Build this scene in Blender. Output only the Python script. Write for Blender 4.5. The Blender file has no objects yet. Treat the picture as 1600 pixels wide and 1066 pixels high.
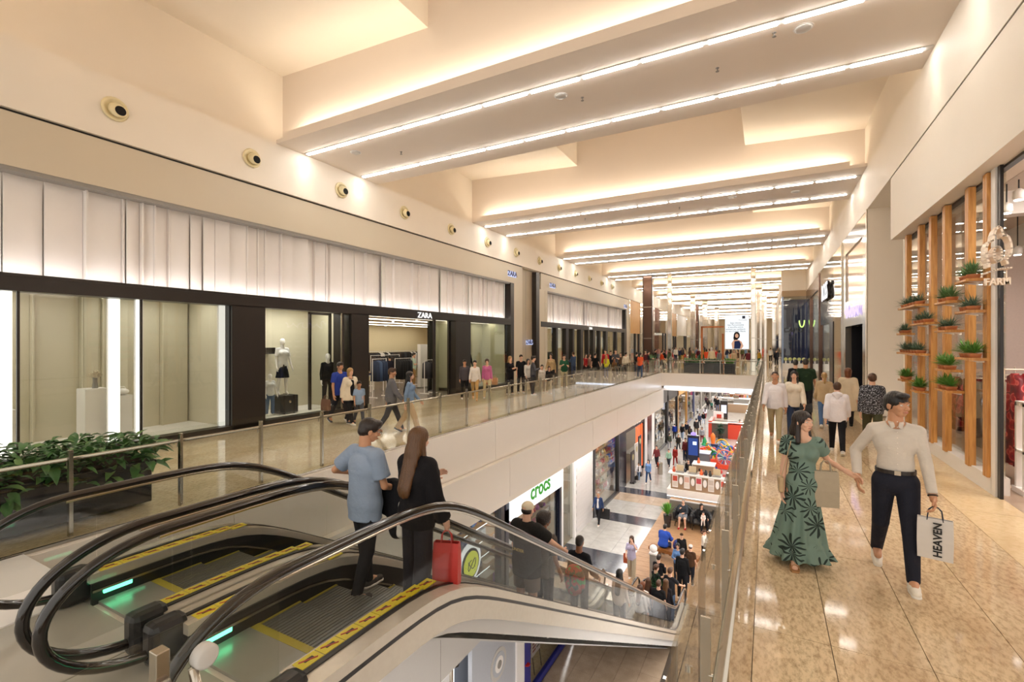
import bpy, math, random
import numpy as np
from mathutils import Vector, Matrix
random.seed(7); RNG = np.random.RandomState(5)
S = bpy.context.scene; COL = S.collection
# ---------------------------------------------------------------- camera
cd = bpy.data.cameras.new('camera'); cam = bpy.data.objects.new('camera', cd); COL.objects.link(cam); S.camera = cam
cd.sensor_width = 36; cd.lens = 36 * 740 / 1600; cd.shift_y = 0.00125; cd.clip_end = 400; cd.clip_start = .05
cam.location = (0, 0, 2.3); cam.rotation_euler = (math.radians(90), 0, math.radians(28.39))
CS, CC = .4755, .8797
# ---------------------------------------------------------------- world and exposure
W = bpy.data.worlds.new('world'); S.world = W; W.use_nodes = True
W.node_tree.nodes['Background'].inputs[0].default_value = (1.0, .93, .84, 1)
W.node_tree.nodes['Background'].inputs[1].default_value = 1.3
S.view_settings.view_transform = 'Standard'; S.view_settings.look = 'None'
S.view_settings.gamma = 1; S.view_settings.use_curve_mapping = False
S.view_settings.exposure = 0.12
S.cycles.max_bounces = 10; S.cycles.diffuse_bounces = 5; S.cycles.glossy_bounces = 4
S.cycles.transparent_max_bounces = 24; S.cycles.caustics_reflective = False; S.cycles.caustics_refractive = False
S.cycles.sample_clamp_indirect = 6; S.cycles.use_denoising = True
STRIP, COVE, FLUTE, WASH = 30, 26, 14, 13
# ---------------------------------------------------------------- materials
def rgb(h):
    h = h.lstrip('#'); v = [int(h[i:i+2], 16) / 255 for i in (0, 2, 4)]
    return tuple(x / 12.92 if x <= .04045 else ((x + .055) / 1.055) ** 2.4 for x in v) + (1,)
MATS = {}
def mat(name, col, rough=.5, metal=0, var=.06, scale=20, bump=.0, bscale=80, spec=.5, coat=0):
    if name in MATS: return MATS[name]
    m = bpy.data.materials.new(name); m.use_nodes = True; nt = m.node_tree; N = nt.nodes; L = nt.links
    p = N['Principled BSDF']; c = rgb(col) if isinstance(col, str) else col
    p.inputs['Roughness'].default_value = rough; p.inputs['Metallic'].default_value = metal
    p.inputs['Specular IOR Level'].default_value = spec; p.inputs['Coat Weight'].default_value = coat
    tc = N.new('ShaderNodeTexCoord'); nz = N.new('ShaderNodeTexNoise'); nz.inputs['Scale'].default_value = scale
    L.new(tc.outputs['Object'], nz.inputs['Vector'])
    mx = N.new('ShaderNodeMix'); mx.data_type = 'RGBA'
    mx.inputs['A'].default_value = tuple(min(1, x * (1 - var)) for x in c[:3]) + (1,)
    mx.inputs['B'].default_value = tuple(min(1, x * (1 + var)) for x in c[:3]) + (1,)
    L.new(nz.outputs['Fac'], mx.inputs['Factor']); L.new(mx.outputs['Result'], p.inputs['Base Color'])
    if bump:
        n2 = N.new('ShaderNodeTexNoise'); n2.inputs['Scale'].default_value = bscale; L.new(tc.outputs['Object'], n2.inputs['Vector'])
        b = N.new('ShaderNodeBump'); b.inputs['Strength'].default_value = bump; b.inputs['Distance'].default_value = .02
        L.new(n2.outputs['Fac'], b.inputs['Height']); L.new(b.outputs['Normal'], p.inputs['Normal'])
    MATS[name] = m; return m
def emat(name, col, s):
    if name in MATS: return MATS[name]
    m = bpy.data.materials.new(name); m.use_nodes = True; nt = m.node_tree; nt.nodes.clear()
    e = nt.nodes.new('ShaderNodeEmission'); o = nt.nodes.new('ShaderNodeOutputMaterial')
    e.inputs[0].default_value = rgb(col) if isinstance(col, str) else col; e.inputs[1].default_value = s
    nt.links.new(e.outputs[0], o.inputs[0]); MATS[name] = m; return m
def glass(name, tint, ior=1.45, rough=.0, refl=1.0):
    m = bpy.data.materials.new(name); m.use_nodes = True; nt = m.node_tree; N = nt.nodes; L = nt.links; N.clear()
    t = N.new('ShaderNodeBsdfTransparent'); t.inputs[0].default_value = tint
    g = N.new('ShaderNodeBsdfGlossy'); g.inputs['Roughness'].default_value = rough
    q = N.new('ShaderNodeNewGeometry'); dt = N.new('ShaderNodeVectorMath'); dt.operation = 'DOT_PRODUCT'; L.new(q.outputs['Normal'], dt.inputs[0]); L.new(q.outputs['Incoming'], dt.inputs[1])
    def mt(op, a, b=0.0):
        n = N.new('ShaderNodeMath'); n.operation = op; n.use_clamp = True
        for i, w in enumerate((a, b)):
            if isinstance(w, (int, float)): n.inputs[i].default_value = w
            else: L.new(w, n.inputs[i])
        return n
    ab = mt('ABSOLUTE', dt.outputs['Value']); r0 = ((ior - 1) / (ior + 1)) ** 2   # Schlick, the same from both faces of the pane
    k = mt('MULTIPLY', mt('MULTIPLY_ADD', mt('POWER', mt('SUBTRACT', 1.0, ab.outputs[0]).outputs[0], 5.0).outputs[0], 1 - r0).outputs[0], refl * .6)
    k.inputs[0].links[0].from_node.inputs[2].default_value = r0
    x = N.new('ShaderNodeMixShader'); o = N.new('ShaderNodeOutputMaterial')
    L.new(k.outputs[0], x.inputs[0]); L.new(t.outputs[0], x.inputs[1]); L.new(g.outputs[0], x.inputs[2]); L.new(x.outputs[0], o.inputs[0])
    return m
def granite(name, a, b, c, rough=.1, sc=1.0, stretch=1.0, coat=0):
    m = bpy.data.materials.new(name); m.use_nodes = True; nt = m.node_tree; N = nt.nodes; L = nt.links
    p = N['Principled BSDF']; p.inputs['Roughness'].default_value = rough; p.inputs['Coat Weight'].default_value = coat
    g = N.new('ShaderNodeNewGeometry'); mp = N.new('ShaderNodeMapping'); mp.inputs['Rotation'].default_value = (0, 0, .6); mp.inputs['Scale'].default_value = (1, stretch, 1)
    L.new(g.outputs['Position'], mp.inputs['Vector'])
    n1 = N.new('ShaderNodeTexNoise'); n1.inputs['Scale'].default_value = 1.6 * sc; n1.inputs['Detail'].default_value = 6
    n2 = N.new('ShaderNodeTexNoise'); n2.inputs['Scale'].default_value = 26 * sc; n2.inputs['Detail'].default_value = 5; n2.inputs['Roughness'].default_value = .7
    for n in (n1, n2): L.new(mp.outputs[0], n.inputs['Vector'])
    r1 = N.new('ShaderNodeValToRGB'); r1.color_ramp.elements[0].color = rgb(a); r1.color_ramp.elements[1].color = rgb(b)
    r1.color_ramp.elements[0].position = .35; r1.color_ramp.elements[1].position = .65
    r2 = N.new('ShaderNodeValToRGB'); r2.color_ramp.elements[0].position = .3; r2.color_ramp.elements[1].position = .56; r2.color_ramp.elements[0].color = (.8, .8, .8, 1)
    r2.color_ramp.elements[1].color = (0, 0, 0, 1)
    L.new(n1.outputs['Fac'], r1.inputs[0]); L.new(n2.outputs['Fac'], r2.inputs[0])
    mx = N.new('ShaderNodeMix'); mx.data_type = 'RGBA'; mx.inputs['B'].default_value = rgb(c)
    L.new(r2.outputs[0], mx.inputs['Factor']); L.new(r1.outputs[0], mx.inputs['A']); L.new(mx.outputs['Result'], p.inputs['Base Color'])
    MATS[name] = m; return m
def wood(name, a, b, sc=3, vert=True, rough=.45):
    m = bpy.data.materials.new(name); m.use_nodes = True; nt = m.node_tree; N = nt.nodes; L = nt.links
    p = N['Principled BSDF']; p.inputs['Roughness'].default_value = rough
    g = N.new('ShaderNodeNewGeometry'); mp = N.new('ShaderNodeMapping')
    mp.inputs['Scale'].default_value = (9, 9, .8) if vert else (1.2, 9, 9)
    L.new(g.outputs['Position'], mp.inputs['Vector'])
    n = N.new('ShaderNodeTexNoise'); n.inputs['Scale'].default_value = sc; n.inputs['Detail'].default_value = 6; n.inputs['Distortion'].default_value = .6
    L.new(mp.outputs[0], n.inputs['Vector'])
    r = N.new('ShaderNodeValToRGB'); r.color_ramp.elements[0].color = rgb(a); r.color_ramp.elements[1].color = rgb(b)
    r.color_ramp.elements[0].position = .35; r.color_ramp.elements[1].position = .65
    L.new(n.outputs['Fac'], r.inputs[0]); L.new(r.outputs[0], p.inputs['Base Color']); MATS[name] = m; return m
PAINT = mat('plaster_cream', '#efe6d9', .6, var=.015, scale=2)
PAINTW = mat('plaster_soffit', '#e8ddd2', .55, var=.015, scale=2)
FASCIA = mat('fascia_white', '#ece4d9', .28, var=.01, scale=2)
BEIGE = mat('panel_beige', '#cdc1ac', .4, var=.015, scale=2)
TAUPE = mat('panel_taupe', '#b3a48c', .4, var=.03, scale=2)
BLACK = mat('black_metal', '#211b18', .35, var=.05)
DARK = mat('dark_grey', '#2b2a2b', .3, var=.05)
GREY = mat('mid_grey', '#8f8b86', .4, var=.05)
LGREY = mat('light_grey', '#c4c1bd', .35, var=.02)
WHITE = mat('white_paint', '#f2efec', .45, var=.02)
STEEL = mat('brushed_steel', '#b9b1a4', .22, 1, var=.04)
CHROME = mat('mirror_cladding', '#d8cfc4', .06, 1, var=.03, scale=2)
BRONZE = mat('bronze_cladding', '#6b5348', .18, .8, var=.1, scale=2)
RUBBER = mat('black_rubber', '#17110f', .12, var=.05, coat=.6)
YELLOW = mat('yellow_sticker', '#e2cf2a', .4)
BLUE = mat('navy_frame', '#2b2f86', .35)
GR_R = granite('granite_right', '#cdb391', '#e2cda9', '#8f7355', .07, 1.0, .45)
GR_L = granite('granite_left', '#c9b896', '#dccdae', '#a08d6c', .08, 1.1, .5)
CREAMST = granite('cream_stone', '#dcc298', '#e8d3ab', '#cbb085', .2, .5)
GR_LOW = granite('granite_pale', '#a5a29c', '#b3b0aa', '#918e87', .18, 2)
GR_TAN = granite('granite_tan', '#a8937c', '#baa58d', '#8b7763', .18, 2)
GR_BLK = granite('granite_black', '#33343b', '#3d3e46', '#24252b', .15, 2)
TILEG = mat('grey_tile', '#aca79c', .2, var=.03, scale=3)
TIMBER = wood('timber', '#b57b3e', '#d39c58')
TIMBERD = wood('timber_dark', '#7d4c22', '#96602d', vert=False)
DECK = wood('deck_board', '#9a7552', '#b58f68', vert=False)
GL = glass('clear_glass', (.975, .985, .972, 1), 1.45, refl=1.75)
GLT = glass('tinted_balustrade_glass', (.915, .92, .91, 1), 1.4)
GLS = glass('shop_glass', (.93, .94, .90, 1), 1.5, refl=1.6)
E_STRIP = emat('strip_diffuser', (1, .945, .87, 1), STRIP)
E_COVE = emat('cove_tube', (1, .88, .70, 1), COVE)
E_FLUTE = emat('facade_uplight', (1, .93, .90, 1), FLUTE)
E_WHITE = emat('lit_white', (1, .97, .95, 1), 1.6)
E_COL = emat('light_column', (1, .96, .93, 1), 1.7)
E_LOW = emat('lower_ceiling_panel', (1, .95, .92, 1), WASH)
E_COOL = emat('cool_light', (.80, .86, 1, 1), 3)
E_GREEN = emat('green_lamp', (.10, 1, .45, 1), 6)
E_SPOT = emat('spot_lens', (1, .95, .88, 1), 14)
# ---------------------------------------------------------------- mesh helpers
class MB:
    def __init__(s): s.v = []; s.f = []
    def quad(s, *p): n = len(s.v); s.v += [tuple(q) for q in p]; s.f.append(tuple(range(n, n + len(p)))); return s
    def hexa(s, P):   # 8 corners: bottom 4 ccw, top 4 ccw
        n = len(s.v); s.v += [tuple(q) for q in P]
        s.f += [tuple(n + i for i in t) for t in ((3, 2, 1, 0), (4, 5, 6, 7), (0, 1, 5, 4), (1, 2, 6, 5), (2, 3, 7, 6), (3, 0, 4, 7))]; return s
    def box(s, x0, x1, y0, y1, z0, z1):
        return s.hexa([(x0, y0, z0), (x1, y0, z0), (x1, y1, z0), (x0, y1, z0), (x0, y0, z1), (x1, y0, z1), (x1, y1, z1), (x0, y1, z1)])
    def prism(s, poly, axis, a0, a1):   # poly 2D in the other two axes
        def pt(q, a): return {'x': (a, q[0], q[1]), 'y': (q[0], a, q[1]), 'z': (q[0], q[1], a)}[axis]
        n = len(s.v); m = len(poly); s.v += [pt(q, a0) for q in poly] + [pt(q, a1) for q in poly]
        s.f += [tuple(range(n, n + m)), tuple(range(n + 2 * m - 1, n + m - 1, -1))]
        s.f += [(n + i, n + (i + 1) % m, n + m + (i + 1) % m, n + m + i) for i in range(m)]; return s
    def tube(s, pts, r, seg=8, cap=True):
        pts = [Vector(p) for p in pts]; n0 = len(s.v); k = len(pts); rs = r if isinstance(r, (list, tuple)) else [r] * k
        up = Vector((0, 0, 1)); prev = None
        for i, p in enumerate(pts):
            d = (pts[min(i + 1, k - 1)] - pts[max(i - 1, 0)]).normalized()
            if prev is None:
                a = d.cross(up); a = d.cross(Vector((1, 0, 0))) if a.length < .01 else a; a.normalize()
            else: a = (prev - d * prev.dot(d)).normalized()
            prev = a; b = d.cross(a)
            for j in range(seg):
                t = 2 * math.pi * j / seg; s.v.append(tuple(p + (a * math.cos(t) + b * math.sin(t)) * rs[i]))
        for i in range(k - 1):
            for j in range(seg):
                q = (j + 1) % seg; s.f.append((n0 + i * seg + j, n0 + i * seg + q, n0 + (i + 1) * seg + q, n0 + (i + 1) * seg + j))
        if cap: s.f += [tuple(n0 + j for j in range(seg))[::-1], tuple(n0 + (k - 1) * seg + j for j in range(seg))]
        return s
    def lathe(s, c, prof, seg=16, sx=1, sy=1):
        n0 = len(s.v)
        for r, z in prof:
            for j in range(seg):
                t = 2 * math.pi * j / seg; s.v.append((c[0] + r * sx * math.cos(t), c[1] + r * sy * math.sin(t), c[2] + z))
        for i in range(len(prof) - 1):
            for j in range(seg):
                q = (j + 1) % seg; s.f.append((n0 + i * seg + j, n0 + i * seg + q, n0 + (i + 1) * seg + q, n0 + (i + 1) * seg + j))
        s.f += [tuple(n0 + j for j in range(seg))[::-1], tuple(n0 + (len(prof) - 1) * seg + j for j in range(seg))]; return s
    def sphere(s, c, r, seg=10, rings=6, sz=1):
        pr = [(max(r * math.sin(math.pi * i / rings), r * .02), -r * sz * math.cos(math.pi * i / rings)) for i in range(rings + 1)]
        return s.lathe(c, pr, seg)
    def blade(s, a, b, w, droop=0, n=3):   # a leaf from a to b, folded on its midrib
        a = Vector(a); b = Vector(b); d = b - a; sd = d.cross(Vector((0, 0, 1)));
        if sd.length < 1e-4: sd = Vector((1, 0, 0))
        sd.normalize(); n0 = len(s.v); wd = [.25, .9, 1, .6, .05] if n > 3 else [.3, 1, .7, .05]
        k = len(wd)
        for i in range(k):
            t = i / (k - 1); p = a + d * t + Vector((0, 0, -droop * t * t)); u = Vector((0, 0, w * .25 * wd[i]))
            s.v += [tuple(p + sd * w * wd[i] * .5 + u), tuple(p), tuple(p - sd * w * wd[i] * .5 + u)]
        for i in range(k - 1):
            q = n0 + 3 * i; s.f += [(q, q + 1, q + 4, q + 3), (q + 1, q + 2, q + 5, q + 4)]
        return s
    def build(s, name, m, parent=None, smooth=False, local=False, bevel=0):
        me = bpy.data.meshes.new(name)
        v = s.v
        if parent is not None and not local:
            L = wloc(parent); v = [(a - L[0], b - L[1], c - L[2]) for a, b, c in v]
        me.from_pydata([tuple(map(float, q)) for q in v], [], s.f); me.materials.append(m)
        if smooth: me.shade_smooth()
        return link(name, me, parent, bevel)
WL = {}
def wloc(o): return WL.get(o.name, (0, 0, 0))
def link(name, me, parent=None, bevel=0):
    o = bpy.data.objects.new(name, me); COL.objects.link(o)
    if parent is not None: o.parent = parent; WL[o.name] = wloc(parent)
    if bevel:
        b = o.modifiers.new('bevel', 'BEVEL'); b.width = bevel; b.segments = 2; b.limit_method = 'ANGLE'
    return o
LABELS = {}
def tag(o, label, cat, group=None, kind=None):
    if label: o['label'] = label
    if cat: o['category'] = cat
    if group: o['group'] = group
    if kind: o['kind'] = kind
    if label and not 4 <= len(label.split()) <= 16: print('LEN', len(label.split()), label)
    if label in LABELS and not group: print('DUPLABEL', label)
    LABELS[label] = 1; return o
def thing(name, loc, label, cat, group=None, kind=None, rz=0):
    o = bpy.data.objects.new(name, None); COL.objects.link(o); o.location = loc; o.rotation_euler = (0, 0, rz); o.empty_display_size = .2
    WL[o.name] = tuple(loc); tag(o, label, cat, group, kind); return o
def struct(name, mb, m, label=None):
    o = mb.build(name, m); o['kind'] = 'structure'
    if label: o['label'] = label; o['category'] = name.split('_')[0].split('.')[0]
    return o
def bx(name, m, parent, *c, bevel=0): return MB().box(*c).build(name, m, parent, bevel=bevel)
def dupe(o, parent, loc=None, name=None):
    c = o.copy(); COL.objects.link(c); c.parent = parent
    if loc is not None: c.location = loc
    WL[c.name] = wloc(parent) if parent else tuple(c.location); return c
AX = {'+x': ((0, 1, 0), (0, 0, 1), (1, 0, 0)), '-x': ((0, -1, 0), (0, 0, 1), (-1, 0, 0)), '-y': ((1, 0, 0), (0, 0, 1), (0, -1, 0))}
def text(name, body, loc, size, face, m, parent=None, ext=.01, sx=1.0, bold=0, roll=0):
    cu = bpy.data.curves.new(name, 'FONT'); cu.body = body; cu.size = size; cu.extrude = ext; cu.align_x = 'CENTER'; cu.align_y = 'CENTER'; cu.offset = bold
    cu.resolution_u = 3; cu.materials.append(m)
    o = bpy.data.objects.new(name, cu); COL.objects.link(o)
    x, y, z = AX[face] if isinstance(face, str) else face
    M3 = Matrix((x, y, z)).transposed()
    if roll: M3 = M3 @ Matrix.Rotation(roll, 3, 'Z')
    L = wloc(parent) if parent else (0, 0, 0)
    o.matrix_world = Matrix.Translation(Vector(loc) - Vector(L)) @ (M3 @ Matrix.Diagonal((sx, 1, 1))).to_4x4()
    if parent: 
        mw = o.matrix_world.copy(); o.parent = parent; o.matrix_basis = mw; WL[o.name] = L
    TXT.append(o); return o
TXT = []
def text_to_mesh():
    bpy.context.view_layer.update(); dg = bpy.context.evaluated_depsgraph_get()
    for o in TXT:
        me = bpy.data.meshes.new_from_object(o.evaluated_get(dg)); n = o.name; p = o.parent; mb = o.matrix_basis.copy(); o.name = 'old'; bpy.data.objects.remove(o)
        q = bpy.data.objects.new(n, me); COL.objects.link(q); q.parent = p; q.matrix_basis = mb
def scr(u, v, z=None, X=None, Y=None):   # a photograph pixel to the point of the place it shows, on a plane
    a = (u - 800) / 740; b = (535 - v) / 740; r = (-CS + a * CC, CC + a * CS, b)
    t = (z - 2.3) / r[2] if z is not None else (X / r[0] if X is not None else Y / r[1])
    return (r[0] * t, r[1] * t, 2.3 + r[2] * t, t)
# ================================================================ SETTING
LOW = -7.0; YE = 150
def tiles(parent, xs, ys, z, m, th=.02, gap=.004, name='tile'):
    cache = {}
    for i in range(len(xs) - 1):
        for j in range(len(ys) - 1):
            w = round(xs[i + 1] - xs[i], 3); l = round(ys[j + 1] - ys[j], 3)
            if (w, l) not in cache:
                me = MB().box(gap / 2, w - gap / 2, gap / 2, l - gap / 2, 0, th).build(name, m, parent, local=True, bevel=0); cache[(w, l)] = me
                me.location = (xs[i], ys[j], z - th)
            else: dupe(cache[(w, l)], parent, (xs[i], ys[j], z - th))
def rng(a, b, st):
    n = max(1, int(round((b - a) / st))); return [a + (b - a) * i / n for i in range(n + 1)]
grout = mat('grout', '#8c7a62', .6)
# right walkway: slab with granite tiles and a cream border
fr = struct('floor', MB().box(-.33, 3.35, -6, 46, -1.2, -.02).box(3.35, 7.5, 3, 9.55, -.2, -.02), grout, 'polished beige granite walkway along the right side')
tiles(fr, [-.33, -.1, .42, 1.02, 1.62, 2.3], rng(-3, 39, 1.8), 0, GR_R, gap=.006)
tiles(fr, [2.3, 3.03], rng(-3, 39, 2.4), 0, CREAMST, gap=.005)
bx('floor_finish', GR_R, fr, -.33, 3.35, 39, 46, -.02, 0)
bx('shop_floor', mat('shop_floor', '#b09a86', .35), fr, 3.03, 7.5, 3, 15.4, -.02, 0)
# left walkway
fl = struct('floor_left', MB().box(-12.1, -7.15, -4, 150, -1.2, -.02), grout, 'polished granite walkway in front of the dark shop fronts on the left')
tiles(fl, rng(-12.1, -7.17, 1.23), rng(-1.2, 37.2, 1.28), 0, GR_L, gap=.004)
bx('floor_finish', GR_L, fl, -12.1, -7.15, 37.2, 150, -.02, 0)
bx('floor_finish', GR_L, fl, -12.1, -7.15, -4, -1.2, -.02, 0)
# bridge and hall beyond the void
fb = struct('floor_bridge', MB().box(-7.15, -.33, 37, 150, -1.0, -.02).box(-.33, 3.35, 46, 150, -1, -.02), FASCIA, 'floor of the far bridge and the hall beyond it')
tiles(fb, rng(-7.15, -.33, 1.7), rng(37, 47.2, 1.7), 0, GR_L)
bx('floor_finish', GR_L, fb, -7.15, -.33, 47.2, 150, -.02, 0); bx('floor_finish', GR_R, fb, -.33, 3.35, 46, 150, -.02, 0)
for i in range(4): bx('fascia_panel', FASCIA, fb, -7.1 + 1.7 * i, -7.1 + 1.7 * (i + 1) - .012, 36.96, 37.0, -.98, -.03)
bx('light_cove', E_COOL, fb, -6.9, -.5, 36.9, 37.3, -1.14, -1.02)
# left void edge: fascia, ledge, lower bulkhead
tf = struct('trim_1', MB().box(-7.16, -7.12, -4, 37, -.02, .015), STEEL, 'thin steel edge strip along the left void')
wf = struct('wall_fascia', MB().box(-7.15, -7.10, -4, 37, -1.25, -.02), FASCIA, 'smooth white fascia of the left walkway above the lower shops')
wb = struct('wall_bulkhead', MB().box(-8.6, -6.95, -4, 37, -2.42, -1.22), FASCIA, 'projecting white bulkhead above the lower shop fronts')
for k in range(11):
    y = -3.5 + 3.9 * k
    if y + 3.89 < 37.6:
        bx('fascia_panel', FASCIA, wf, -7.10, -7.085, y, min(37, y + 3.885), -1.2, -.04)
        bx('bulkhead_panel', FASCIA, wb, -6.95, -6.93, y + .6, min(37, y + 4.485), -2.41, -1.215)
# landing slab in the foreground (grey tiles) round the escalator heads
la = struct('floor_landing', MB().box(-7.1, -2.2, -6, 2.0, -.9, -.02), FASCIA, 'grey tiled escalator landing at the lower left')
tiles(la, [-5.42, -4.2, -3.0, -2.2], rng(-4, 1.9, 1.0), 0, TILEG, gap=.01)
bx('cover_plate', WHITE, la, -7.1, -5.44, -4, 2.0, -.02, .002)
for x in (-6.6, -4.6): bx('ceiling_panel_light', E_LOW, la, x, x + 1.3, -3, 1.4, -.94, -.905)  # unseen fill panels added under the landing to brighten the floor below
# lower floor
lo = struct('floor_lower', MB().box(-12, 8, -2, 120, LOW - .5, LOW - .02), grout, 'pale stone floor of the level below')
for i, (y0, y1, m, st) in enumerate([(8, 15.4, GR_TAN, .8), (15.4, 16.6, GR_BLK, 1.3), (16.6, 18.7, GR_TAN, .8), (18.7, 20.5, GR_BLK, 1.4), (20.5, 24.2, GR_LOW, 1.2), (24.2, 25.4, GR_BLK, 1.4), (25.4, 27.6, GR_LOW, 1.2), (27.6, 29.1, GR_TAN, .8), (29.1, 30.2, GR_BLK, 1.4)]):
    if i == 0: continue
    tiles(lo, rng(-8.2, -5.1, st), rng(y0, y1, st), LOW, m, gap=.006)
tiles(lo, rng(-5.45, -2.6, .6), rng(9, 16.4, .75), LOW, GR_TAN, gap=.008)
bx('border', GR_BLK, lo, -2.6, -1.0, 9, 15.4, LOW - .02, LOW)
bx('border', GR_BLK, lo, -5.45, -1.0, 16.4, 17.6, LOW - .02, LOW)
bx('floor_finish', GR_LOW, lo, -8.2, 6, 30.2, 110, LOW - .02, LOW)
bx('floor_finish', GR_LOW, lo, -1, 6, 2, 30.2, LOW - .02, LOW)
for i in range(28):   # deck boards of the seating island
    y = 17.7 + i * .42; bx('board', DECK, lo, -5.1, 2.5, y, y + .41, LOW - .02, LOW + .05)
# lower right side (mostly unseen), lower ceiling slabs with their lights
struct('wall_lower_right', MB().box(3.3, 3.6, -2, 110, LOW, -1.2), LGREY)
cl = struct('ceiling_lower', MB().box(-12, -6.97, -4, 37, -2.6, -2.43).box(-12, 3.6, 37.3, 110, -1.35, -1.2), PAINT)
for y in range(3, 36, 3): bx('ceiling_panel_light', E_LOW, cl, -7.95, -7.15, y, y + 2.2, -2.63, -2.605)
for y in range(40, 100, 6):
    for x in (-6.8, -3, .8): bx('ceiling_panel_light', E_LOW, cl, x, x + 1.6, y, y + 2.5, -1.39, -1.355)
for y in range(-1, 37, 4): bx('ceiling_panel_light', E_LOW, fr, .3, 2.4, y, y + 2.4, -1.24, -1.205)
struct('wall_lower_end', MB().box(-12, 3.6, 109, 109.3, LOW, -1.2), LGREY)
# left wall above the shops
XL = -12.07
wl = struct('wall_left', MB().box(-12.6, XL, -4, YE, 6.62, 7.86).box(-12.6, XL - .05, -4, YE, 6.5, 6.62), PAINT, 'cream wall strip with round nozzles above the left shop fronts')
bx('ledge', PAINT, wl, XL - .2, XL + .05, -4, YE, 6.53, 6.61)
# right wall above shops: fascia over the plant-screen shop, soffit, recess
wr = struct('wall_right', MB().box(2.75, 3.4, -4, YE, 6.5, 9.4), PAINT, 'cream wall above the shops on the right')
wr2 = struct('wall_right_fascia', MB().box(2.75, 3.4, -4, 15.2, 4.9, 6.46), PAINT, 'deep cream bulkhead over the timber screen shop front')
struct('trim_2', MB().box(2.77, 3.3, -4, 15.2, 6.455, 6.505), BLACK)
wp = struct('wall_right_pier', MB().box(2.75, 9, 18.45, 18.75, 0, 6.5).box(3.4, 9, 15.2, 18.5, 6.42, 6.5), PAINT, 'plain cream pier between the plant screen and the glossy shop front')
struct('wall_recess', MB().box(6, 6.2, 15.31, 18.44, 0, 6.4).box(3.05, 6, 15.31, 15.45, 0, 6.4), PAINT)
bx('corner_trim', STEEL, wp, 2.735, 2.76, 18.44, 18.5, 0, 6.5)
# ---------------------------------------------------------------- ceiling: deep coffers between dropped beams
ce = struct('ceiling', MB().box(-12.6, 3.4, -10, YE, 12.2, 12.4), PAINT, 'coffered cream ceiling with dropped beams and cove light')
NB = 13
def fold(mb, y, s):   # wall face of a coffer
    pass
for n in range(-1, NB):
    y = 8.5 + 9.95 * n; y1 = y + 3.9; zb = 7.85
    b = MB()
    b.box(XL, 2.75, y, y1, zb, zb + .10)                     # soffit plate
    b.box(XL + .45, 2.3, y, y + .05, zb + .10, zb + .24)      # front lip hiding the cove tube
    b.box(XL + .45, 2.3, y1 - .05, y1, zb + .10, zb + .24)
    b.box(XL - .3, 3.0, y + .38, y1 - .38, zb + .10, 12.2)     # upstand faces
    bo = b.build('beam', PAINTW, ce)
    # ceiling of the coffer: lower bays left and right of an open well
    g = MB(); ya = y + 3.55; yb = y + 9.95 + .38
    g.prism([(XL - .4, 9.98), (-7.05, 9.72), (-7.05, 12.3), (XL - .4, 12.3)], 'y', ya, yb)
    g.prism([(-.72, 9.34), (3.2, 9.16), (3.2, 12.3), (-.72, 12.3)], 'y', ya, yb)
    g.build('coffer_bay', PAINT, ce)
    # set-back side walls of the coffer
    MB().box(XL - .6, XL - .25, ya, yb, 7.86, 10.2).build('coffer_side', PAINT, ce)
    if n >= 0 or n == -1:
        for (x0, x1) in ((XL + .5, 2.2),):
            MB().box(x0, x1, y + .10, y + .17, zb + .12, zb + .19).build('cove_tube', E_COVE, ce)
            if n < 6: MB().box(x0, x1, y1 - .17, y1 - .10, zb + .12, zb + .19).build('cove_tube', E_COVE, ce)
ORD = ['nearest', 'second', 'third', 'fourth', 'fifth', 'sixth', 'seventh', 'eighth', 'ninth', 'tenth', 'eleventh', 'twelfth', 'thirteenth']
dif = None
for n in range(NB):
    for r, (dy, w) in enumerate(((.91, 'front'), (3.07, 'rear'))):
        y = 8.5 + 9.95 * n + dy
        t = thing('strip_light', (XL + .1, y, 7.84), f'{w} row of white light strips under the {ORD[n]} ceiling beam', 'light')
        bx('housing', LGREY, t, XL + .1, 2.72, y - .075, y + .075, 7.835, 7.85)
        for i in range(12):
            x = XL + .16 + i * 1.216
            if dif is None:
                dif = MB().prism([(-.055, .012), (-.04, -.018), (.04, -.018), (.055, .012)], 'x', 0, 1.11).build('diffuser', E_STRIP, t, local=True); dif.location = (x - (XL + .1), 0, -.01)
            else: dupe(dif, t, (x - (XL + .1), 0, -.01))
# air nozzles on the left wall
for k in range(13):
    y = 4.78 + 3.0 * k; z = 7.19
    t = thing('air_nozzle', (XL, y, z), f'cream round air nozzle with dark throat, {ORD[k]} along the left wall', 'air nozzle', 'air nozzles on the left wall')
    t.scale = (1.25, 1.25, 1.25); c = []
    for (r, d) in ((.19, .0), (.20, .02), (.185, .035), (.15, .03), (.13, .01)): c.append((r, d))
    m = MB(); m.lathe((0, 0, 0), c, 20); m.v = [(p[2], p[0], p[1]) for p in m.v]; m.build('flange', mat('nozzle_cream', '#e4d7ae', .35), t, True, local=True)
    m = MB(); m.lathe((0, 0, 0), [(.075, 0), (.12, .04), (.115, .10), (.085, .13), (.08, .13)], 18); m.v = [(p[2], p[0] + .25 * p[2], p[1] - .3 * p[2]) for p in m.v]; m.build('nozzle_ball', mat('nozzle_cream', '#e4d7ae', .35), t, True, local=True)
    m = MB(); m.lathe((0, 0, 0), [(.078, .12), (.078, .135)], 18); m.v = [(p[2], p[0] + .25 * p[2], p[1] - .3 * p[2]) for p in m.v]; m.build('throat', mat('throat_black', '#060505', .9), t, local=True)
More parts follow.
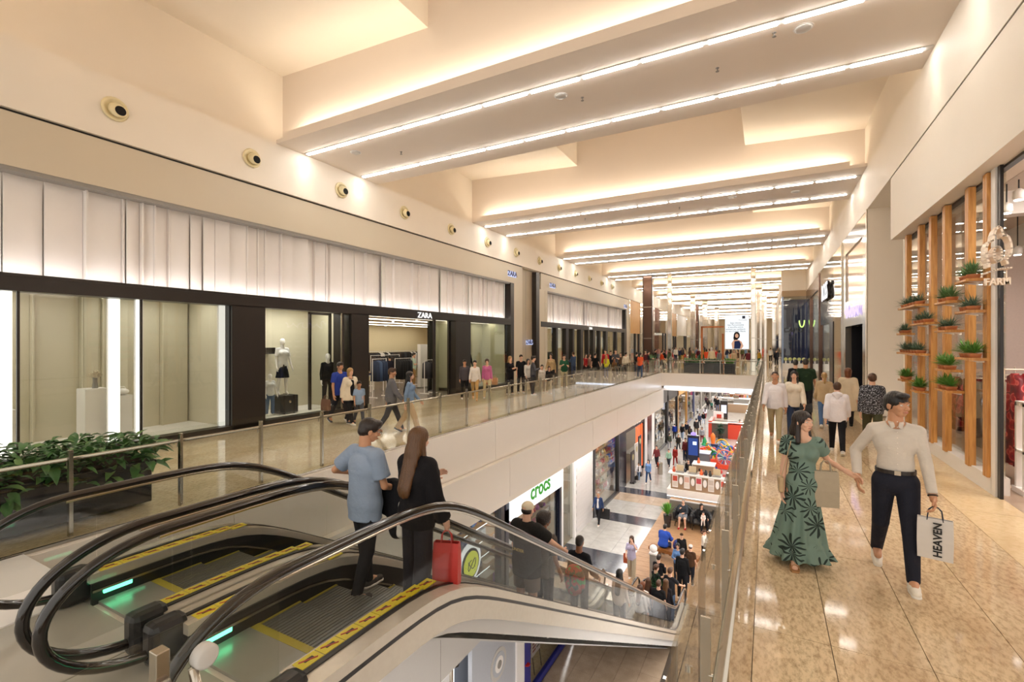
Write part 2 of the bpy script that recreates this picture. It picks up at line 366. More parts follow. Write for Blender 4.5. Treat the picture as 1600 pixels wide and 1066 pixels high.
# wall washer spots on the far beams' ends, smoke detectors, sprinklers, speaker grilles
def spot(x, y, z, to, e, name='wall_spot', size=.9, col=(1, .86, .68)):
    l = bpy.data.lights.new(name, 'SPOT'); l.energy = e; l.spot_size = size; l.spot_blend = .5; l.color = col; l.shadow_soft_size = .05
    o = bpy.data.objects.new(name, l); COL.objects.link(o); o.location = (x, y, z)
    o.rotation_euler = (Vector(to) - Vector((x, y, z))).to_track_quat('-Z', 'Y').to_euler(); return o
for n in range(6):
    for yy in (8.5 + 9.95 * n + .9, 8.5 + 9.95 * n + 3.0):
        spot(XL + .35, yy, 7.8, (XL - .1, yy, 6.6), 22); spot(2.4, yy, 7.8, (2.8, yy, 6.0), 22)
for i, (x, y) in enumerate([(-10.6, 10.0), (-4.1, 9.9), (.55, 9.8), (-1.2, 19.9), (.9, 20.3)]):
    t = thing('ceiling_speaker', (x, y, 7.85), ['round ceiling speaker at the left end of the nearest beam', 'round ceiling speaker in the middle of the nearest beam', 'large round ceiling speaker at the right of the nearest beam', 'round ceiling speaker on the second beam, left one', 'round ceiling speaker on the second beam, right one'][i], 'speaker', 'round ceiling speakers')
    MB().lathe((x, y, 7.85), [(.14, 0), (.14, -.012), (.11, -.03), (.02, -.035)], 20).build('grille', LGREY, t, True)
    MB().lathe((x, y, 7.855), [(.16, 0), (.16, -.01)], 20).build('rim', WHITE, t)
for i, (x, y, z) in enumerate([(-3.7, 10.2, 7.85), (-.9, 10.4, 7.85), (.1, 9.7, 7.85), (-9.4, 10.6, 7.85), (-3.2, 20.4, 7.85), (-7.2, 20.2, 7.85)]):
    t = thing('sprinkler', (x, y, z), 'small pendent sprinkler head under a ceiling beam', 'sprinkler', 'sprinkler heads under the beams')
    MB().lathe((x, y, z), [(.035, 0), (.035, -.008), (.012, -.012), (.012, -.05)], 10).build('stem', GREY, t)
    MB().lathe((x, y, z - .075), [(.035, 0), (.035, .006)], 10).build('deflector', GREY, t)
# ================================================================ LEFT SHOP FRONTS
FLU = mat('flute_white', '#ece6e2', .45, var=.03, scale=3)
def flutes(parent, y0, y1, z0, z1, xb, seed, wmin=.16, wmax=.62, m=None):
    r = random.Random(seed); y = y0; k = 0
    while y < y1 - .02:
        w = min(r.uniform(wmin, wmax), y1 - y); d = r.uniform(.03, .15); s = r.choice((-1, 1))
        a, b = (xb, xb + d) if s > 0 else (xb + d, xb)
        MB().prism([(a, y + .006), (b, y + w - .006), (b - .03, y + w - .006), (a - .03, y + .006)], 'z', z0, z1).build('fluted_panel', m or FLU, parent)
        y += w; k += 1
        if r.random() < .6 and y < y1 - .1: bx('rib', m or FLU, parent, xb - .02, xb + r.uniform(.06, .17), y, y + .03, z0, z1); y += .045
def facade(y0, y1, ysc, ye, label, seed, wmax):
    t = thing('shop_facade', (XL, y0, 0), label, 'shop facade')
    bx('fascia', BEIGE, t, XL - .35, XL, y0, ye, 5.5, 6.48)
    bx('shadow_gap', BLACK, t, XL - .3, XL - .04, y0, ye, 6.46, 6.53)
    bx('end_panel', BEIGE, t, XL - .35, XL, ysc + .38, ye, 0, 5.5)
    bx('end_post', BLACK, t, XL - .35, XL + .02, ysc, ysc + .38, 0, 5.48)
    bx('head_trim', GREY, t, XL - .3, XL - .02, y0, ysc, 5.42, 5.5)
    bx('header', BLACK, t, XL - .45, XL + .02, y0, ysc, 3.24, 3.52); bx('header_lip', BLACK, t, XL - .02, XL + .03, y0, ysc, 3.50, 3.56)
    bx('backing', FLU, t, XL - .50, XL - .46, y0, ysc, 3.5, 5.5)
    flutes(t, y0, ysc, 3.5, 5.43, XL - .36, seed, .16, wmax)
    bx('uplight', E_FLUTE, t, XL - .14, XL - .08, y0 + .05, ysc - .05, 3.525, 3.545)
    return t
f1 = facade(-2.5, 22, 22.15, 23.55, 'long black framed shop facade with a glowing fluted white screen on the near left', 3, .62)
text('sign', 'ZARA', (XL + .05, 14.95, 3.36), .30, '+x', emat('sign_letter', (1, .97, .93, 1), 1.2), f1, sx=1.15, bold=.004)
f2 = facade(26.0, 45, 45.3, 46.6, 'second black framed shop facade with a glowing fluted screen farther along the left', 11, .45)
bx('side_panel', BEIGE, f2, XL - .35, XL, 25.8, 26.9, 0, 5.5); bx('side_post', BEIGE, f2, XL - .34, XL + .01, 26.6, 26.95, 0, 5.48)
text('sign', 'ZARA', (XL + .05, 35, 3.37), .26, '+x', emat('sign_letter', (1, 1, 1, 1), 1), f2, sx=1.15)
wc = struct('wall_left_recess', MB().box(XL - .6, XL - .28, 23.5, 25.9, 0, 6.5), TAUPE, 'taupe recessed panel between the two black framed facades')
bx('dark_reveal', BLACK, wc, XL - .28, XL, 25.35, 25.8, 0, 6.45); bx('panel_joint', GREY, wc, XL - .285, XL - .275, 24.5, 24.52, 0, 6.4)
for (y, z, s, l) in ((22.3, 5.95, .36, 'small backlit blue shop name at the top corner of the near facade'), (24.4, 2.3, .34, 'small backlit blue shop name low on the taupe recess'), (27.7, 5.9, .34, 'small backlit blue shop name above the second fluted screen'), (45.2, 5.75, .4, 'small backlit blue shop name at the far corner of the second facade')):
    t = thing('lit_sign', (XL, y, z), l, 'sign')
    bx('light_plate', emat('sign_plate', (.62, .68, 1, 1), 1.1), t, XL + .01, XL + .03, y - s * 1.25, y + s * 1.25, z - s * .42, z + s * .42)
    text('letters', 'ZARA', (XL + .05, y, z), s, '+x', mat('sign_navy', '#1c1f5a', .4), t, sx=1.1, bold=.008)
# base structure of facade 1: piers, windows, kerb
kerb = MB().box(XL - .3, XL + .02, -2.5, 11.97, 0, .16).box(XL - .3, XL + .02, 17.1, 22.2, 0, .16).build('kerb', BLACK, f1)
for (a, b) in ((7.25, 8.16), (11.2, 11.97), (17.12, 18.3)): bx('pier', BLACK, f1, XL - .45, XL + .02, a, b, 0, 3.26)
bx('pier_light_edge', STEEL, f1, XL - .02, XL + .01, 10.78, 10.82, .16, 3.24); bx('pier', BLACK, f1, XL - .4, XL - .05, 10.82, 10.95, .16, 3.24)
for i, (a, b) in enumerate(((-2.5, .2), (.2, 3.35), (3.35, 5.3), (5.3, 7.25), (8.16, 11.2), (18.3, 22.15))):
    bx('window_pane', GLS, f1, XL - .10, XL - .085, a + .01, b - .01, .16, 3.24)
    bx('mullion', BLACK, f1, XL - .12, XL - .07, b - .02, b + .02, .16, 3.24)
bx('glass_leaf', GLS, f1, XL - .35, XL - .33, 16.1, 17.08, .02, 3.1); bx('leaf_frame', BLACK, f1, XL - .38, XL - .30, 15.98, 16.1, 0, 3.24); bx('leaf_frame', BLACK, f1, XL - .38, XL - .30, 17.05, 17.15, 0, 3.24)
# window displays
DISP = mat('display_screen', '#cfc8b2', .5, var=.04, scale=2)
wd = struct('wall_display_left', MB().box(-14.3, -14.2, -2.5, 7.3, 0, 3.5).box(-14.3, -14.2, 8.1, 11.9, 0, 3.5).box(-14.2, -12.5, 7.3, 7.36, 0, 3.5).box(-14.2, -12.5, 8.1, 8.16, 0, 3.5).box(-14.2, -12.5, 11.3, 11.36, 0, 3.5), DISP)
flutes(wd, -2.5, 7.25, .1, 3.4, -14.1, 21, .25, .8, DISP)
struct('floor_display', MB().box(-14.3, XL - .1, -2.5, 7.3, .0, .12).box(-14.3, XL - .1, 8.1, 11.4, 0, .12), WHITE)
struct('ceiling_display', MB().box(-14.3, XL - .4, -2.5, 7.3, 3.4, 3.5).box(-14.3, XL - .4, 8.1, 11.4, 3.4, 3.5), WHITE)
for i, (y0, y1) in enumerate(((-1, 1.5), (2, 4), (5.2, 7), (8.6, 11))):
    t = thing('downlight_panel', (-13.1, y0, 3.38), 'slim white light panel in the ceiling of a display window', 'light', 'display window ceiling lights')
    bx('lens', emat('display_lens%d' % (i > 2), (1, .96, .92, 1), 5 if i < 3 else 11), t, -13.5, -12.8, y0, y1, 3.375, 3.395)
for (x, y0, y1, l) in ((-12.25, 3.16, 3.30, 'leftmost glowing vertical light column in the display window'), (-12.45, 4.85, 5.03, 'glowing light column behind the white pedestals'), (-12.25, 5.27, 5.37, 'narrow bright light column right of the white pedestals'), (-12.3, 7.1, 7.22, 'soft light column at the right end of the long display window')):
    t = thing('light_column', (x, y0, .12), l, 'light'); bx('tube', E_COL if y0 < 7 else emat('soft_tube', (1, .95, .9, 1), .9), t, x - .08, x, y0, y1, .12, 3.38); bx('back', WHITE, t, x - .12, x - .08, y0 - .02, y1 + .02, .12, 3.38)
def pedestal(y, w, h, l, x=-12.95):
    t = thing('pedestal', (x, y, .12), l, 'pedestal'); bx('plinth', WHITE, t, x - w / 2, x + w / 2, y - w / 2, y + w / 2, .12, h, bevel=.008); bx('base', LGREY, t, x - w / 2 + .02, x + w / 2 - .02, y - w / 2 + .02, y + w / 2 - .02, .12, .14)
pedestal(4.74, .42, 1.30, 'taller white pedestal in the display window, carrying a vase'); pedestal(5.24, .34, 1.10, 'shorter white pedestal in the display window, carrying a bag'); pedestal(3.3, .4, 1.0, 'white pedestal at the left edge of the display window')
t = thing('vase', (-12.9, 4.76, 1.30), 'slim dark vase with a pale dome of dried flowers on the taller pedestal', 'vase')
MB().lathe((-12.9, 4.76, 1.30), [(.05, 0), (.055, .02), (.04, .15), (.045, .24)], 12).build('vase_body', GREY, t, True)
m = MB()
for i in range(60):
    a = random.uniform(0, 6.28); e = random.uniform(.1, 1.4); r = .17
    m.blade((-12.9, 4.76, 1.5), (-12.9 + r * math.cos(a) * math.cos(e), 4.76 + r * math.sin(a) * math.cos(e), 1.55 + .15 * math.sin(e)), .05)
m.build('dried_flowers', mat('dried_cream', '#ddd2bd', .8), t)
t = thing('handbag', (-12.9, 5.24, 1.10), 'small white handbag on the shorter pedestal in the window', 'bag')
MB().sphere((-12.9, 5.24, 1.18), .14, 14, 8, .55).build('bag_body', WHITE, t, True); MB().tube([(-12.9, 5.15, 1.22), (-12.9, 5.19, 1.29), (-12.9, 5.29, 1.29), (-12.9, 5.33, 1.22)], .012).build('handle', WHITE, t)
# display 2: shelf bar, suitcase, screen
t = thing('wall_bar', (-13.8, 8.2, 2.0), 'black horizontal display bar across the back of the mannequin window', 'shelf'); bx('bar', BLACK, t, -14.15, -13.9, 8.2, 9.75, 1.95, 2.13); bx('lip', DARK, t, -13.9, -13.85, 8.2, 9.75, 1.93, 1.97)
t = thing('trunk', (-13.1, 9.55, .12), 'black leather trunk standing beside the mannequins', 'suitcase')
bx('body', DARK, t, -13.35, -12.85, 9.2, 9.8, .14, .68, bevel=.02); bx('strap', BLACK, t, -13.36, -12.84, 9.3, 9.34, .13, .69); bx('strap', BLACK, t, -13.36, -12.84, 9.64, 9.68, .13, .69)
bx('clasp', STEEL, t, -12.85, -12.83, 9.47, 9.53, .45, .52)
t = thing('display_screen', (-13.0, 10.45, .12), 'black framed glass screen at the right of the mannequin window', 'screen')
for y in (10.3, 11.1): bx('post', BLACK, t, -13.04, -12.96, y, y + .07, .12, 3.3)
bx('rail', BLACK, t, -13.04, -12.96, 10.3, 11.15, 3.2, 3.3); bx('screen_pane', GLT, t, -13.01, -12.99, 10.37, 11.1, .12, 3.2)
# right window of facade 1
struct('wall_display_right', MB().box(-13.9, -13.8, 18.0, 22.2, 0, 3.5).box(-13.8, -12.4, 18.2, 18.25, 0, 3.5).box(-13.8, -12.4, 22.1, 22.2, 0, 3.5), mat('display_green', '#b9b89f', .5))
struct('floor_display_right', MB().box(-13.9, XL - .1, 18.2, 22.2, 0, .14), LGREY)
t = thing('display_stand', (-13.3, 18.7, .14), 'black post and beam stand in the far display window', 'stand')
for y in (18.6, 19.2): bx('post', BLACK, t, -13.35, -13.28, y, y + .12, .14, 2.35)
bx('beam', BLACK, t, -13.38, -13.25, 18.35, 19.7, 2.35, 2.62)
# interior of shop 1
sh = struct('floor_shop_left', MB().box(-21, XL - .0, 11.4, 26.5, -.02, .0), mat('shop_floor_dark', '#8f837a', .2), 'shop floor seen through the open entrance on the left')
struct('wall_shop_left', MB().box(-21, -20.9, 11, 26.6, 0, 3.4).box(-21, -14.3, 11.36, 11.42, 0, 3.4).box(-21, -12.7, 26.5, 26.6, 0, 3.4), mat('shop_wall', '#e9dcb8', .5))
struct('ceiling_shop_left', MB().box(-21, XL - .5, 11.37, 26.5, 3.32, 3.5), mat('shop_ceiling', '#d9c8b0', .6))
for x in (-19.8, -17.4, -15, -13.2):
    t = thing('ceiling_panel_light', (x, 12, 3.3), 'long white light inside the open shop, between its racks', 'light', 'lights inside the left shop'); bx('lens', emat('shop_lens', (1, .9, .74, 1), 5), t, x - .2, x + .2, 12, 25, 3.30, 3.315)
for k in range(14):
    x = -20.2 + (k % 5) * 1.45; y = 13.2 + (k // 5) * 4.1
    t = thing('recessed_spot', (x, y, 3.3), 'tiny recessed spot in the ceiling of the open shop', 'light', 'recessed spots in the open shop'); MB().lathe((x, y, 3.3), [(.05, 0), (.05, -.02)], 8).build('lens', E_SPOT, t)
GAR = {}
def garment(x, y, z, L, m, axis, wid=.42, label='garment', group=None, puff=.05):
    key = (m.name, round(L, 1), round(wid, 2), axis)
    t = thing('garment', (x, y, z), label, 'clothing', group)
    if key not in GAR:
        g = MB(); n = 7
        for i in range(n):   # a hanging garment: shoulder slope, folds down the front
            s = -1 + 2 * i / (n - 1); zt = -.03 - .10 * abs(s) ** 1.5; th = puff * (1 if i % 2 else .6)
            g.v += [(s * wid / 2, -th, zt), (s * wid / 2, th, zt), (s * wid / 2 * 1.08, -th * 1.5, -L), (s * wid / 2 * 1.08, th * 1.5, -L)]
        for i in range(n - 1):
            a = 4 * i; b = a + 4; g.f += [(a, b, b + 2, a + 2), (b + 1, a + 1, a + 3, b + 3), (a + 1, b + 1, b, a), (a + 2, b + 2, b + 3, a + 3)]
        g.f += [(1, 0, 2, 3), (4 * n - 4, 4 * n - 3, 4 * n - 1, 4 * n - 2)]
        if axis == 'y': g.v = [(-p[1], p[0], p[2]) for p in g.v]
        GAR[key] = g.build('cloth', m, t, True, local=True)
        GAR[key + ('h',)] = MB().tube([(0, 0, -.03), (0, 0, .03), (.0, .02, .05), (0, .0, .07)], .005, 5).build('hanger', STEEL, t, local=True)
    else: dupe(GAR[key], t); dupe(GAR[key + ('h',)], t)
    return t
def rack(x0, y0, L, axis, z, mats_, gl, label, group, dens=.11, frame=WHITE, cat='clothes rack'):
    t = thing('clothes_rack', (x0, y0, 0), label, cat)
    ex, ey = (x0 + L, y0) if axis == 'x' else (x0, y0 + L)
    m = MB().tube([(x0, y0, z), (ex, ey, z)], .015, 6); m.build('rail', frame, t)
    for (x, y) in ((x0, y0), (ex, ey)):
        MB().tube([(x, y, .02), (x, y, z + .02)], .018, 6).build('upright', frame, t)
        bx('foot', frame, t, *((x - .03, x + .03, y - .25, y + .25) if axis == 'x' else (x - .25, x + .25, y - .03, y + .03)), 0, .03)
    n = int(L / dens)
    for i in range(1, n):
        p = i * L / n; mm = random.choice(mats_); gx, gy = (x0 + p, y0) if axis == 'x' else (x0, y0 + p)
        garment(gx, gy, z - .03, random.choice(gl), mm, 'y' if axis == 'x' else 'x', label=group[0], group=group[1])
BK = [mat('cloth_black', '#17161a', .8), mat('cloth_black', '#17161a', .8), mat('cloth_charcoal', '#34343a', .8), mat('cloth_brown', '#3b2c26', .8)]
DN = [mat('cloth_denim', '#4b6387', .8), mat('cloth_denim_dark', '#2c3b57', .8)]
rack(-20.4, 19.5, 6.2, 'y', 1.75, BK + [mat('cloth_white', '#e6e2df', .8)], [.9, 1.1], 'long clothes rail along the back wall of the open shop', ('dark garment on the back wall rail of the open shop', 'garments on the back wall rail'), .16)
rack(-14.4, 14.5, .8, 'y', 1.6, DN, [.9], 'white framed rack of blue jeans inside the shop entrance', ('blue jeans hanging on the rack at the shop entrance', 'jeans on the entrance rack'), .15)
rack(-16.0, 17.6, 1.2, 'y', 1.5, BK, [.9, 1.0], 'white framed rack of black clothes in the middle of the open shop', ('black garment on the rack in the middle of the shop', 'garments on the middle rack'), .16)
rack(-13.5, 16.75, .6, 'y', 1.5, BK[:3], [.8], 'white framed rack of black clothes at the right of the entrance', ('black garment on the rack right of the entrance', 'garments right of the entrance'), .15)
rack(-18.4, 18.4, 2.2, 'y', 1.6, BK, [1.0], 'rack of dark coats deeper inside the open shop', ('dark coat on the rack deeper in the shop', 'dark coats in the shop'), .17)
t = thing('shop_partition', (-15.5, 19.2, 0), 'pale freestanding panel just right of the open entrance', 'partition'); bx('panel', WHITE, t, -15.6, -15.4, 18.8, 19.9, 0, 2.2); bx('foot', GREY, t, -15.7, -15.3, 18.8, 19.9, 0, .04)
t = thing('dark_screen', (-13.95, 18, 0), 'glossy black panel behind the glass door leaf', 'partition'); bx('panel', mat('gloss_black', '#131214', .08), t, -14.05, -13.95, 17.65, 18.6, 0, 3.3); bx('foot', GREY, t, -14.1, -13.92, 17.65, 18.6, 0, .05)
t = thing('display_table', (-16.4, 16.4, 0), 'low display table with folded clothes inside the entrance', 'table'); bx('table_top', WHITE, t, -16.8, -16.1, 16.1, 17.0, .72, .77)
for (a, b) in ((-16.78, 16.12), (-16.16, 16.12), (-16.78, 16.94), (-16.16, 16.94)): bx('leg', WHITE, t, a, a + .04, b, b + .04, 0, .72)
for i, c in enumerate(('#2b3350', '#c98b3d', '#e5e2dd', '#1d1c20')):
    o = thing('folded_clothes', (-16.5, 16.25 + i * .2, .77), f'folded {["navy", "mustard", "white", "black"][i]} garment on the display table in the shop', 'clothing'); 
    for k in range(3): bx('fold', mat('fold' + c[1:], c, .8), o, -16.7, -16.25, 16.17 + i * .2, 16.34 + i * .2, .77 + k * .035, .80 + k * .035)
# facade 2 base and dim interior
ys = [27.0, 28.6, 30.5, 31.6, 33.4, 34.8, 36.2, 37.6, 39.5, 42.4, 45.3]
for i in range(len(ys) - 1):
    bx('pier', BLACK, f2, XL - .3, XL + .02, ys[i + 1] - (.5 if i % 2 else .3), ys[i + 1], 0, 3.26)
    if i != 4: bx('window_pane', GLS, f2, XL - .12, XL - .105, ys[i], ys[i + 1] - .3, .1, 3.24)
struct('wall_shop_left_far', MB().box(-16, -15.9, 26.9, 46, 0, 3.5).box(-16, XL - .3, 26.7, 26.8, 0, 3.5).box(-16, XL - .3, 45.3, 45.4, 0, 3.5), mat('shop_wall', '#e9dcb8', .5))
struct('floor_shop_left_far', MB().box(-16, XL, 26.8, 45.4, -.02, .0), mat('shop_floor_dark', '#8f837a', .2))
struct('ceiling_shop_left_far', MB().box(-16, XL - .45, 26.8, 45.4, 3.4, 3.5), WHITE)
for y in (28, 32, 36, 41):
    t = thing('ceiling_panel_light', (-14, y, 3.38), 'white light panel inside the second shop on the left', 'light', 'lights inside the second left shop'); bx('lens', emat('shop_lens', (1, .9, .74, 1), 5), t, -14.4, -13.6, y, y + 2.4, 3.37, 3.39)
rack(-14.2, 27.5, 1.8, 'y', 1.6, BK, [.9], 'rack of dark clothes just inside the second left shop', ('dark garment in the second left shop', 'garments in the second left shop'), .2)
rack(-15.3, 32, 3.4, 'y', 1.6, BK, [1.0], 'long dark clothes rail deep in the second left shop', ('dark garment on the deep rail of the second left shop', 'garments on the deep rail'), .24)
# glossy shops beyond on the left
WOODP = wood('slat_oak', '#b98746', '#c99a58')
def far_shop(i, y0, y1, side, h, lab, kind, inner):
    s = -1 if side < 0 else 1; x = XL if side < 0 else 2.75
    t = thing('storefront', (x, y0, 0), lab, 'shop front'); X = lambda a, b: (min(x + s * a, x + s * b), max(x + s * a, x + s * b))
    bx('pilaster', CHROME, t, *X(-.05, .3), y0, y0 + .35, 0, 6.5); bx('fascia', kind, t, *X(0, .25), y0 + .35, y1, h, 6.5)
    bx('window_pane', GLS, t, *X(.1, .12), y0 + .35, y1 - 1.6, .1, h); bx('door_frame', DARK, t, *X(0, .2), y1 - 1.7, y1 - 1.55, 0, h); bx('door_frame', DARK, t, *X(0, .2), y1 - .12, y1, 0, h)
    bx('back_wall', inner, t, *X(3.4, 3.5), y0, y1, 0, h); bx('side_wall', inner, t, *X(.3, 3.4), y0, y0 + .1, 0, h); bx('inner_floor', LGREY, t, *X(0, 3.5), y0, y1, -.02, .01); bx('inner_ceiling', WHITE, t, *X(.2, 3.5), y0, y1, h, h + .1)
    bx('ceiling_lamp', emat('far_lens', (1, .93, .85, 1), 5), t, *X(1.2, 2.0), y0 + 1, y1 - 1, h - .03, h - .005)
    for k in range(4): bx('shelf', WHITE, t, *X(3.0, 3.4), y0 + .4, y1 - 2, .5 + .55 * k, .54 + .55 * k)
    return t
fs = [(46.6, 51, 'brown slatted', WOODP, '#d9c7a8'), (51, 58, 'mirrored', CHROME, '#b7b2ad'), (58, 66, 'reflective', CHROME, '#cfc6b8'), (66, 74, 'oak panelled', WOODP, '#8a5a44'), (74, 84, 'white', WHITE, '#e5dfd6'), (84, 96, 'pale', PAINT, '#d8cbb8'), (96, 112, 'grey', LGREY, '#cbbfae')]
for i, (a, b, n_, k_, c_) in enumerate(fs): far_shop(i, a, b, -1, 3.2 + .15 * (i % 3), f'{n_} shop front far along the left side, {ORD[i]} beyond the fluted facades', k_, mat('inner' + c_[1:], c_, .5))
struct('wall_end', MB().box(-12.6, 6, 128, 128.3, 0, 9), mat('end_cream', '#d9c8aa', .5), 'cream end wall of the mall hall')
struct('wall_left_far', MB().box(-12.6, XL, 112, 128, 0, 6.6), BEIGE)
# ================================================================ RIGHT SIDE: timber and plant screen shop
sf = thing('storefront', (3.05, 9.5, 0), 'glazed shop front behind a timber screen of hanging plants, on the right', 'shop front')
bx('kerb', WHITE, sf, 2.97, 3.18, 9.75, 15.2, 0, .26); bx('window_pane', GLS, sf, 3.12, 3.135, 9.75, 15.2, .26, 4.9)
bx('head_rail', BLACK, sf, 3.05, 3.14, 3, 15.2, 4.86, 4.92); bx('white_jamb', WHITE, sf, 2.97, 3.03, 9.6, 9.76, 0, 4.9); bx('black_jamb', BLACK, sf, 2.99, 3.03, 9.5, 9.59, 0, 4.9)
MB().tube([(3.3, 9.45, 0), (3.3, 9.45, 4.9)], .03, 6).build('inner_post', TIMBER, sf)
struct('wall_shop_right', MB().box(7.4, 7.5, 3, 15.4, 0, 4.95).box(3.14, 7.4, 15.2, 15.3, 0, 4.95), mat('shop_pink', '#dccdc6', .5))
struct('ceiling_shop_right', MB().box(3.41, 7.5, 3, 15.4, 4.9, 5.0), mat('shop_ceiling_warm', '#d3c4b6', .5))
cr = struct('trim_3', MB().box(3.4, 7.4, 11.2, 11.5, 4.5, 4.9).box(4.9, 5.2, 3, 15.2, 4.4, 4.9), WHITE)
for i, y in enumerate((14.6, 13.5, 12.66, 11.8, 10.62, 9.86)):
    t = thing('timber_post', (2.97, y, .26), f'tall pale timber post of the plant screen, {["farthest", "second farthest", "third farthest", "third nearest", "second nearest", "nearest"][i]} one', 'post')
    for s in (0, 1): bx('board', TIMBER, t, 2.93, 3.03, y - .082 + s * .083, y - .003 + s * .083, .24, 4.88, bevel=.006)
POT = mat('terracotta', '#b9744a', .7); SOIL = mat('soil', '#3a2a20', .9)
GRN = [mat('leaf_green', '#5c8350', .55, var=.3, scale=9), mat('leaf_bluegreen', '#55705a', .6, var=.3, scale=9), mat('leaf_bright', '#5b8f3a', .5, var=.3, scale=9)]
sh_ = [(432, 570, 583), (345, 475, 675), (195, 330, 692), (245, 370, 765), (432, 570, 715), (190, 265, 808), (345, 470, 797), (190, 335, 892), (432, 575, 915), (345, 465, 963), (195, 270, 1005), (245, 330, 1052), (345, 470, 1050)]
nm = ['topmost', 'upper bushy', 'high left', 'middle left', 'upper right', 'small far left', 'middle', 'low left', 'lower right', 'low middle', 'lowest far left', 'lowest small', 'lowest middle']
for k, (a, b, yy) in enumerate(sh_):
    u0, u1, v = 1330 + a / 2.665, 1330 + b / 2.665, 220 + yy / 2.665
    p = scr((u0 + u1) / 2, v, X=2.76); yb = scr(u0, v, X=2.70)[1]; ya = scr(u1, v, X=2.95)[1]; z = p[2]
    yb = min(yb, 15.4); 
    t = thing('plant_shelf', (2.8, ya, z), f'{nm[k]} pale wooden shelf of the plant screen', 'shelf')
    MB().prism([(2.70, z - .0), (2.70, z + .035), (2.95, z + .035), (2.95, z)], 'y', ya, yb).build('board', TIMBER, t, bevel=.005)
    for y in (ya + .12, yb - .12): MB().prism([(2.75, z), (2.95, z), (2.95, z - .04)], 'y', y - .008, y + .008).build('bracket', WHITE, t)
    n = max(3, int((yb - ya) / .21)); kind = [0, 0, 1, 1, 1, 1, 1, 1, 2, 2, 2, 2, 2][k]
    tp = thing('planter_row', (2.78, ya, z + .03), f'terracotta pots of {["dark spiky", "feathery blue green", "bright grassy"][kind]} plants on the {nm[k]} shelf', 'plant')
    for i in range(n):
        y = ya + (i + .5) * (yb - ya) / n
        pt = MB().lathe((2.81, y, z + .03), [(.07, 0), (.085, .06), (.09, .075), (.075, .075), (.07, .065)], 10).build('pot', POT, tp, True)
        m = MB(); R = [.25, .23, .25][kind]
        for j in range(64):
            az = random.uniform(0, 6.28); el_ = random.uniform(.15, 1.45) if kind != 1 else random.uniform(-.1, 1.3); L = R * random.uniform(.6, 1.15)
            m.blade((2.81, y, z + .11), (2.81 + L * math.cos(az) * math.cos(el_), y + L * math.sin(az) * math.cos(el_), z + .11 + L * math.sin(el_)), (.018, .012, .022)[kind], random.uniform(0, .05))
        m.build('foliage', GRN[(kind, 1, 2)[kind] if kind else 0], pt)
# blade sign with flower outline
sg = thing('blade_sign', (2.82, 9.2, 3.3), 'cream three-dimensional flower outline sign with shop name, hanging at the entrance', 'sign')
CR = mat('sign_cream', '#f3e3cf', .4)
def ribbon(pts, y0, y1, th):   # an outline in x-z extruded in y
    m = MB()
    for i in range(len(pts) - 1):
        (x0, z0), (x1, z1) = pts[i], pts[i + 1]; d = Vector((x1 - x0, z1 - z0)); n_ = Vector((-d.y, d.x)).normalized() * th; e = d.normalized() * th * .5
        m.prism([(x0 - e.x + n_.x, z0 - e.y + n_.y), (x0 - e.x - n_.x, z0 - e.y - n_.y), (x1 + e.x - n_.x, z1 + e.y - n_.y), (x1 + e.x + n_.x, z1 + e.y + n_.y)], 'y', y0, y1)
    return m
def at(u, v, Y=9.1): p = scr(u, v, Y=Y); return (p[0], p[2])
o_ = [(1546, 417), (1545.5, 410), (1543, 404), (1541.5, 396), (1542, 386), (1545, 379), (1549, 376.5), (1552, 376), (1553.5, 367), (1556.5, 359), (1561, 354), (1564.5, 356), (1567, 363), (1568, 369), (1572, 367), (1576.5, 370), (1580, 378), (1581.5, 388), (1580, 397), (1576, 402), (1573, 406), (1575, 412)]
ribbon([at(*q) for q in o_], 9.1, 9.28, .012).build('petal_outline', CR, sg)
c0 = at(1559.5, 397); ribbon([(c0[0] + .043 * math.cos(i * .4189), c0[1] + .105 * math.sin(i * .4189)) for i in range(16)], 9.1, 9.28, .012).build('inner_ring', CR, sg)
ribbon([at(u, 427 - 5.5 * math.sin((u - 1541) / 40 * 3.1) * .4 - (u - 1541) * .22) for u in range(1541, 1585, 4)], 9.1, 9.28, .011).build('wave', CR, sg)
c1 = at(1561, 440); text('shop_name', 'FARM', (c1[0], 9.16, c1[1]), .135, '-y', CR, sg, ext=.03, sx=.8, bold=.004)
MB().tube([(c0[0], 9.19, c0[1] + .36), (3.0, 9.7, c0[1] + .36)], .012, 6).build('arm', CR, sg)
for (x, z0, z1) in ((c1[0] + .1, c1[1], c1[1] + .16),): bx('hanger_rod', CR, sg, x, x + .01, 9.18, 9.2, z0, z1)
RED = bpy.data.materials.new('cloth_red_floral'); RED.use_nodes = True
_n = RED.node_tree.nodes; _l = RED.node_tree.links; vo = _n.new('ShaderNodeTexVoronoi'); vo.inputs['Scale'].default_value = 7; tc = _n.new('ShaderNodeTexCoord'); rr = _n.new('ShaderNodeValToRGB')
_l.new(tc.outputs['Object'], vo.inputs['Vector']); _l.new(vo.outputs['Distance'], rr.inputs[0]); _l.new(rr.outputs[0], _n['Principled BSDF'].inputs['Base Color'])
rr.color_ramp.elements[0].color = rgb('#1b1013'); rr.color_ramp.elements[1].color = rgb('#4a0f16')
for p_, c_ in ((.12, '#8f1420'), (.4, '#b01d28'), (.5, '#d86a62'), (.55, '#7c1420')):
    e = rr.color_ramp.elements.new(p_); e.color = rgb(c_)
rack(3.36, 10.55, 1.9, 'x', 1.86, [RED], [1.5], 'cream rail of long red floral dresses inside the entrance', ('long red floral dress on the rail inside the entrance', 'red floral dresses'), .13, CR)
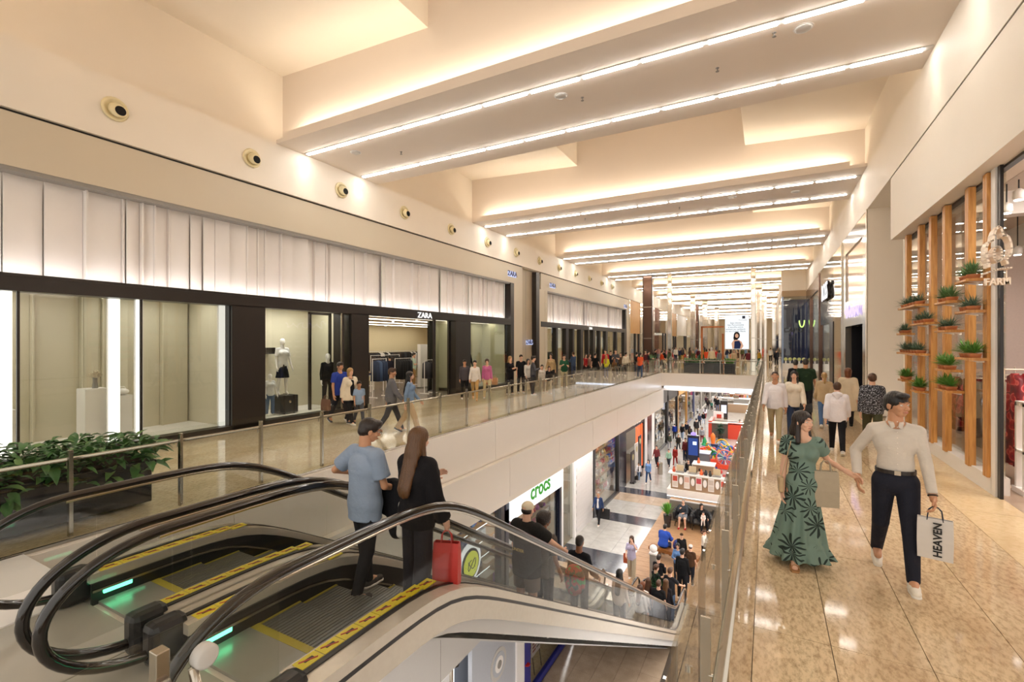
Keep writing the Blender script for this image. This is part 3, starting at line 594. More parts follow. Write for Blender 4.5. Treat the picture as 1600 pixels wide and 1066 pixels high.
rack(3.5, 12.4, 1.2, 'x', 1.6, [mat('cloth_pale', '#b9a69a', .8), mat('cloth_print', '#7d6a62', .8, var=.5, scale=30)], [1.3], 'rail of pale printed dresses behind the plant screen', ('pale printed dress behind the plant screen', 'pale printed dresses'), .15, CR)
rack(3.5, 13.9, 1.3, 'x', 1.6, [RED, mat('cloth_print', '#7d6a62', .8, var=.5, scale=30)], [1.2], 'farthest rail of mixed dresses behind the plant screen', ('mixed dress on the farthest rail behind the plant screen', 'mixed dresses'), .17, CR)
t = thing('security_gate', (3.4, 9.95, 0), 'white anti-theft gate at the shop entrance on the right edge', 'security gate')
for y in (9.85, 10.1): bx('upright', WHITE, t, 3.36, 3.44, y, y + .05, 0, 1.38)
bx('top_bar', WHITE, t, 3.36, 3.44, 9.85, 10.15, 1.33, 1.4); bx('mid_bar', WHITE, t, 3.36, 3.44, 9.85, 10.15, .62, .66); bx('foot', WHITE, t, 3.34, 3.46, 9.8, 10.2, 0, .08)
for i, (u, v, y) in enumerate(((1573, 333, 10.5), (1592, 312, 10.3), (1590, 398, 13.0), (1538, 345, 12.0), (1505, 330, 13.6))):
    x, _, z, _t = scr(u, v, Y=y)
    t = thing('track_spotlight', (x, y, z), f'white track spotlight inside the right hand shop, {["left of the front pair", "right of the front pair", "lower one farther back", "one seen between the timber posts", "one seen high between the far posts"][i]}', 'spotlight')
    MB().lathe((x, y, z), [(.06, 0), (.075, .03), (.07, .13), (.03, .17)], 14).build('lamp_head', WHITE, t, True); MB().lathe((x, y, z - .012), [(.055, 0), (.055, .01)], 14).build('lens', E_SPOT, t)
    MB().tube([(x, y, z + .16), (x, y, 4.85)], .01, 6).build('stem', DARK, t)
l = bpy.data.lights.new('shop_area', 'AREA'); l.energy = 260; l.size = 2.5; l.color = (1, .9, .82); o = bpy.data.objects.new('shop_area_light', l); COL.objects.link(o); o.location = (5.2, 9, 4.8)
# glossy fronts beyond the pier
METG = mat('satin_metal', '#a89f93', .16, .75, var=.04)
sa = thing('storefront', (2.75, 18.75, 0), 'satin grey shop front with a glowing script sign over a dark doorway', 'shop front')
bx('frame', METG, sa, 2.75, 2.95, 18.75, 19.3, 0, 6.48); bx('frame', METG, sa, 2.75, 2.95, 23.2, 24.0, 0, 6.48); bx('frame', METG, sa, 2.75, 2.95, 19.3, 23.2, 5.82, 6.48); bx('frame', METG, sa, 2.75, 2.95, 19.3, 23.2, 2.92, 3.9)
bx('display_panel', mat('pink_gloss', '#e0c4b4', .1, .5), sa, 2.80, 2.86, 19.3, 23.2, 3.9, 5.82)
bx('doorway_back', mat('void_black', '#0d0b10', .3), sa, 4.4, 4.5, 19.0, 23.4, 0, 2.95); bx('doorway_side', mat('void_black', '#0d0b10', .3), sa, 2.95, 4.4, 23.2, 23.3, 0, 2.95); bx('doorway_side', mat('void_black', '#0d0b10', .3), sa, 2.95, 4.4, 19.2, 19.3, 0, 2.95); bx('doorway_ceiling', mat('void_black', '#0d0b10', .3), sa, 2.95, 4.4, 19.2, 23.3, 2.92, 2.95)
m = MB(); nn = 60
m.tube([(2.70, 19.6 + 3.2 * (1 - i / nn) + .10 * math.sin(i * .9), 3.42 + .17 * math.sin(i * .55) + (.2 if 3 < i < 8 else 0)) for i in range(nn)], .022, 6); m.build('script_sign', emat('neon_violet', (.62, .50, 1, 1), 1.5), sa)
for k in range(6):
    for j in range(5):
        bx('eyewear_tray', emat('tray_glow', (.75, .75, .9, 1), .5), sa, 4.30, 4.38, 19.5 + j * .7, 19.9 + j * .7, .5 + k * .36, .62 + k * .36)
sb = thing('storefront', (2.75, 24, 0), 'mirror polished shop front with tall white letters, beyond the script sign', 'shop front')
bx('cladding', CHROME, sb, 2.75, 2.95, 24.0, 27.2, 0, 6.48); bx('cladding', mat('smoked_mirror', '#8b8378', .08, .9), sb, 2.75, 2.95, 27.2, 34, 3.3, 6.48); bx('divider', STEEL, sb, 2.70, 2.78, 24.0, 24.12, 0, 6.48)
bx('door_frame', BLACK, sb, 2.72, 2.95, 27.2, 28.6, 0, 3.3); bx('window_pane', GLS, sb, 2.8, 2.82, 28.6, 34, 0.1, 3.3); bx('back_wall', mat('boss_dark', '#4a453f', .4), sb, 5.5, 5.6, 27, 34, 0, 3.4); bx('inner_floor', LGREY, sb, 2.75, 5.6, 27, 34, -.02, .01)
text('letters', 'BOSS', (2.6, 29.6, 4.9), 1.25, '-x', emat('sign_letter2', (1, 1, 1, 1), .95), sb, ext=.02, bold=.0); text('letter_sides', 'BOSS', (2.66, 29.6, 4.9), 1.25, '-x', BLACK, sb, ext=.05, bold=.012)
sc_ = thing('storefront', (2.75, 34, 0), 'dark glazed shop front with bronze edging beyond the tall white letters', 'shop front')
bx('pilaster', BRONZE, sc_, 2.7, 2.95, 34, 34.5, 0, 6.48); bx('window_pane', GLS, sc_, 2.8, 2.82, 34.5, 45, 0, 5.6); bx('fascia', BRONZE, sc_, 2.75, 2.95, 34.5, 45.6, 5.6, 6.48); bx('back_wall', mat('boss_dark', '#4a453f', .4), sc_, 5.5, 5.6, 34, 45.5, 0, 5.7); bx('pilaster', BRONZE, sc_, 2.7, 2.95, 41, 41.3, 0, 5.6)
struct('floor_shop_right_far', MB().box(2.75, 7, 18.7, 45.6, -.03, .0), LGREY)
st = thing('kiosk_shop', (1.03, 45.6, 0), 'dark blue glazed shop corner facing the walkway under a tan header', 'shop front')
NAVYG = mat('navy_gloss', '#2b3150', .08, .2)
bx('wall_body', mat('tan_panel', '#a58b69', .5), st, 1.03, 3.2, 45.7, 60, 6.1, 6.6); bx('upper_wall', PAINT, st, 1.03, 3.2, 45.75, 60, 6.6, 9.4)
bx('corner_post', mat('post_blue', '#8fa3c4', .2), st, 1.0, 1.15, 45.6, 45.8, 0, 6.1); bx('window_pane', GLS, st, 1.15, 2.75, 45.68, 45.7, .5, 6.1); bx('counter', WHITE, st, 1.05, 2.75, 45.3, 45.7, 0, .55)
bx('back_wall', NAVYG, st, 1.03, 3.2, 49, 49.1, 0, 6.1); bx('side_pane', GLS, st, 1.03, 1.05, 45.8, 60, 0, 6.1); 
text('sign', 'CAPO', (1.85, 45.62, 3.3), .52, '-y', mat('sign_black', '#0b0b0d', .4), st, bold=.01)
m = MB().tube([(2.45 + .18 * math.cos(i * .35), 45.6, 4.1 + .55 * math.sin(i * .35)) for i in range(9, 19)], .05, 6); m.build('neon_curve', emat('neon_green', (.55, .85, .2, 1), 1.6), st)
for i in range(5):
    b = thing('flower_bunch', (1.3 + i * .32, 45.5, .55), 'pale bunch of flowers on the counter of the blue glazed shop', 'flowers', 'flower bunches on the counter')
    MB().lathe((1.3 + i * .32, 45.5, .55), [(.05, 0), (.07, .2)], 8).build('vase', WHITE, b); MB().sphere((1.3 + i * .32, 45.5, .9), .14, 8, 5).build('bloom', mat('bloom', '#c9cf8a', .8, var=.4), b)
far_shop(0, 60, 72, 1, 3.3, 'pale shop front far along the right side', PAINT, mat('inner_pale', '#d6c6b4', .5))
far_shop(1, 72, 90, 1, 3.3, 'grey shop front farthest along the right side', LGREY, mat('inner_pale', '#d6c6b4', .5))
struct('wall_right_far', MB().box(1.03, 3.2, 60, 128, 3.3, 9.4).box(2.7, 3.2, 90, 128, 0, 3.4), PAINT)
# ================================================================ RAILINGS
rr_ = thing('railing', (-.3, 2.3, 0), 'glass balustrade with flat steel posts and a round handrail beside the right walkway', 'railing')
MB().tube([(-.175, -.5, .9), (-.175, 37, .9)], .028, 14).build('handrail', STEEL, rr_, True)
p0 = g0 = b0 = None
for k in range(-2, 32):
    y = 2.3 + 1.12 * k
    if y > 37: break
    if p0 is None:
        p0 = MB().box(-.27, -.225, y - .006, y + .006, -.25, 1.06).build('post', STEEL, rr_, bevel=.002); p0.data.transform(Matrix.Translation((0, 0, 0)))
        b0 = MB().tube([(-.235, y, .80), (-.175, y, .80), (-.175, y, .885)], .008, 6).build('bracket', STEEL, rr_)
        g0 = MB().box(-.335, -.32, y + .004, y + 1.116, -.28, 1.10).build('glass_panel', GL, rr_); ybase = y
        c0_ = MB().lathe((-.312, y, .8), [(.009, -.015), (.009, .015)], 8).build('clamp', STEEL, rr_)
    else:
        for o in (p0, b0, g0, c0_): dupe(o, rr_, (0, y - ybase, 0))
rl = thing('railing', (-7.3, 3.6, 0), 'glass balustrade with square steel posts and handrail along the left void edge', 'railing')
MB().tube([(-7.36, -2, .9), (-7.36, 37.0, .9)], .024, 10).build('handrail', STEEL, rl, True)
p0 = None
for k in range(-2, 30):
    y = 2.45 + 1.2 * k
    if y > 37: break
    if p0 is None:
        p0 = MB().box(-7.31, -7.25, y - .02, y + .02, -.12, 1.02).build('post', STEEL, rl, bevel=.003); ybase = y
        g0 = MB().box(-7.245, -7.23, y + .004, y + 1.196, -.1, 1.1).build('glass_panel', GL, rl)
        b0 = MB().tube([(-7.28, y, .82), (-7.36, y, .82), (-7.36, y, .885)], .008, 6).build('bracket', STEEL, rl)
    else:
        for o in (p0, g0, b0): dupe(o, rl, (0, y - ybase, 0))
rb = thing('railing', (-7.1, 37.1, 0), 'glass balustrade across the far end of the void, in front of dark planters', 'railing')
MB().tube([(-7.2, 37.2, .95), (-.3, 37.2, .95)], .03, 8).build('handrail', STEEL, rb, True)
for k in range(6): bx('post', STEEL, rb, -7.1 + 1.36 * k - .03, -7.1 + 1.36 * k + .03, 37.12, 37.16, 0, 1.0)
for k in range(5): bx('glass_panel', GL, rb, -7.08 + 1.36 * k, -5.76 + 1.36 * k, 37.1, 37.115, .03, 1.08)
# planters
LV = [mat('leaf_variegated', '#5e7f45', .45, var=.45, scale=14), mat('leaf_dark', '#3f6a35', .45, var=.35, scale=12)]
pl = thing('planter_box', (-8.2, 1.7, 0), 'long glossy dark planter box overflowing with variegated leaves on the left walkway', 'planter')
PB = mat('planter_black', '#232326', .15, coat=.3)
bx('trough', PB, pl, -8.75, -7.72, -.6, 3.5, .04, .60, bevel=.015); bx('rim', PB, pl, -8.8, -7.68, -.64, 3.54, .55, .63, bevel=.01); bx('foot', BLACK, pl, -8.6, -7.9, -.4, 3.3, 0, .05); bx('compost', SOIL, pl, -8.68, -7.8, -.5, 3.42, .6, .66)
pg = thing('foliage_plant', (-8.2, 1.7, .6), 'dense variegated leafy plants filling the long dark planter', 'plant')
lm = []
for v_ in range(6):
    m = MB(); m.blade((0, 0, 0), (.24, 0, .06), .10, .10, 5); o = m.build('leaf', LV[v_ % 2], pg, True, local=True); lm.append(o)
R_ = random.Random(4)
def place_leaf(o):
    y = R_.uniform(-.5, 3.5); edge = R_.random()
    x = R_.uniform(-8.7, -7.7); z = .72 + R_.uniform(0, .33) * (1 - abs((x + 8.2) / .6) * .5)
    az = R_.uniform(-1.2, 1.2) if x > -8.2 else R_.uniform(1.9, 4.3)
    if edge < .45: x = -7.75 + R_.uniform(0, .14); z = .66 + R_.uniform(-.22, .22); az = R_.uniform(-.7, .7)
    if edge > .93: y = 3.5 + R_.uniform(0, .15); az = R_.uniform(.8, 2.2); z = .66 + R_.uniform(-.15, .2)
    o.location = (x + 8.2, y - 1.7, z - .6); o.rotation_euler = (R_.uniform(-.5, .5), R_.uniform(-.9, .6), az); s = R_.uniform(.7, 1.25); o.scale = (s, s, s)
for o in lm: place_leaf(o)
for i in range(294): place_leaf(dupe(lm[i % 6], pg))
m = MB()
for i in range(1500):
    y = R_.uniform(-.55, 3.55); x = R_.uniform(-8.75, -7.62); zz = .62 + R_.uniform(0, .36); az = R_.uniform(0, 6.28); L = R_.uniform(.1, .2)
    m.blade((x, y, zz), (x + L * math.cos(az), y + L * math.sin(az), zz + R_.uniform(-.02, .1)), .07, .06, 3)
m.build('leaf_mass', LV[1], pg, True)['kind'] = 'stuff'
def bush(x0, x1, y0, y1, z, n, h, label, mt):
    t = thing('leafy_plant', ((x0 + x1) / 2, (y0 + y1) / 2, z), label, 'plant'); m = MB()
    for i in range(n):
        x = random.uniform(x0, x1); y = random.uniform(y0, y1); az = random.uniform(0, 6.28); L = random.uniform(.5, 1) * h
        m.blade((x, y, z), (x + .5 * L * math.cos(az), y + .5 * L * math.sin(az), z + L), .08, .08)
    m.build('foliage', mt, t)
    m = MB()
    for i in range(8): x = random.uniform(x0, x1); y = random.uniform(y0, y1); m.tube([(x, y, z), (x, y, z + h * .6)], .01, 5)
    m.build('stem', GRN[0], t)
for i, (x0, x1) in enumerate(((-5.6, -4.3), (-4.2, -2.9), (-2.8, -2.1))):
    t = thing('planter_box', (x0, 37.9, 0), f'{["left", "middle", "right"][i]} dark planter behind the far glass balustrade', 'planter'); bx('trough', DARK, t, x0, x1, 37.6, 38.3, .03, .72, bevel=.01); bx('rim', DARK, t, x0 - .02, x1 + .02, 37.58, 38.32, .68, .74)
    bush(x0 + .1, x1 - .1, 37.7, 38.2, .74, 220, .5, f'low green plants in the {["left", "middle", "right"][i]} dark planter by the far balustrade', GRN[i])
t = thing('planter_box', (-7.9, 34.5, 0), 'dark planter by the corner where the left balustrade ends', 'planter'); bx('trough', DARK, t, -8.4, -7.6, 34.6, 36.8, .03, .72); bx('rim', DARK, t, -8.42, -7.58, 34.58, 36.82, .7, .76)
bush(-8.4, -7.6, 34.6, 36.8, .74, 260, .8, 'tall leafy plants in the dark planter at the corner of the left balustrade', GRN[0])
# columns on the far hall
def column(x, y, w, m_, l, mid=True):
    t = thing('column', (x, y, 0), l, 'column'); h = 7.82
    bx('shaft', m_, t, x - w / 2, x + w / 2, y - w / 2, y + w / 2, 0, h)
    for z in (0.12, 2.6, 5.2) if mid else (.12,): bx('joint_band', STEEL, t, x - w / 2 - .01, x + w / 2 + .01, y - w / 2 - .01, y + w / 2 + .01, z, z + .05)
    for s in (-1, 1):
        bx('corner_strip', STEEL if m_ is CHROME else BLACK, t, x + s * w / 2 - .03, x + s * w / 2 + .03, y - w / 2 - .02, y - w / 2 + .02, 0, h)
column(-8.8, 40.3, .72, BRONZE, 'wide bronze clad column, the nearest beyond the left balustrade'); column(-6.9, 39.3, .3, CHROME, 'slim mirror clad column at the left end of the far balustrade')
column(-7.6, 58, .5, CHROME, 'second slim mirror column standing in the far hall'); column(-9.3, 74, .8, BRONZE, 'farther bronze clad column on the left of the hall'); column(-7.5, 69, .6, CHROME, 'third slim mirror column, deep in the hall')
column(-7.0, 80, .6, CHROME, 'fourth slim mirror column, deepest on the left'); column(-.95, 39.3, .28, CHROME, 'mirror clad column at the right end of the far balustrade'); column(-.75, 49.5, .5, CHROME, 'wider mirror clad column behind the right hand one'); column(-.5, 64, .7, CHROME, 'mirror clad column far down the right of the hall')
column(.9, 72, .8, CHROME, 'mirror clad column beside the far right shops')
# hanging screen
t = thing('billboard_screen', (-2.6, 50, 1.6), 'large hanging advertising screen with a smiling woman and lines of text', 'screen')
bx('cabinet', LGREY, t, -3.68, -1.55, 50.02, 50.2, 1.62, 4.95); bx('display_face', emat('screen_white', (.93, .97, 1, 1), 1.0), t, -3.64, -1.59, 50.0, 50.02, 1.66, 4.91)
TB = mat('screen_text', '#222a44', .5)
for i, s in enumerate(('Seja cliente', 'Itaú Personnalité', 'e escolha entre', 'pontos ou cashback', 'no seu Cartão Black.')): text('text_line', s, (-2.72, 49.985, 4.15 - i * .2), .21, '-y', TB, t, ext=.001)
bx('logo_square', TB, t, -2.15, -1.9, 49.98, 50, 4.55, 4.8); text('logo_caption', 'Personnalité', (-2.1, 49.985, 4.42), .14, '-y', mat('txt_grey', '#77777f', .5), t, ext=.001)
def flat(pts, y, m_, nm_): return MB().prism(pts, 'y', y - .008, y).build(nm_, m_, t)
P2 = lambda cx, cz, rx, rz, n=14: [(cx + rx * math.cos(i * 6.283 / n), cz + rz * math.sin(i * 6.283 / n)) for i in range(n)]
flat(P2(-2.62, 2.95, .27, .36), 49.985, mat('pr_hair', '#17100f', .6), 'printed_hair'); flat(P2(-2.72, 2.72, .2, .3), 49.985, mat('pr_hair', '#17100f', .6), 'printed_hair')
flat([(-3.0, 1.68), (-3.08, 2.2), (-2.9, 2.5), (-2.5, 2.55), (-2.2, 2.35), (-2.05, 1.95), (-2.2, 1.68)], 49.975, emat('pr_skin', rgb('#d7a486'), .9), 'printed_arms'); flat([(-2.85, 1.68), (-2.82, 2.4), (-2.4, 2.45), (-2.25, 2.1), (-2.35, 1.68)], 49.965, emat('pr_dress', rgb('#262c47'), 1), 'printed_dress')
flat(P2(-2.62, 2.92, .15, .2), 49.965, emat('pr_skin', rgb('#d7a486'), .9), 'printed_face')
for x in (-3.3, -1.9): MB().tube([(x, 50.1, 4.95), (x, 50.1, 7.8)], .015, 5).build('cable', STEEL, t)
t = thing('timber_portal', (-4.6, 42, 0), 'orange timber portal frame with a pale dress form, in the far hall', 'display frame')
OR = mat('orange_wood', '#b5662c', .5)
for x in (-4.9, -3.3): bx('post', OR, t, x, x + .15, 42, 42.15, 0, 3.6 if x < -4 else 3.0)
bx('beam', OR, t, -4.9, -3.15, 42, 42.15, 3.5, 3.62)
# ================================================================ LOWER LEVEL SHOP FRONTS
XS = -8.1
def lshop(y0, y1, label, face, cols, seed, h=3.95, goods=True, glow=5):
    t = thing('storefront', (XS, y0, LOW), label, 'shop front'); r = random.Random(seed); zt = LOW + h
    bx('side_frame', face, t, XS - .25, XS + .02, y0, y0 + .22, LOW, zt + .5); bx('side_frame', face, t, XS - .25, XS + .02, y1 - .22, y1, LOW, zt + .5); bx('head', face, t, XS - .25, XS + .02, y0, y1, zt, max(zt + .7, -1.3 if y0 > 37 else -9))
    bx('window_pane', GLS, t, XS - .1, XS - .085, y0 + .22, y1 - .22, LOW + .1, zt); bx('sill', face, t, XS - .2, XS + .01, y0 + .22, y1 - .22, LOW, LOW + .12)
    bx('back_wall', mat('low_back', '#cfc6bb', .5), t, XS - 2.6, XS - 2.5, y0, y1, LOW, zt); bx('inner_ceiling', WHITE, t, XS - 2.6, XS - .2, y0, y1, zt, zt + .1); bx('ceiling_lamp', emat('low_lens%d' % glow, (1, .92, .82, 1), glow), t, XS - 1.8, XS - 1.1, y0 + .3, y1 - .3, zt - .03, zt - .005)
    bx('inner_floor', LGREY, t, XS - 2.5, XS - .1, y0, y1, LOW - .02, LOW + .02)
    for k in range(6):
        if seed == 1: bx('shelf_light', E_COOL, t, XS - .42, XS - .40, y0 + .3, y1 - .3, LOW + .47 + .52 * k, LOW + .50 + .52 * k)
        z = LOW + .5 + .52 * k; bx('shelf', mat('shelf_wood', '#8a6a4a', .5), t, XS - 1.1, XS - .4, y0 + .3, y1 - .3, z, z + .03)
    if goods:
        n = 0; bag = {}
        for k in range(6):
            y = y0 + .4
            while y < y1 - .5:
                w = r.uniform(.10, .26); hh = r.uniform(.10, .34); c = r.choice(cols); z = LOW + .53 + .52 * k; n += 1
                m = MB().box(XS - .75, XS - .55, y, y + w, z, z + hh) if r.random() < .5 else MB().lathe((XS - .65, y + w / 2, z), [(w * .45, 0), (w * .5, hh * .4), (w * .2, hh * .75), (w * .22, hh)], 8)
                if seed == 3:
                    o = m.build('merchandise', mat('goods' + c[1:], c, .45)); tag(o, 'small item among many on the shelves of the warm lit shoe shop', 'merchandise', 'goods in the shoe shop')
                else:
                    B = bag.setdefault(c, MB()); q = len(B.v); B.v += m.v; B.f += [tuple(i + q for i in f) for f in m.f]
                y += w + r.uniform(.05, .2)
        for c in bag: bag[c].build('merchandise', mat('goods' + c[1:], c, .45), t)['kind'] = 'stuff'
    return t
lshop(10.2, 14.4, 'blue lit shop under the left bulkhead with a round yellow sign', DARK, ['#4a6ea8', '#7f9fd0', '#2a3a66', '#d8e2f2', '#6c58a0'], 1)
s = lshop(14.5, 19.6, 'shop with a white lightbox and green lettering', mat('crocs_frame', '#151a2a', .3), ['#7a3fa0', '#3b66b0', '#e0e0ea', '#b0406a', '#2a2a50'], 2, 2.9)
bx('lightbox', emat('lightbox_white', (.97, 1, 1, 1), 1.35), s, XS - .1, XS + .10, 14.75, 19.4, -4.05, -3.0); text('letters', 'crocs', (XS + .12, 17.2, -3.5), .85, '+x', emat('crocs_green', (.10, .42, .06, 1), .8), s, sx=1.0, bold=.015)
t = thing('round_sign', (XS + .15, 11.9, -4.4), 'round white and yellow lit sign hanging by the blue lit shop', 'sign')
for (r_, m_, x_) in ((.62, emat('disc_white', (1, 1, 1, 1), 1.2), 0), (.46, mat('disc_black', '#151515', .4), .04), (.38, emat('disc_yellow', (.85, .9, .1, 1), .9), .07)):
    m = MB().lathe((0, 0, 0), [(r_, 0), (r_, .03)], 28); m.v = [(XS + .2 + x_ + p[2], 11.9 + p[0], -4.35 + p[1]) for p in m.v]; m.build('disc', m_, t)
MB().tube([(XS + .31, 11.9 + .2 * math.sin(i * .5), -4.35 + .14 * math.sin(i * .83)) for i in range(26)], .012, 5).build('scribble', mat('disc_black', '#151515', .4), t)
bx('bracket', DARK, t, XS, XS + .2, 11.88, 11.92, -3.75, -3.7)
s = thing('storefront', (XS, 19.6, LOW), 'white framed glass shop front with pale brick wall beside it', 'shop front')
bx('frame', WHITE, s, XS - .2, XS + .02, 19.6, 19.8, LOW, -2.5); bx('frame', WHITE, s, XS - .2, XS + .02, 21.2, 21.4, LOW, -2.5); bx('window_pane', GLS, s, XS - .1, XS - .085, 19.8, 21.2, LOW, -2.5); bx('back_wall', mat('low_back', '#cfc6bb', .5), s, XS - 1.6, XS - 1.5, 19.6, 21.4, LOW, -2.5)
bx('lamp', E_WHITE, s, XS - 1, XS - .7, 19.9, 21.1, -2.7, -2.65)
wbk = struct('wall_white_brick', MB().box(XS - .4, XS - .02, 21.4, 24.0, LOW, -2.5), LGREY, 'whitewashed brick wall on the level below')
BR = mat('white_brick', '#d9d5d2', .5, var=.08, scale=4); bk = None
for r_ in range(24):
    for c_ in range(10):
        y = 21.42 + c_ * .26 - (.13 if r_ % 2 else 0)
        if y < 21.4 or y > 23.75: continue
        if bk is None: bk = MB().box(XS - .02, XS, 0, .252, 0, .172).build('brick', BR, wbk, local=True); bk.location = (0, y, LOW + .01 + r_ * .18)
        else: dupe(bk, wbk, (0, y, LOW + .01 + r_ * .18))
lshop(24.1, 29.0, 'warm lit shoe shop with crowded shelves', DARK, ['#c8a24a', '#8a5a2c', '#d8c8b0', '#b05030', '#e8e0d0', '#4a5a3a', '#c03a3a'], 3, 4.0, glow=8)
s = thing('storefront', (XS, 29.0, LOW), 'dark bookshop front with a tall poster column and red light bars', 'shop front')
bx('dark_panel', mat('poster_dark', '#1b1a24', .2), s, XS - .2, XS, 29.0, 30.6, LOW, -2.4); bx('back_wall', mat('paris_back', '#2a1518', .4), s, XS - 1.8, XS - 1.7, 30.6, 35.4, LOW, -2.4); bx('head', BLACK, s, XS - .3, XS, 30.6, 35.4, -3.6, -2.4)
for k in range(4): bx('light_bar', emat('neon_red', (1, .12, .04, 1), 2.2), s, XS - .05, XS, 33.3 + .55 * k, 33.48 + .55 * k, LOW + .3, -3.65)
text('letters', 'PARIS', (XS + .06, 33.4, -3.1), .85, '+x', E_WHITE, s, bold=.02); bx('end_post', BLACK, s, XS - .3, XS + .02, 35.4, 35.8, LOW, -2.4)
for k in range(6):
    for j in range(7):
        o = bx('merchandise', mat('cosm%d' % ((k + j) % 4), ['#e8e4f4', '#5a7ad0', '#d05a6a', '#9aa8e0'][(k + j) % 4], .4), None, XS - 1.5, XS - 1.2, 30.9 + j * .33, 31.15 + j * .33, LOW + 1.2 + k * .42, LOW + 1.42 + k * .42); tag(o, 'bright cosmetics box on the shelves of the shop with red light bars', 'merchandise', 'cosmetics in the red lit shop')
    bx('shelf', WHITE, s, XS - 1.6, XS - 1.1, 30.8, 33.2, LOW + 1.17 + k * .42, LOW + 1.2 + k * .42)
for j, (y, c) in enumerate(((30.9, '#3a3436'), (31.9, '#c9c2ba'), (32.9, '#33302e'))):
    t = thing('poster_stand', (XS + .25, y, LOW), f'{["dark left", "pale middle", "dark right"][j]} standing poster outside the red lit shop', 'poster'); bx('poster_panel', mat('poster' + c[1:], c, .4), t, XS + .2, XS + .26, y, y + .85, LOW + .1 + j * .2, LOW + 2.1 + j * .35); bx('foot', BLACK, t, XS + .1, XS + .4, y + .2, y + .6, LOW, LOW + .1 + j * .2)
    m = MB().lathe((0, 0, 0), [(.2, 0), (.2, .01)], 16); m.v = [(XS + .26 + p[2], y + .42 + p[0], LOW + 1.7 + j * .35 + p[1]) for p in m.v]; m.build('emblem', mat('emblem', '#b8a878', .5), t)
s = thing('storefront', (XS, 35.8, LOW), 'pale shop front with a wide curved mirror panel and mannequins', 'shop front')
bx('frame', WHITE, s, XS - .2, XS + .02, 35.8, 36.6, LOW, -2.4); bx('wall_head', WHITE, s, XS - .2, XS + .02, 35.8, 39.2, -2.4, -1.3); bx('mirror_panel', mat('smoke_mirror', '#6a5a5c', .1, .8), s, XS - .1, XS + .02, 36.6, 38.2, LOW, -2.4); bx('frame', WHITE, s, XS - .2, XS + .02, 38.2, 39.2, LOW, -2.4)
lshop(39.3, 45, 'clothes shop with white mannequins on the level below', DARK, ['#3a4a7a', '#d8d8e0', '#1a1a24', '#7a8ab0'], 5, 3.9)
lshop(45.2, 50.5, 'dark fronted shop beyond the clothes shop below', mat('low_dark', '#1c1a1c', .3), ['#222226', '#c8b8a0', '#555560'], 6, 3.9)
lshop(50.7, 57, 'timber and gold edged shop farther along below', WOODP, ['#d0a878', '#f0e0c0', '#8a5a3a'], 7, 3.8)
for i, (a, b, c) in enumerate(((57.2, 63, '#5a5f80'), (63.2, 70, '#b0a8a0'), (70.2, 82, '#cfc8c0'), (82.2, 100, '#a8a098'))):
    lshop(a, b, ['violet fronted shop deep in the lower hall', 'grey fronted shop deep in the lower hall', 'pale fronted shop deep in the lower hall', 'last shop deep in the lower hall'][i], mat('lowf%d' % i, c, .4), ['#d0c8c0'], 8 + i, 3.8, goods=False)
struct('wall_lower_left', MB().box(-12, XS - 2.6, -2, 109, LOW, -2.5).box(XS - 2.6, XS, -2, 10.2, LOW, -2.4), LGREY)
# under-escalator wall with the small shops
XI = -5.5
wu = struct('wall_under_escalator', MB().prism([(-1, -4.2), (9.9, -4.2), (3.2, -.42), (-1, -.42)], 'x', XI - .1, XI), LGREY, 'grey infill wall under the escalators')
for y in (2.4, 4.0, 5.6, 7.3): bx('joint', GREY, wu, XI - .005, XI + .004, y, y + .012, -4.2, min(-.75, -.75 - .56 * (y - 3.2)) - .1)
struct('wall_under_front', MB().box(XI - .1, XI, -1, 4.0, LOW, -4.2).prism([(8.4, LOW), (10.7, LOW), (10.7, -4.95), (9.4, -4.2), (8.4, -4.2)], 'x', XI - .1, XI).prism([(-1, LOW), (14.9, LOW), (14.8, -6.93), (9.4, -4.0), (3.2, -.6), (-1, -.6)], 'x', XI - 1.0, XI - .95).prism([(-1, -.6), (3.2, -.6), (9.4, -4.0), (14.7, -6.9), (14.75, -6.85), (9.4, -3.93), (3.2, -.53), (-1, -.53)], 'x', XI - 1.0, XI - .02).box(XI - .95, XI - .1, -1, 8.4, -4.25, -4.2), mat('pillar_blue_grey', '#b4b9c2', .35))
t = thing('round_emblem', (XI + .02, 9.5, -5.15), 'round pale emblem on the grey pillar below the escalator', 'sign')
for r_, x_, m_ in ((.36, .0, LGREY), (.27, .012, mat('pillar_blue_grey', '#b4b9c2', .35)), (.18, .02, WHITE), (.09, .03, GREY)):
    m = MB().lathe((0, 0, 0), [(r_, 0), (r_, .012)], 24); m.v = [(XI + .005 + x_ + p[2], 9.5 + p[0], -5.15 + p[1]) for p in m.v]; m.build('ring', m_, t)
s = thing('storefront', (XI, 4.0, LOW), 'bright white display window with product photos, below the escalator', 'shop front')
bx('lit_back', emat('display_white', (1, .98, .96, 1), 2.2), s, XI - .5, XI - .46, 4.0, 8.4, LOW, -4.25)
for k in range(5):
    y = 4.3 + k * .85; bx('post', STEEL, s, XI - .06, XI, y - .03, y + .03, LOW, -4.2)
    MB().lathe((XI - .2, y + .4, -4.42), [(.06, 0), (.09, .1), (.04, .16)], 10).build('spot_head', BLACK, s)
    MB().sphere((XI - .42, y + .35, -5.1 - .1 * (k % 2)), .13, 12, 8, 1.6).build('product_bottle', mat('amber', '#c0702c', .2), s, True)
    bx('product_card', WHITE, s, XI - .44, XI - .42, y + .1, y + .6, -6.2, -4.7)
s = thing('storefront', (XI, 10.7, LOW), 'navy blue framed glass shop front below the escalator', 'shop front')
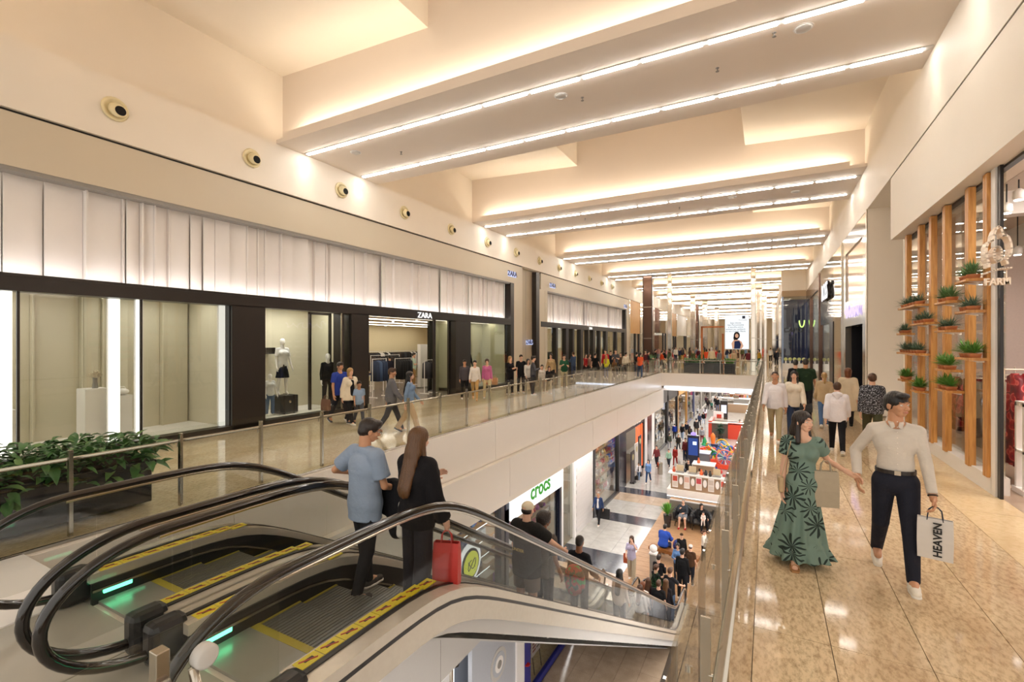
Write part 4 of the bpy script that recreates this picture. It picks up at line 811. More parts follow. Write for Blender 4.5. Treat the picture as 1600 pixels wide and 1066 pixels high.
bx('frame', BLUE, s, XI - .08, XI + .03, 10.75, 11.15, LOW, -5.15); bx('kerb', BLUE, s, XI - .08, XI + .03, 11.15, 14.6, LOW, LOW + .16); bx('white_band', WHITE, s, XI - .05, XI + .05, 10.35, 10.75, LOW, -4.9)
MB().prism([(10.7, -5.0), (14.5, -6.85), (14.5, -7.0), (14.2, -7.0), (10.7, -5.3)], 'x', XI - .08, XI + .03).build('frame', BLUE, s); MB().prism([(11.15, LOW + .16), (14.0, LOW + .16), (13.9, -6.85), (11.15, -5.5)], 'x', XI - .03, XI - .015).build('window_pane', GLS, s)
bx('inner_wall', mat('shop_brown', '#6d6156', .5), s, XI - .9, XI - .8, 12.6, 14, LOW, -6.2); bx('inner_floor', CREAMST, s, XI - .95, XI - .05, 10.8, 14.5, LOW, LOW + .03)
MB().lathe((XI + .05, 10.9, -6.0), [(.08, 0), (.08, .02)], 12).build('red_button', mat('red_gloss', '#c02a20', .3), s)
t = thing('poster_easel', (XI - .3, 12.1, LOW), 'poster on a black folding easel behind the navy framed window', 'poster')
MB().prism([(11.85, -6.5), (12.4, -6.5), (12.4, -5.85), (11.85, -5.6)], 'x', XI - .3, XI - .28).build('poster_sheet', mat('poster_paper', '#cfc6cf', .5), t)
for dy in range(4): bx('headline', mat('poster_red', '#8a3a44', .5), t, XI - .28, XI - .276, 11.92 + dy * .11, 11.99 + dy * .11, -6.02, -5.9)
for j in range(3):
    for k in (0, 1): bx('text_line', mat(('poster_red', 'poster_grey')[k], '#5a5560', .5), t, XI - .28, XI - .276, 11.9 + .26 * k, 12.1 + .26 * k, -6.18 - .1 * j, -6.13 - .1 * j)
for y in (11.9, 12.35): MB().tube([(XI - .28, y, -6.5), (XI - .22, y, LOW + .03)], .012, 6).build('leg', BLACK, t)
MB().tube([(XI - .3, 12.1, -5.9), (XI - .6, 12.1, LOW + .03)], .012, 6).build('leg', BLACK, t)
# ================================================================ ESCALATORS
def sp(v, k): return v if v > 30 * k else (0 if v < -30 * k else k * math.log1p(math.exp(v / k)))
def SL(y, b=3.12, k=.16): return -.5774 * (sp(y - b, k) - sp(y - b - 12.124, k))
def HL(y): return .95 + SL(y, 3.38, .22)
Y0, Y1 = 1.15, 17.35
def DL(y): return HL(y) - .70
def hrange(y):   # bottom and top of the glass at y
    top = HL(y); bot = DL(y)
    if y < Y0 + .72:
        s_ = math.sqrt(max(0, 1 - ((Y0 + .72 - y) / .72) ** 2)); top = .55 + .40 * s_; bot = max(.25, .55 - .42 * s_)
    if y > Y1 - .72:
        s_ = math.sqrt(max(0, 1 - ((y - Y1 + .72) / .72) ** 2)); top = LOW + .55 + .40 * s_; bot = max(LOW + .25, LOW + .55 - .42 * s_)
    return bot, top
def strip(ys, f0, f1, x0, x1, name, m_, parent, smooth=False):
    g = MB(); n = len(ys)
    for y in ys: g.v += [(x0, y, f0(y)), (x1, y, f0(y)), (x1, y, f1(y)), (x0, y, f1(y))]
    for i in range(n - 1):
        a = 4 * i
        for j in range(4): g.f.append((a + j, a + (j + 1) % 4, a + 4 + (j + 1) % 4, a + 4 + j))
    g.f += [(3, 2, 1, 0), (4 * n - 4, 4 * n - 3, 4 * n - 2, 4 * n - 1)]
    return g.build(name, m_, parent)
SKIRT = mat('skirt_dark', '#2c2c2c', .3, .3); DECKM = mat('deck_satin', '#cfc5b6', .25, .35); STEP = mat('step_grey', '#77766f', .4, .4); EDGE = mat('step_yellow', '#a99a3a', .5)
def stepz(y):
    k = math.floor((y - 2.0) / .4); yc = 2.0 + k * .4 + .2; return SL(yc) + .0
def escalator(xl, xr, label):
    t = thing('escalator', ((xl + xr) / 2, 2, 0), label, 'escalator')
    for s_, x in ((-1, xl), (1, xr)):
        p = []
        for i in range(25):   # top newel loop from below the deck round to the top
            a = math.radians(-100 - 170 * i / 24); p.append((x, Y0 + .72 + .72 * math.cos(a), .52 + .43 * math.sin(a)))
        p = [(x, 2.1, .10)] + p
        y = Y0 + .9
        while y < Y1 - .85: p.append((x, y, HL(y))); y += .15 if (y < 5 or y > 14) else .6
        for i in range(15): a = math.radians(90 - 190 * i / 14); p.append((x, Y1 - .72 + .72 * math.cos(a), LOW + .52 + .43 * math.sin(a)))
        MB().tube(p, .036, 12).build('handrail', RUBBER, t, True)
        q = [(v[0], v[1], v[2] - .035) for v in p[24:-12]]; MB().tube(q, .02, 6).build('handrail_guide', STEEL, t)
        edges = [Y0 + .02, 2.0, 3.25, 4.5, 5.7, 6.9, 8.1, 9.3, 10.5, 11.7, 12.9, 14.1, 15.3, 16.5, Y1 - .02]
        for a, b in zip(edges, edges[1:]):
            ys_ = [a + .004 + (b - a - .008) * i / 10 for i in range(11)]
            strip(ys_, lambda y: hrange(y)[0], lambda y: hrange(y)[1] - .03, x - .006, x + .006, 'glass_panel', GLT, t)
        ya = [1.9 + i * .2 for i in range(78)]
        strip(ya, lambda y: DL(y) - .08, lambda y: DL(y), x - .15, x + .15, 'deck', DECKM, t)
        xi = x - s_ * .15
        strip(ya, lambda y: SL(y) - .04, lambda y: DL(y) - .08, min(xi, xi - s_ * .02), max(xi, xi - s_ * .02), 'skirt', SKIRT, t)
        strip(ya, lambda y: SL(y) + .10, lambda y: SL(y) + .12, min(xi - s_ * .02, xi - s_ * .045), max(xi - s_ * .02, xi - s_ * .045), 'brush_strip', STEEL, t)
        strip(ya, lambda y: DL(y), lambda y: DL(y) + .01, x - .02, x + .02, 'glass_channel', BLACK, t)
        bx('newel_inlet', DARK, t, x - .085, x + .085, 1.70, 1.95, .0, .31, bevel=.05)
        # outer cladding of the truss
        xo = x + s_ * .15
        strip(ya, lambda y: DL(y) - .115, lambda y: DL(y) - .08, min(xo, xo - s_ * .03), max(xo, xo - s_ * .03), 'deck_edge', BLACK, t)
        strip(ya, lambda y: DL(y) - .30, lambda y: DL(y) - .115, min(xo, xo - s_ * .04), max(xo, xo - s_ * .04), 'truss_cladding', DECKM, t)
        xp = x + s_ * .10; strip(ya, lambda y: SL(y) - .06, lambda y: DL(y) - .12, xp - .01, xp + .01, 'truss_panel', LGREY, t)
        # yellow pictogram stickers on the deck
        for k in range(8):
            y = 1.98 + k * .17; x_a, x_b = sorted((x - s_ * .135, x - s_ * .035))
            so = bx('warning_sticker', YELLOW, t, x_a, x_b, y, y + .162, DL(y) - .003, DL(y) + .004)
            mk = MB().hexa([(x_a + .02, y + .03, DL(y) + .0042), (x_a + .03, y + .02, DL(y) + .0042), (x_b - .02, y + .13, DL(y) + .0042), (x_b - .03, y + .14, DL(y) + .0042)] + [(x_a + .02, y + .03, DL(y) + .006), (x_a + .03, y + .02, DL(y) + .006), (x_b - .02, y + .13, DL(y) + .006), (x_b - .03, y + .14, DL(y) + .006)])
            mk.build('red_bar', mat('sticker_red', '#b03a28', .5), so); MB().box(x_a + .035, x_a + .06, y + .05, y + .12, DL(y) + .004, DL(y) + .0055).build('pictogram', BLACK, so)
        if 1:
            yy = 1.98; z = .06; gx = xi - s_ * .03; l_ = bx('signal_lamp', E_GREEN, t, gx - .012, gx + .012, yy, yy + .22, z, z + .045, bevel=.01)
    xa, xb = xl + .18, xr - .18
    bx('comb_plate', mat('comb_satin', '#9d9a92', .3, .3), t, xa - .02, xb + .02, 1.95, 2.35, -.02, .006); bx('comb_teeth', EDGE, t, xa, xb, 2.35, 2.42, -.02, .008)
    g0 = None
    k = 1; 
    while 2.0 + k * .4 < 16.6:
        y = 2.0 + k * .4; z = stepz(y + .1)
        g = MB().box(xa, xb, y + .01, y + .405, z - .03, z); g.box(xa, xb, y + .39, y + .41, z - .18, z - .03)
        so = g.build('step', STEP, t)
        if k < 14 or k > 33:
            r = MB()
            for j in range(24):
                xx = xa + .03 + j * (xb - xa - .06) / 24; r.box(xx, xx + .012, y + .02, y + .40, z, z + .006)
            r.build('tread_ribs', STEP, so)
        MB().box(xa, xa + .022, y + .01, y + .405, z, z + .008).box(xb - .022, xb, y + .01, y + .405, z, z + .008).build('yellow_line', EDGE, so)
        k += 1
    bx('comb_plate', STEEL, t, xa - .02, xb + .02, 16.6, 17.3, LOW, LOW + .055)
    ya = [2.0 + i * .2 for i in range(70)]
    strip(ya, lambda y: SL(y) - .21, lambda y: SL(y) - .19, xl + .16, xr - .16, 'truss', LGREY, t)
    return t
escalator(-3.84, -2.52, 'near escalator carrying shoppers down, with tinted glass sides'); escalator(-5.39, -4.11, 'second escalator, parallel behind the near one, empty at the top')
ed = thing('deck_cover', (-3.98, 2, 0), 'narrow satin metal cover between the two escalators', 'cover panel')
strip([1.9 + i * .2 for i in range(78)], lambda y: DL(y) - .05, lambda y: DL(y) - .01, -3.99, -3.96, 'cover', DECKM, ed)
# glass barrier next to the near escalator, lower left
gb = thing('glass_barrier', (-2.2, 1, 0), 'clear glass barrier with a steel post and round clamp at the lower left', 'railing')
bx('glass_panel', GL, gb, -2.207, -2.193, -.6, 1.56, .05, 1.1); MB().tube([(-2.12, -.6, .93), (-2.12, 1.02, .93)], .025, 10).build('handrail', STEEL, gb, True)
bx('post', STEEL, gb, -2.19, -2.13, .98, 1.03, 0, 1.06, bevel=.004)
m = MB().lathe((0, 0, 0), [(.035, -.03), (.05, -.02), (.05, .02), (.035, .03)], 20); m.v = [(-2.09 + p[2], 1.14 + p[0], .98 + p[1]) for p in m.v]; m.build('clamp_disc', LGREY, gb, True)
MB().tube([(-2.1, 1.1, .95), (-2.1, 1.14, .7), (-2.12, 1.05, .3)], .02, 8).build('support', STEEL, gb, True)
# ================================================================ PEOPLE: one smooth field per body, turned into a surface
F32 = np.float32
class Field:
    def __init__(s, lo, hi, res):
        s.res = res; s.lo = np.array(lo, F32) - 2 * res; n = np.ceil((np.array(hi) - s.lo) / res).astype(int) + 3
        s.ax = [s.lo[i] + np.arange(n[i], dtype=F32) * res for i in range(3)]; s.f = np.full(tuple(n), .5, F32)
    def _sl(s, lo, hi):
        r = []
        for i in range(3):
            a = max(0, int((lo[i] - s.lo[i]) / s.res)); b = min(len(s.ax[i]), int((hi[i] - s.lo[i]) / s.res) + 2)
            if b <= a: return None
            r.append(slice(a, b))
        return tuple(r)
    def _c(s, sl): return s.ax[0][sl[0]][:, None, None], s.ax[1][sl[1]][None, :, None], s.ax[2][sl[2]][None, None, :]
    def _mix(s, sl, d, k, sub):
        g = s.f[sl]
        if sub: d = -d; h = np.clip(.5 - .5 * (g - d) / k, 0, 1); s.f[sl] = g * (1 - h) + d * h + k * h * (1 - h)
        else: h = np.clip(.5 + .5 * (g - d) / k, 0, 1); s.f[sl] = g * (1 - h) + d * h - k * h * (1 - h)
    def rc(s, a, b, ra, rb, k=.02, sy=1, caps=(), sub=False, off=0):
        a = np.array(a, F32); b = np.array(b, F32); ra += off; rb += off; m = max(ra, rb) * max(1, sy) + k + s.res * 2
        sl = s._sl(np.minimum(a, b) - m, np.maximum(a, b) + m)
        if sl is None: return s
        X, Y, Z = s._c(sl); px, py, pz = X - a[0], (Y - a[1]) / sy, Z - a[2]; bb = b - a; bx_, by_, bz_ = bb[0], bb[1] / sy, bb[2]
        L = bx_ * bx_ + by_ * by_ + bz_ * bz_ + 1e-9; t = np.clip((px * bx_ + py * by_ + pz * bz_) / L, 0, 1)
        d = np.sqrt((px - t * bx_) ** 2 + (py - t * by_) ** 2 + (pz - t * bz_) ** 2) - (ra + (rb - ra) * t)
        for (pt, n) in caps: d = np.maximum(d, (X - pt[0]) * n[0] + (Y - pt[1]) * n[1] + (Z - pt[2]) * n[2])
        s._mix(sl, d, k, sub); return s
    def el(s, c, r, k=.02, R=None, sub=False, caps=()):
        m = max(r) + k + s.res * 2; c = np.array(c, F32); sl = s._sl(c - m, c + m)
        if sl is None: return s
        X, Y, Z = s._c(sl); x, y, z = X - c[0], Y - c[1], Z - c[2]
        if R is not None: x, y, z = (R[0][0] * x + R[1][0] * y + R[2][0] * z, R[0][1] * x + R[1][1] * y + R[2][1] * z, R[0][2] * x + R[1][2] * y + R[2][2] * z)
        k0 = np.sqrt((x / r[0]) ** 2 + (y / r[1]) ** 2 + (z / r[2]) ** 2); k1 = np.sqrt((x / r[0] ** 2) ** 2 + (y / r[1] ** 2) ** 2 + (z / r[2] ** 2) ** 2) + 1e-6
        d = k0 * (k0 - 1) / k1
        for (pt, n) in caps: d = np.maximum(d, (X - pt[0]) * n[0] + (Y - pt[1]) * n[1] + (Z - pt[2]) * n[2])
        s._mix(sl, d, k, sub); return s
    def cone(s, c, z0, z1, r0, r1, sy, k=.02, rip=0, n=9, mid=None, sw=(0, 0)):
        R = max(r0, r1) * 1.3 + .1; sl = s._sl((c[0] - R - abs(sw[0]), c[1] - R - abs(sw[1]), min(z0, z1) - .03), (c[0] + R + abs(sw[0]), c[1] + R + abs(sw[1]), max(z0, z1) + .03))
        if sl is None: return s
        X, Y, Z = s._c(sl); t = np.clip((Z - z0) / (z1 - z0), 0, 1); x = X - c[0] - sw[0] * t; y = Y - c[1] - sw[1] * t; th = np.arctan2(y, x)
        r = r0 + (r1 - r0) * t + rip * t * (np.sin(n * th + 1) + .5 * np.sin((n + 4) * th + 2))
        d = (np.sqrt(x * x + (y / sy) ** 2) - r) * .8; d = np.maximum(d, np.maximum(min(z0, z1) - Z, Z - max(z0, z1))); s._mix(sl, d, k, False); return s
    def cut(s, pt, n):
        X, Y, Z = s.ax[0][:, None, None], s.ax[1][None, :, None], s.ax[2][None, None, :]
        s.f = np.maximum(s.f, (X - pt[0]) * n[0] + (Y - pt[1]) * n[1] + (Z - pt[2]) * n[2]); return s
    def mesh(s):
        f = s.f; f[0] = f[-1] = .5; f[:, 0] = f[:, -1] = .5; f[:, :, 0] = f[:, :, -1] = .5
        n = f.shape; c = np.zeros(tuple(m - 1 for m in n), np.int8); ins = (f < 0)
        for i in (0, 1):
            for j in (0, 1):
                for k in (0, 1): c += ins[i:n[0] - 1 + i, j:n[1] - 1 + j, k:n[2] - 1 + k]
        cells = np.argwhere((c > 0) & (c < 8)); 
        if len(cells) == 0: return [], []
        idx = np.full(c.shape, -1, np.int64); idx[cells[:, 0], cells[:, 1], cells[:, 2]] = np.arange(len(cells))
        acc = np.zeros((len(cells), 3)); cnt = np.zeros(len(cells)); C = [(i, j, k) for i in (0, 1) for j in (0, 1) for k in (0, 1)]
        for a in C:
            for ax in range(3):
                if a[ax]: continue
                b = list(a); b[ax] = 1
                fa = f[cells[:, 0] + a[0], cells[:, 1] + a[1], cells[:, 2] + a[2]]; fb = f[cells[:, 0] + b[0], cells[:, 1] + b[1], cells[:, 2] + b[2]]
                m = (fa < 0) != (fb < 0); t = fa / np.where(m, fa - fb, 1)
                for q in range(3): acc[m, q] += a[q] + (t[m] if q == ax else 0)
                cnt[m] += 1
        v = s.lo + (cells + acc / cnt[:, None]) * s.res; faces = []
        for ax in range(3):
            o1, o2 = [(1, 2), (2, 0), (0, 1)][ax]; sl0 = [slice(1, -1)] * 3; sl1 = [slice(1, -1)] * 3; sl0[ax] = slice(0, -1); sl1[ax] = slice(1, None)
            A = ins[tuple(sl0)]; B = ins[tuple(sl1)]; e = np.argwhere(A != B); off = np.ones(3, int); off[ax] = 0; p = e + off
            flip = A[e[:, 0], e[:, 1], e[:, 2]]; q = []
            for (d1, d2) in ((0, 0), (1, 0), (1, 1), (0, 1)):
                w = p.copy(); w[:, o1] -= d1; w[:, o2] -= d2; q.append(idx[w[:, 0], w[:, 1], w[:, 2]])
            Q = np.stack(q, 1); Q[flip] = Q[flip][:, ::-1]; Q = Q[:, ::-1]; faces.append(Q[(Q >= 0).all(1)])
        return v, np.concatenate(faces)
def to_mesh(parts, name, m):
    vs = []; fs_ = []; n = 0
    for v, q in parts:
        if len(v) == 0: continue
        vs.append(v); fs_.append(q + n); n += len(v)
    me = bpy.data.meshes.new(name)
    if not vs: return me
    V = np.concatenate(vs).astype(F32); Q = np.concatenate(fs_).astype(np.int32)
    me.vertices.add(len(V)); me.vertices.foreach_set('co', V.ravel()); me.loops.add(Q.size); me.loops.foreach_set('vertex_index', Q.ravel())
    me.polygons.add(len(Q)); me.polygons.foreach_set('loop_start', np.arange(0, Q.size, 4, dtype=np.int32)); me.update(calc_edges=True); me.validate(); me.shade_smooth(); me.materials.append(m); return me
V3 = lambda *a: np.array(a, float)
def unit(v): return v / (np.linalg.norm(v) + 1e-9)
def skeleton(H, fem, P):
    J = {}; ws = .90 if fem else 1.0; lean = math.radians(P.get('lean', 0)); seat = P.get('seat')
    def up(x, y, z, piv=.53): # torso lean about the pelvis
        dz = z - piv; return V3(x, y + dz * math.sin(lean), piv + dz * math.cos(lean)) * H
    J['pel'] = up(0, 0, .53); J['waist'] = up(0, 0, .615); J['chest'] = up(0, 0, .73); J['neck'] = up(0, -.002, .835); J['nk2'] = up(0, .004, .875)
    J['head'] = up(0, .012, .93)
    for s, n in ((-1, 'L'), (1, 'R')):
        J['hip' + n] = up(s * .048, 0, .52); J['sh' + n] = up(s * .092 * ws, 0, .796)
        f, k, o = P.get('leg' + n, (0, 3, 2)); f, k, o = math.radians(f), math.radians(k), math.radians(o)
        th = V3(s * math.sin(o), math.sin(f), -math.cos(f) * math.cos(o)); sh = V3(s * math.sin(o) * .5, math.sin(f - k), -math.cos(f - k))
        J['kn' + n] = J['hip' + n] + unit(th) * .24 * H; J['an' + n] = J['kn' + n] + unit(sh) * .235 * H
        fa = P.get('toe' + n, 0); J['ft' + n] = math.radians(fa)
        A = P.get('arm' + n, (0, 8, 12))
        if isinstance(A[0], str):
            t = np.array(A[1], float); L1, L2 = .172 * H, .155 * H; d = t - J['sh' + n]; D = min(np.linalg.norm(d), (L1 + L2) * .995); u = unit(d)
            c = (L1 * L1 + D * D - L2 * L2) / (2 * L1 * D); c = max(-1, min(1, c)); pole = np.array(A[2] if len(A) > 2 else (s * .5, -.6, -.5), float); w = unit(pole - u * np.dot(pole, u))
            J['el' + n] = J['sh' + n] + (u * c + w * math.sqrt(1 - c * c)) * L1; J['wr' + n] = J['sh' + n] + u * D
        else:
            f, o, e = [math.radians(x) for x in A[:3]]; inn = math.radians(A[3]) if len(A) > 3 else 0
            J['el' + n] = J['sh' + n] + unit(V3(s * math.sin(o), math.sin(f) * math.cos(o), -math.cos(f) * math.cos(o))) * .172 * H
            J['wr' + n] = J['el' + n] + unit(V3(s * math.sin(o) * .5 - s * math.sin(inn), math.sin(f + e) * math.cos(inn), -math.cos(f + e) * math.cos(inn))) * .150 * H
    lo = min(J['anL'][2], J['anR'][2]) - .046 * H
    for k in J:
        if isinstance(J[k], np.ndarray): J[k] = J[k] - V3(0, 0, lo)
    J['dz'] = lo; return J
def body_field(F, J, H, fem, fat, k=.03, hand=True, headp=None):
    b = H * fat
    F.rc(J['pel'] + V3(-.030, 0, 0) * H, J['pel'] + V3(.030, 0, 0) * H, .060 * b, .060 * b, k, .9); F.rc(J['pel'], J['waist'], .068 * b, .060 * b, k, .82)
    F.rc(J['waist'], J['chest'], .060 * b, .068 * b, k, .78); F.rc(J['chest'] + V3(-.030 * H, 0, 0), J['chest'] + V3(.030 * H, 0, 0), .058 * b, .058 * b, k, .9)
    for n in 'LR':
        mid = J['neck'] * .5 + J['sh' + n] * .5
        F.rc(J['neck'] + V3(0, 0, -.012) * H, J['sh' + n], .026 * b, .025 * b, k * .6); F.rc(J['chest'], J['sh' + n], .042 * b, .024 * b, k, .9)
        F.rc(J['sh' + n], J['el' + n], .024 * b, .0195 * b, k * .4); F.rc(J['el' + n], J['wr' + n], .020 * b, .014 * H, k * .3)
        F.rc(J['hip' + n], J['kn' + n], .047 * b, .030 * b, k * .5); F.rc(J['kn' + n], J['an' + n], .029 * b, .019 * H, k * .4)
        kn = J['kn' + n]; an = J['an' + n]; F.rc(kn * .75 + an * .25 + V3(0, -.008 * H, 0), kn * .45 + an * .55, .028 * b, .022 * b, k * .4)
        F.rc(an, an + V3(0, .06 * H, -.028 * H), .022 * H, .018 * H, k * .4)
    if fem:
        for s in (-1, 1): F.el(J['chest'] + V3(s * .042, .045, .005) * H, (.036 * H,) * 3, k)
    F.rc(J['neck'], J['head'] + V3(0, -.012, -.02) * H, .034 * H, .031 * H, k * .5)
def hand_field(F, J, n, H, rel, k=.008, curl=.5, thick=1.0):
    s = -1 if n == 'L' else 1; w = J['wr' + n]; d = unit(w - J['el' + n]); h = H / 1.75 * 1.0
    inw = V3(-s, 0, 0) + V3(0, 0, 0); inw = unit(inw - d * np.dot(inw, d)); side = unit(np.cross(inw, d)) * s; side = side if side[1] > -.3 else -side
    up = side; F.rc(w, w + d * .03 * h, .022 * h * thick, .026 * h * thick, k)
    for o in (-.024, -.008, .008, .024): F.rc(w + d * .02 * h + up * o * .7 * h, w + d * .085 * h + up * o * h, .013 * h * thick, .011 * h * thick, k)
    for o, L in ((.027, .072), (.009, .082), (-.009, .077), (-.026, .060)):
        b0 = w + d * .085 * h + up * o * h; b1 = b0 + unit(d + inw * curl * .5) * L * .45 * h; b2 = b1 + unit(d * (1 - curl * .4) + inw * curl * 1.1) * L * .33 * h; b3 = b2 + unit(d * (1 - curl * .9) + inw * curl * 1.6) * L * .25 * h
        F.rc(b0, b1, .0092 * h * thick, .0085 * h * thick, k * .3); F.rc(b1, b2, .0085 * h * thick, .0078 * h * thick, k * .3); F.rc(b2, b3, .0078 * h * thick, .0068 * h * thick, k * .3)
    t0 = w + d * .025 * h + up * .022 * h; t1 = t0 + unit(d * .8 + up * .75 + inw * .3) * .042 * h; t2 = t1 + unit(d * .95 + up * .15 + inw * .35) * .034 * h
    F.rc(t0, t1, .013 * h * thick, .0105 * h * thick, k * .5); F.rc(t1, t2, .0105 * h * thick, .0085 * h * thick, k * .3)
def headM(J, H, yaw, pitch, scale=1.0):
    c, s_ = math.cos(math.radians(-yaw)), math.sin(math.radians(-yaw)); R1 = np.array([[c, -s_, 0], [s_, c, 0], [0, 0, 1]])
    c, s_ = math.cos(math.radians(pitch)), math.sin(math.radians(pitch)); R2 = np.array([[1, 0, 0], [0, c, -s_], [0, s_, c]])
    R = R1 @ R2; h = H / 1.75 * scale; piv = J['nk2']; hd = J['head']
    def T(x, y, z): return piv + R @ (hd - piv + V3(x, y, z) * h)
    return R, T, h
def head_field(F, R, T, h, k=.012, fine=True, fem=False):
    e = lambda x, y, z, a, b, c, kk=k, sub=False: F.el(T(x, y, z), (a * h, b * h, c * h), kk, R, sub)
    e(0, -.014, .028, .073, .092, .084); e(0, .028, -.018, .058, .060, .082); e(0, .042, -.072, .040 if not fem else .034, .036, .032, k * 1.2); e(0, -.02, -.045, .055, .055, .05)
    F.rc(T(0, -.025, -.03), T(0, -.03, -.12), .046 * h, .044 * h, k)
    for s in (-1, 1): e(s * .076, -.008, -.012, .011, .021, .030, .006)
    if fine:
        F.rc(T(0, .084, .012), T(0, .102 if fem else .105, -.027), .007 * h, (.0092 if fem else .011) * h, .008); 
        for s in (-1, 1):
            e(s * .013, .096, -.030, .009, .010, .008, .005); e(s * .031, .098, .008, .019, .018, .012, .010, True); F.rc(T(s * .012, .088, .028), T(s * .05, .074, .030), .007 * h, .006 * h, .008)
            e(s * .042, .062, -.028, .018, .018, .018, .012); e(s * .032, .078, .0165, .016, .008, .0055, .004); e(s * .032, .077, -.002, .014, .007, .004, .004)
        e(0, .086, -.056, .026, .011, .0055, .005); e(0, .084, -.067, .021, .011, .006, .005); F.rc(T(-.026, .100, -.0612), T(.026, .100, -.0612), .0022 * h, .0022 * h, .002, sub=True)
    else: F.rc(T(0, .085, .0), T(0, .100, -.027), .010 * h, .013 * h, .01)
SK = {'light': mat('skin_light', '#dfb196', .5, var=.04), 'tan': mat('skin_tan', '#c4906e', .5, var=.04), 'brown': mat('skin_brown', '#8a5a3e', .5, var=.04)}
EYEW = mat('eye_white', '#d8d0c6', .3); IRIS = mat('eye_iris', '#2a1a12', .15); LIP = mat('lip_rose', '#b5685c', .45); SOLE = mat('sole_white', '#e6e2da', .5)
HAIR = {k: mat('hair_' + k, c, .38, var=.35, scale=16) for k, c in dict(black='#15100e', dark='#241813', brown='#4a2f1e', auburn='#6b3a1c', blond='#a5824f', grey='#8d8880', long='#5b3c20').items()}
for _h in HAIR.values():   # streaks that run down the hair
    nt = _h.node_tree; tc = [n for n in nt.nodes if n.type == 'TEX_COORD'][0]; nz = [n for n in nt.nodes if n.type == 'TEX_NOISE'][0]; mp = nt.nodes.new('ShaderNodeMapping'); mp.inputs['Scale'].default_value = (9, 9, .9)
    nt.links.new(tc.outputs['Object'], mp.inputs[0]); nt.links.new(mp.outputs[0], nz.inputs['Vector']); b = nt.nodes.new('ShaderNodeBump'); b.inputs['Strength'].default_value = .5; b.inputs['Distance'].default_value = .01
    nt.links.new(nz.outputs['Fac'], b.inputs['Height']); nt.links.new(b.outputs[0], nt.nodes['Principled BSDF'].inputs['Normal'])
def cloth(c, name=None): return mat(name or ('cloth_' + c[1:]), c, .82, var=.07, scale=9, bump=.35, bscale=26, spec=.25)
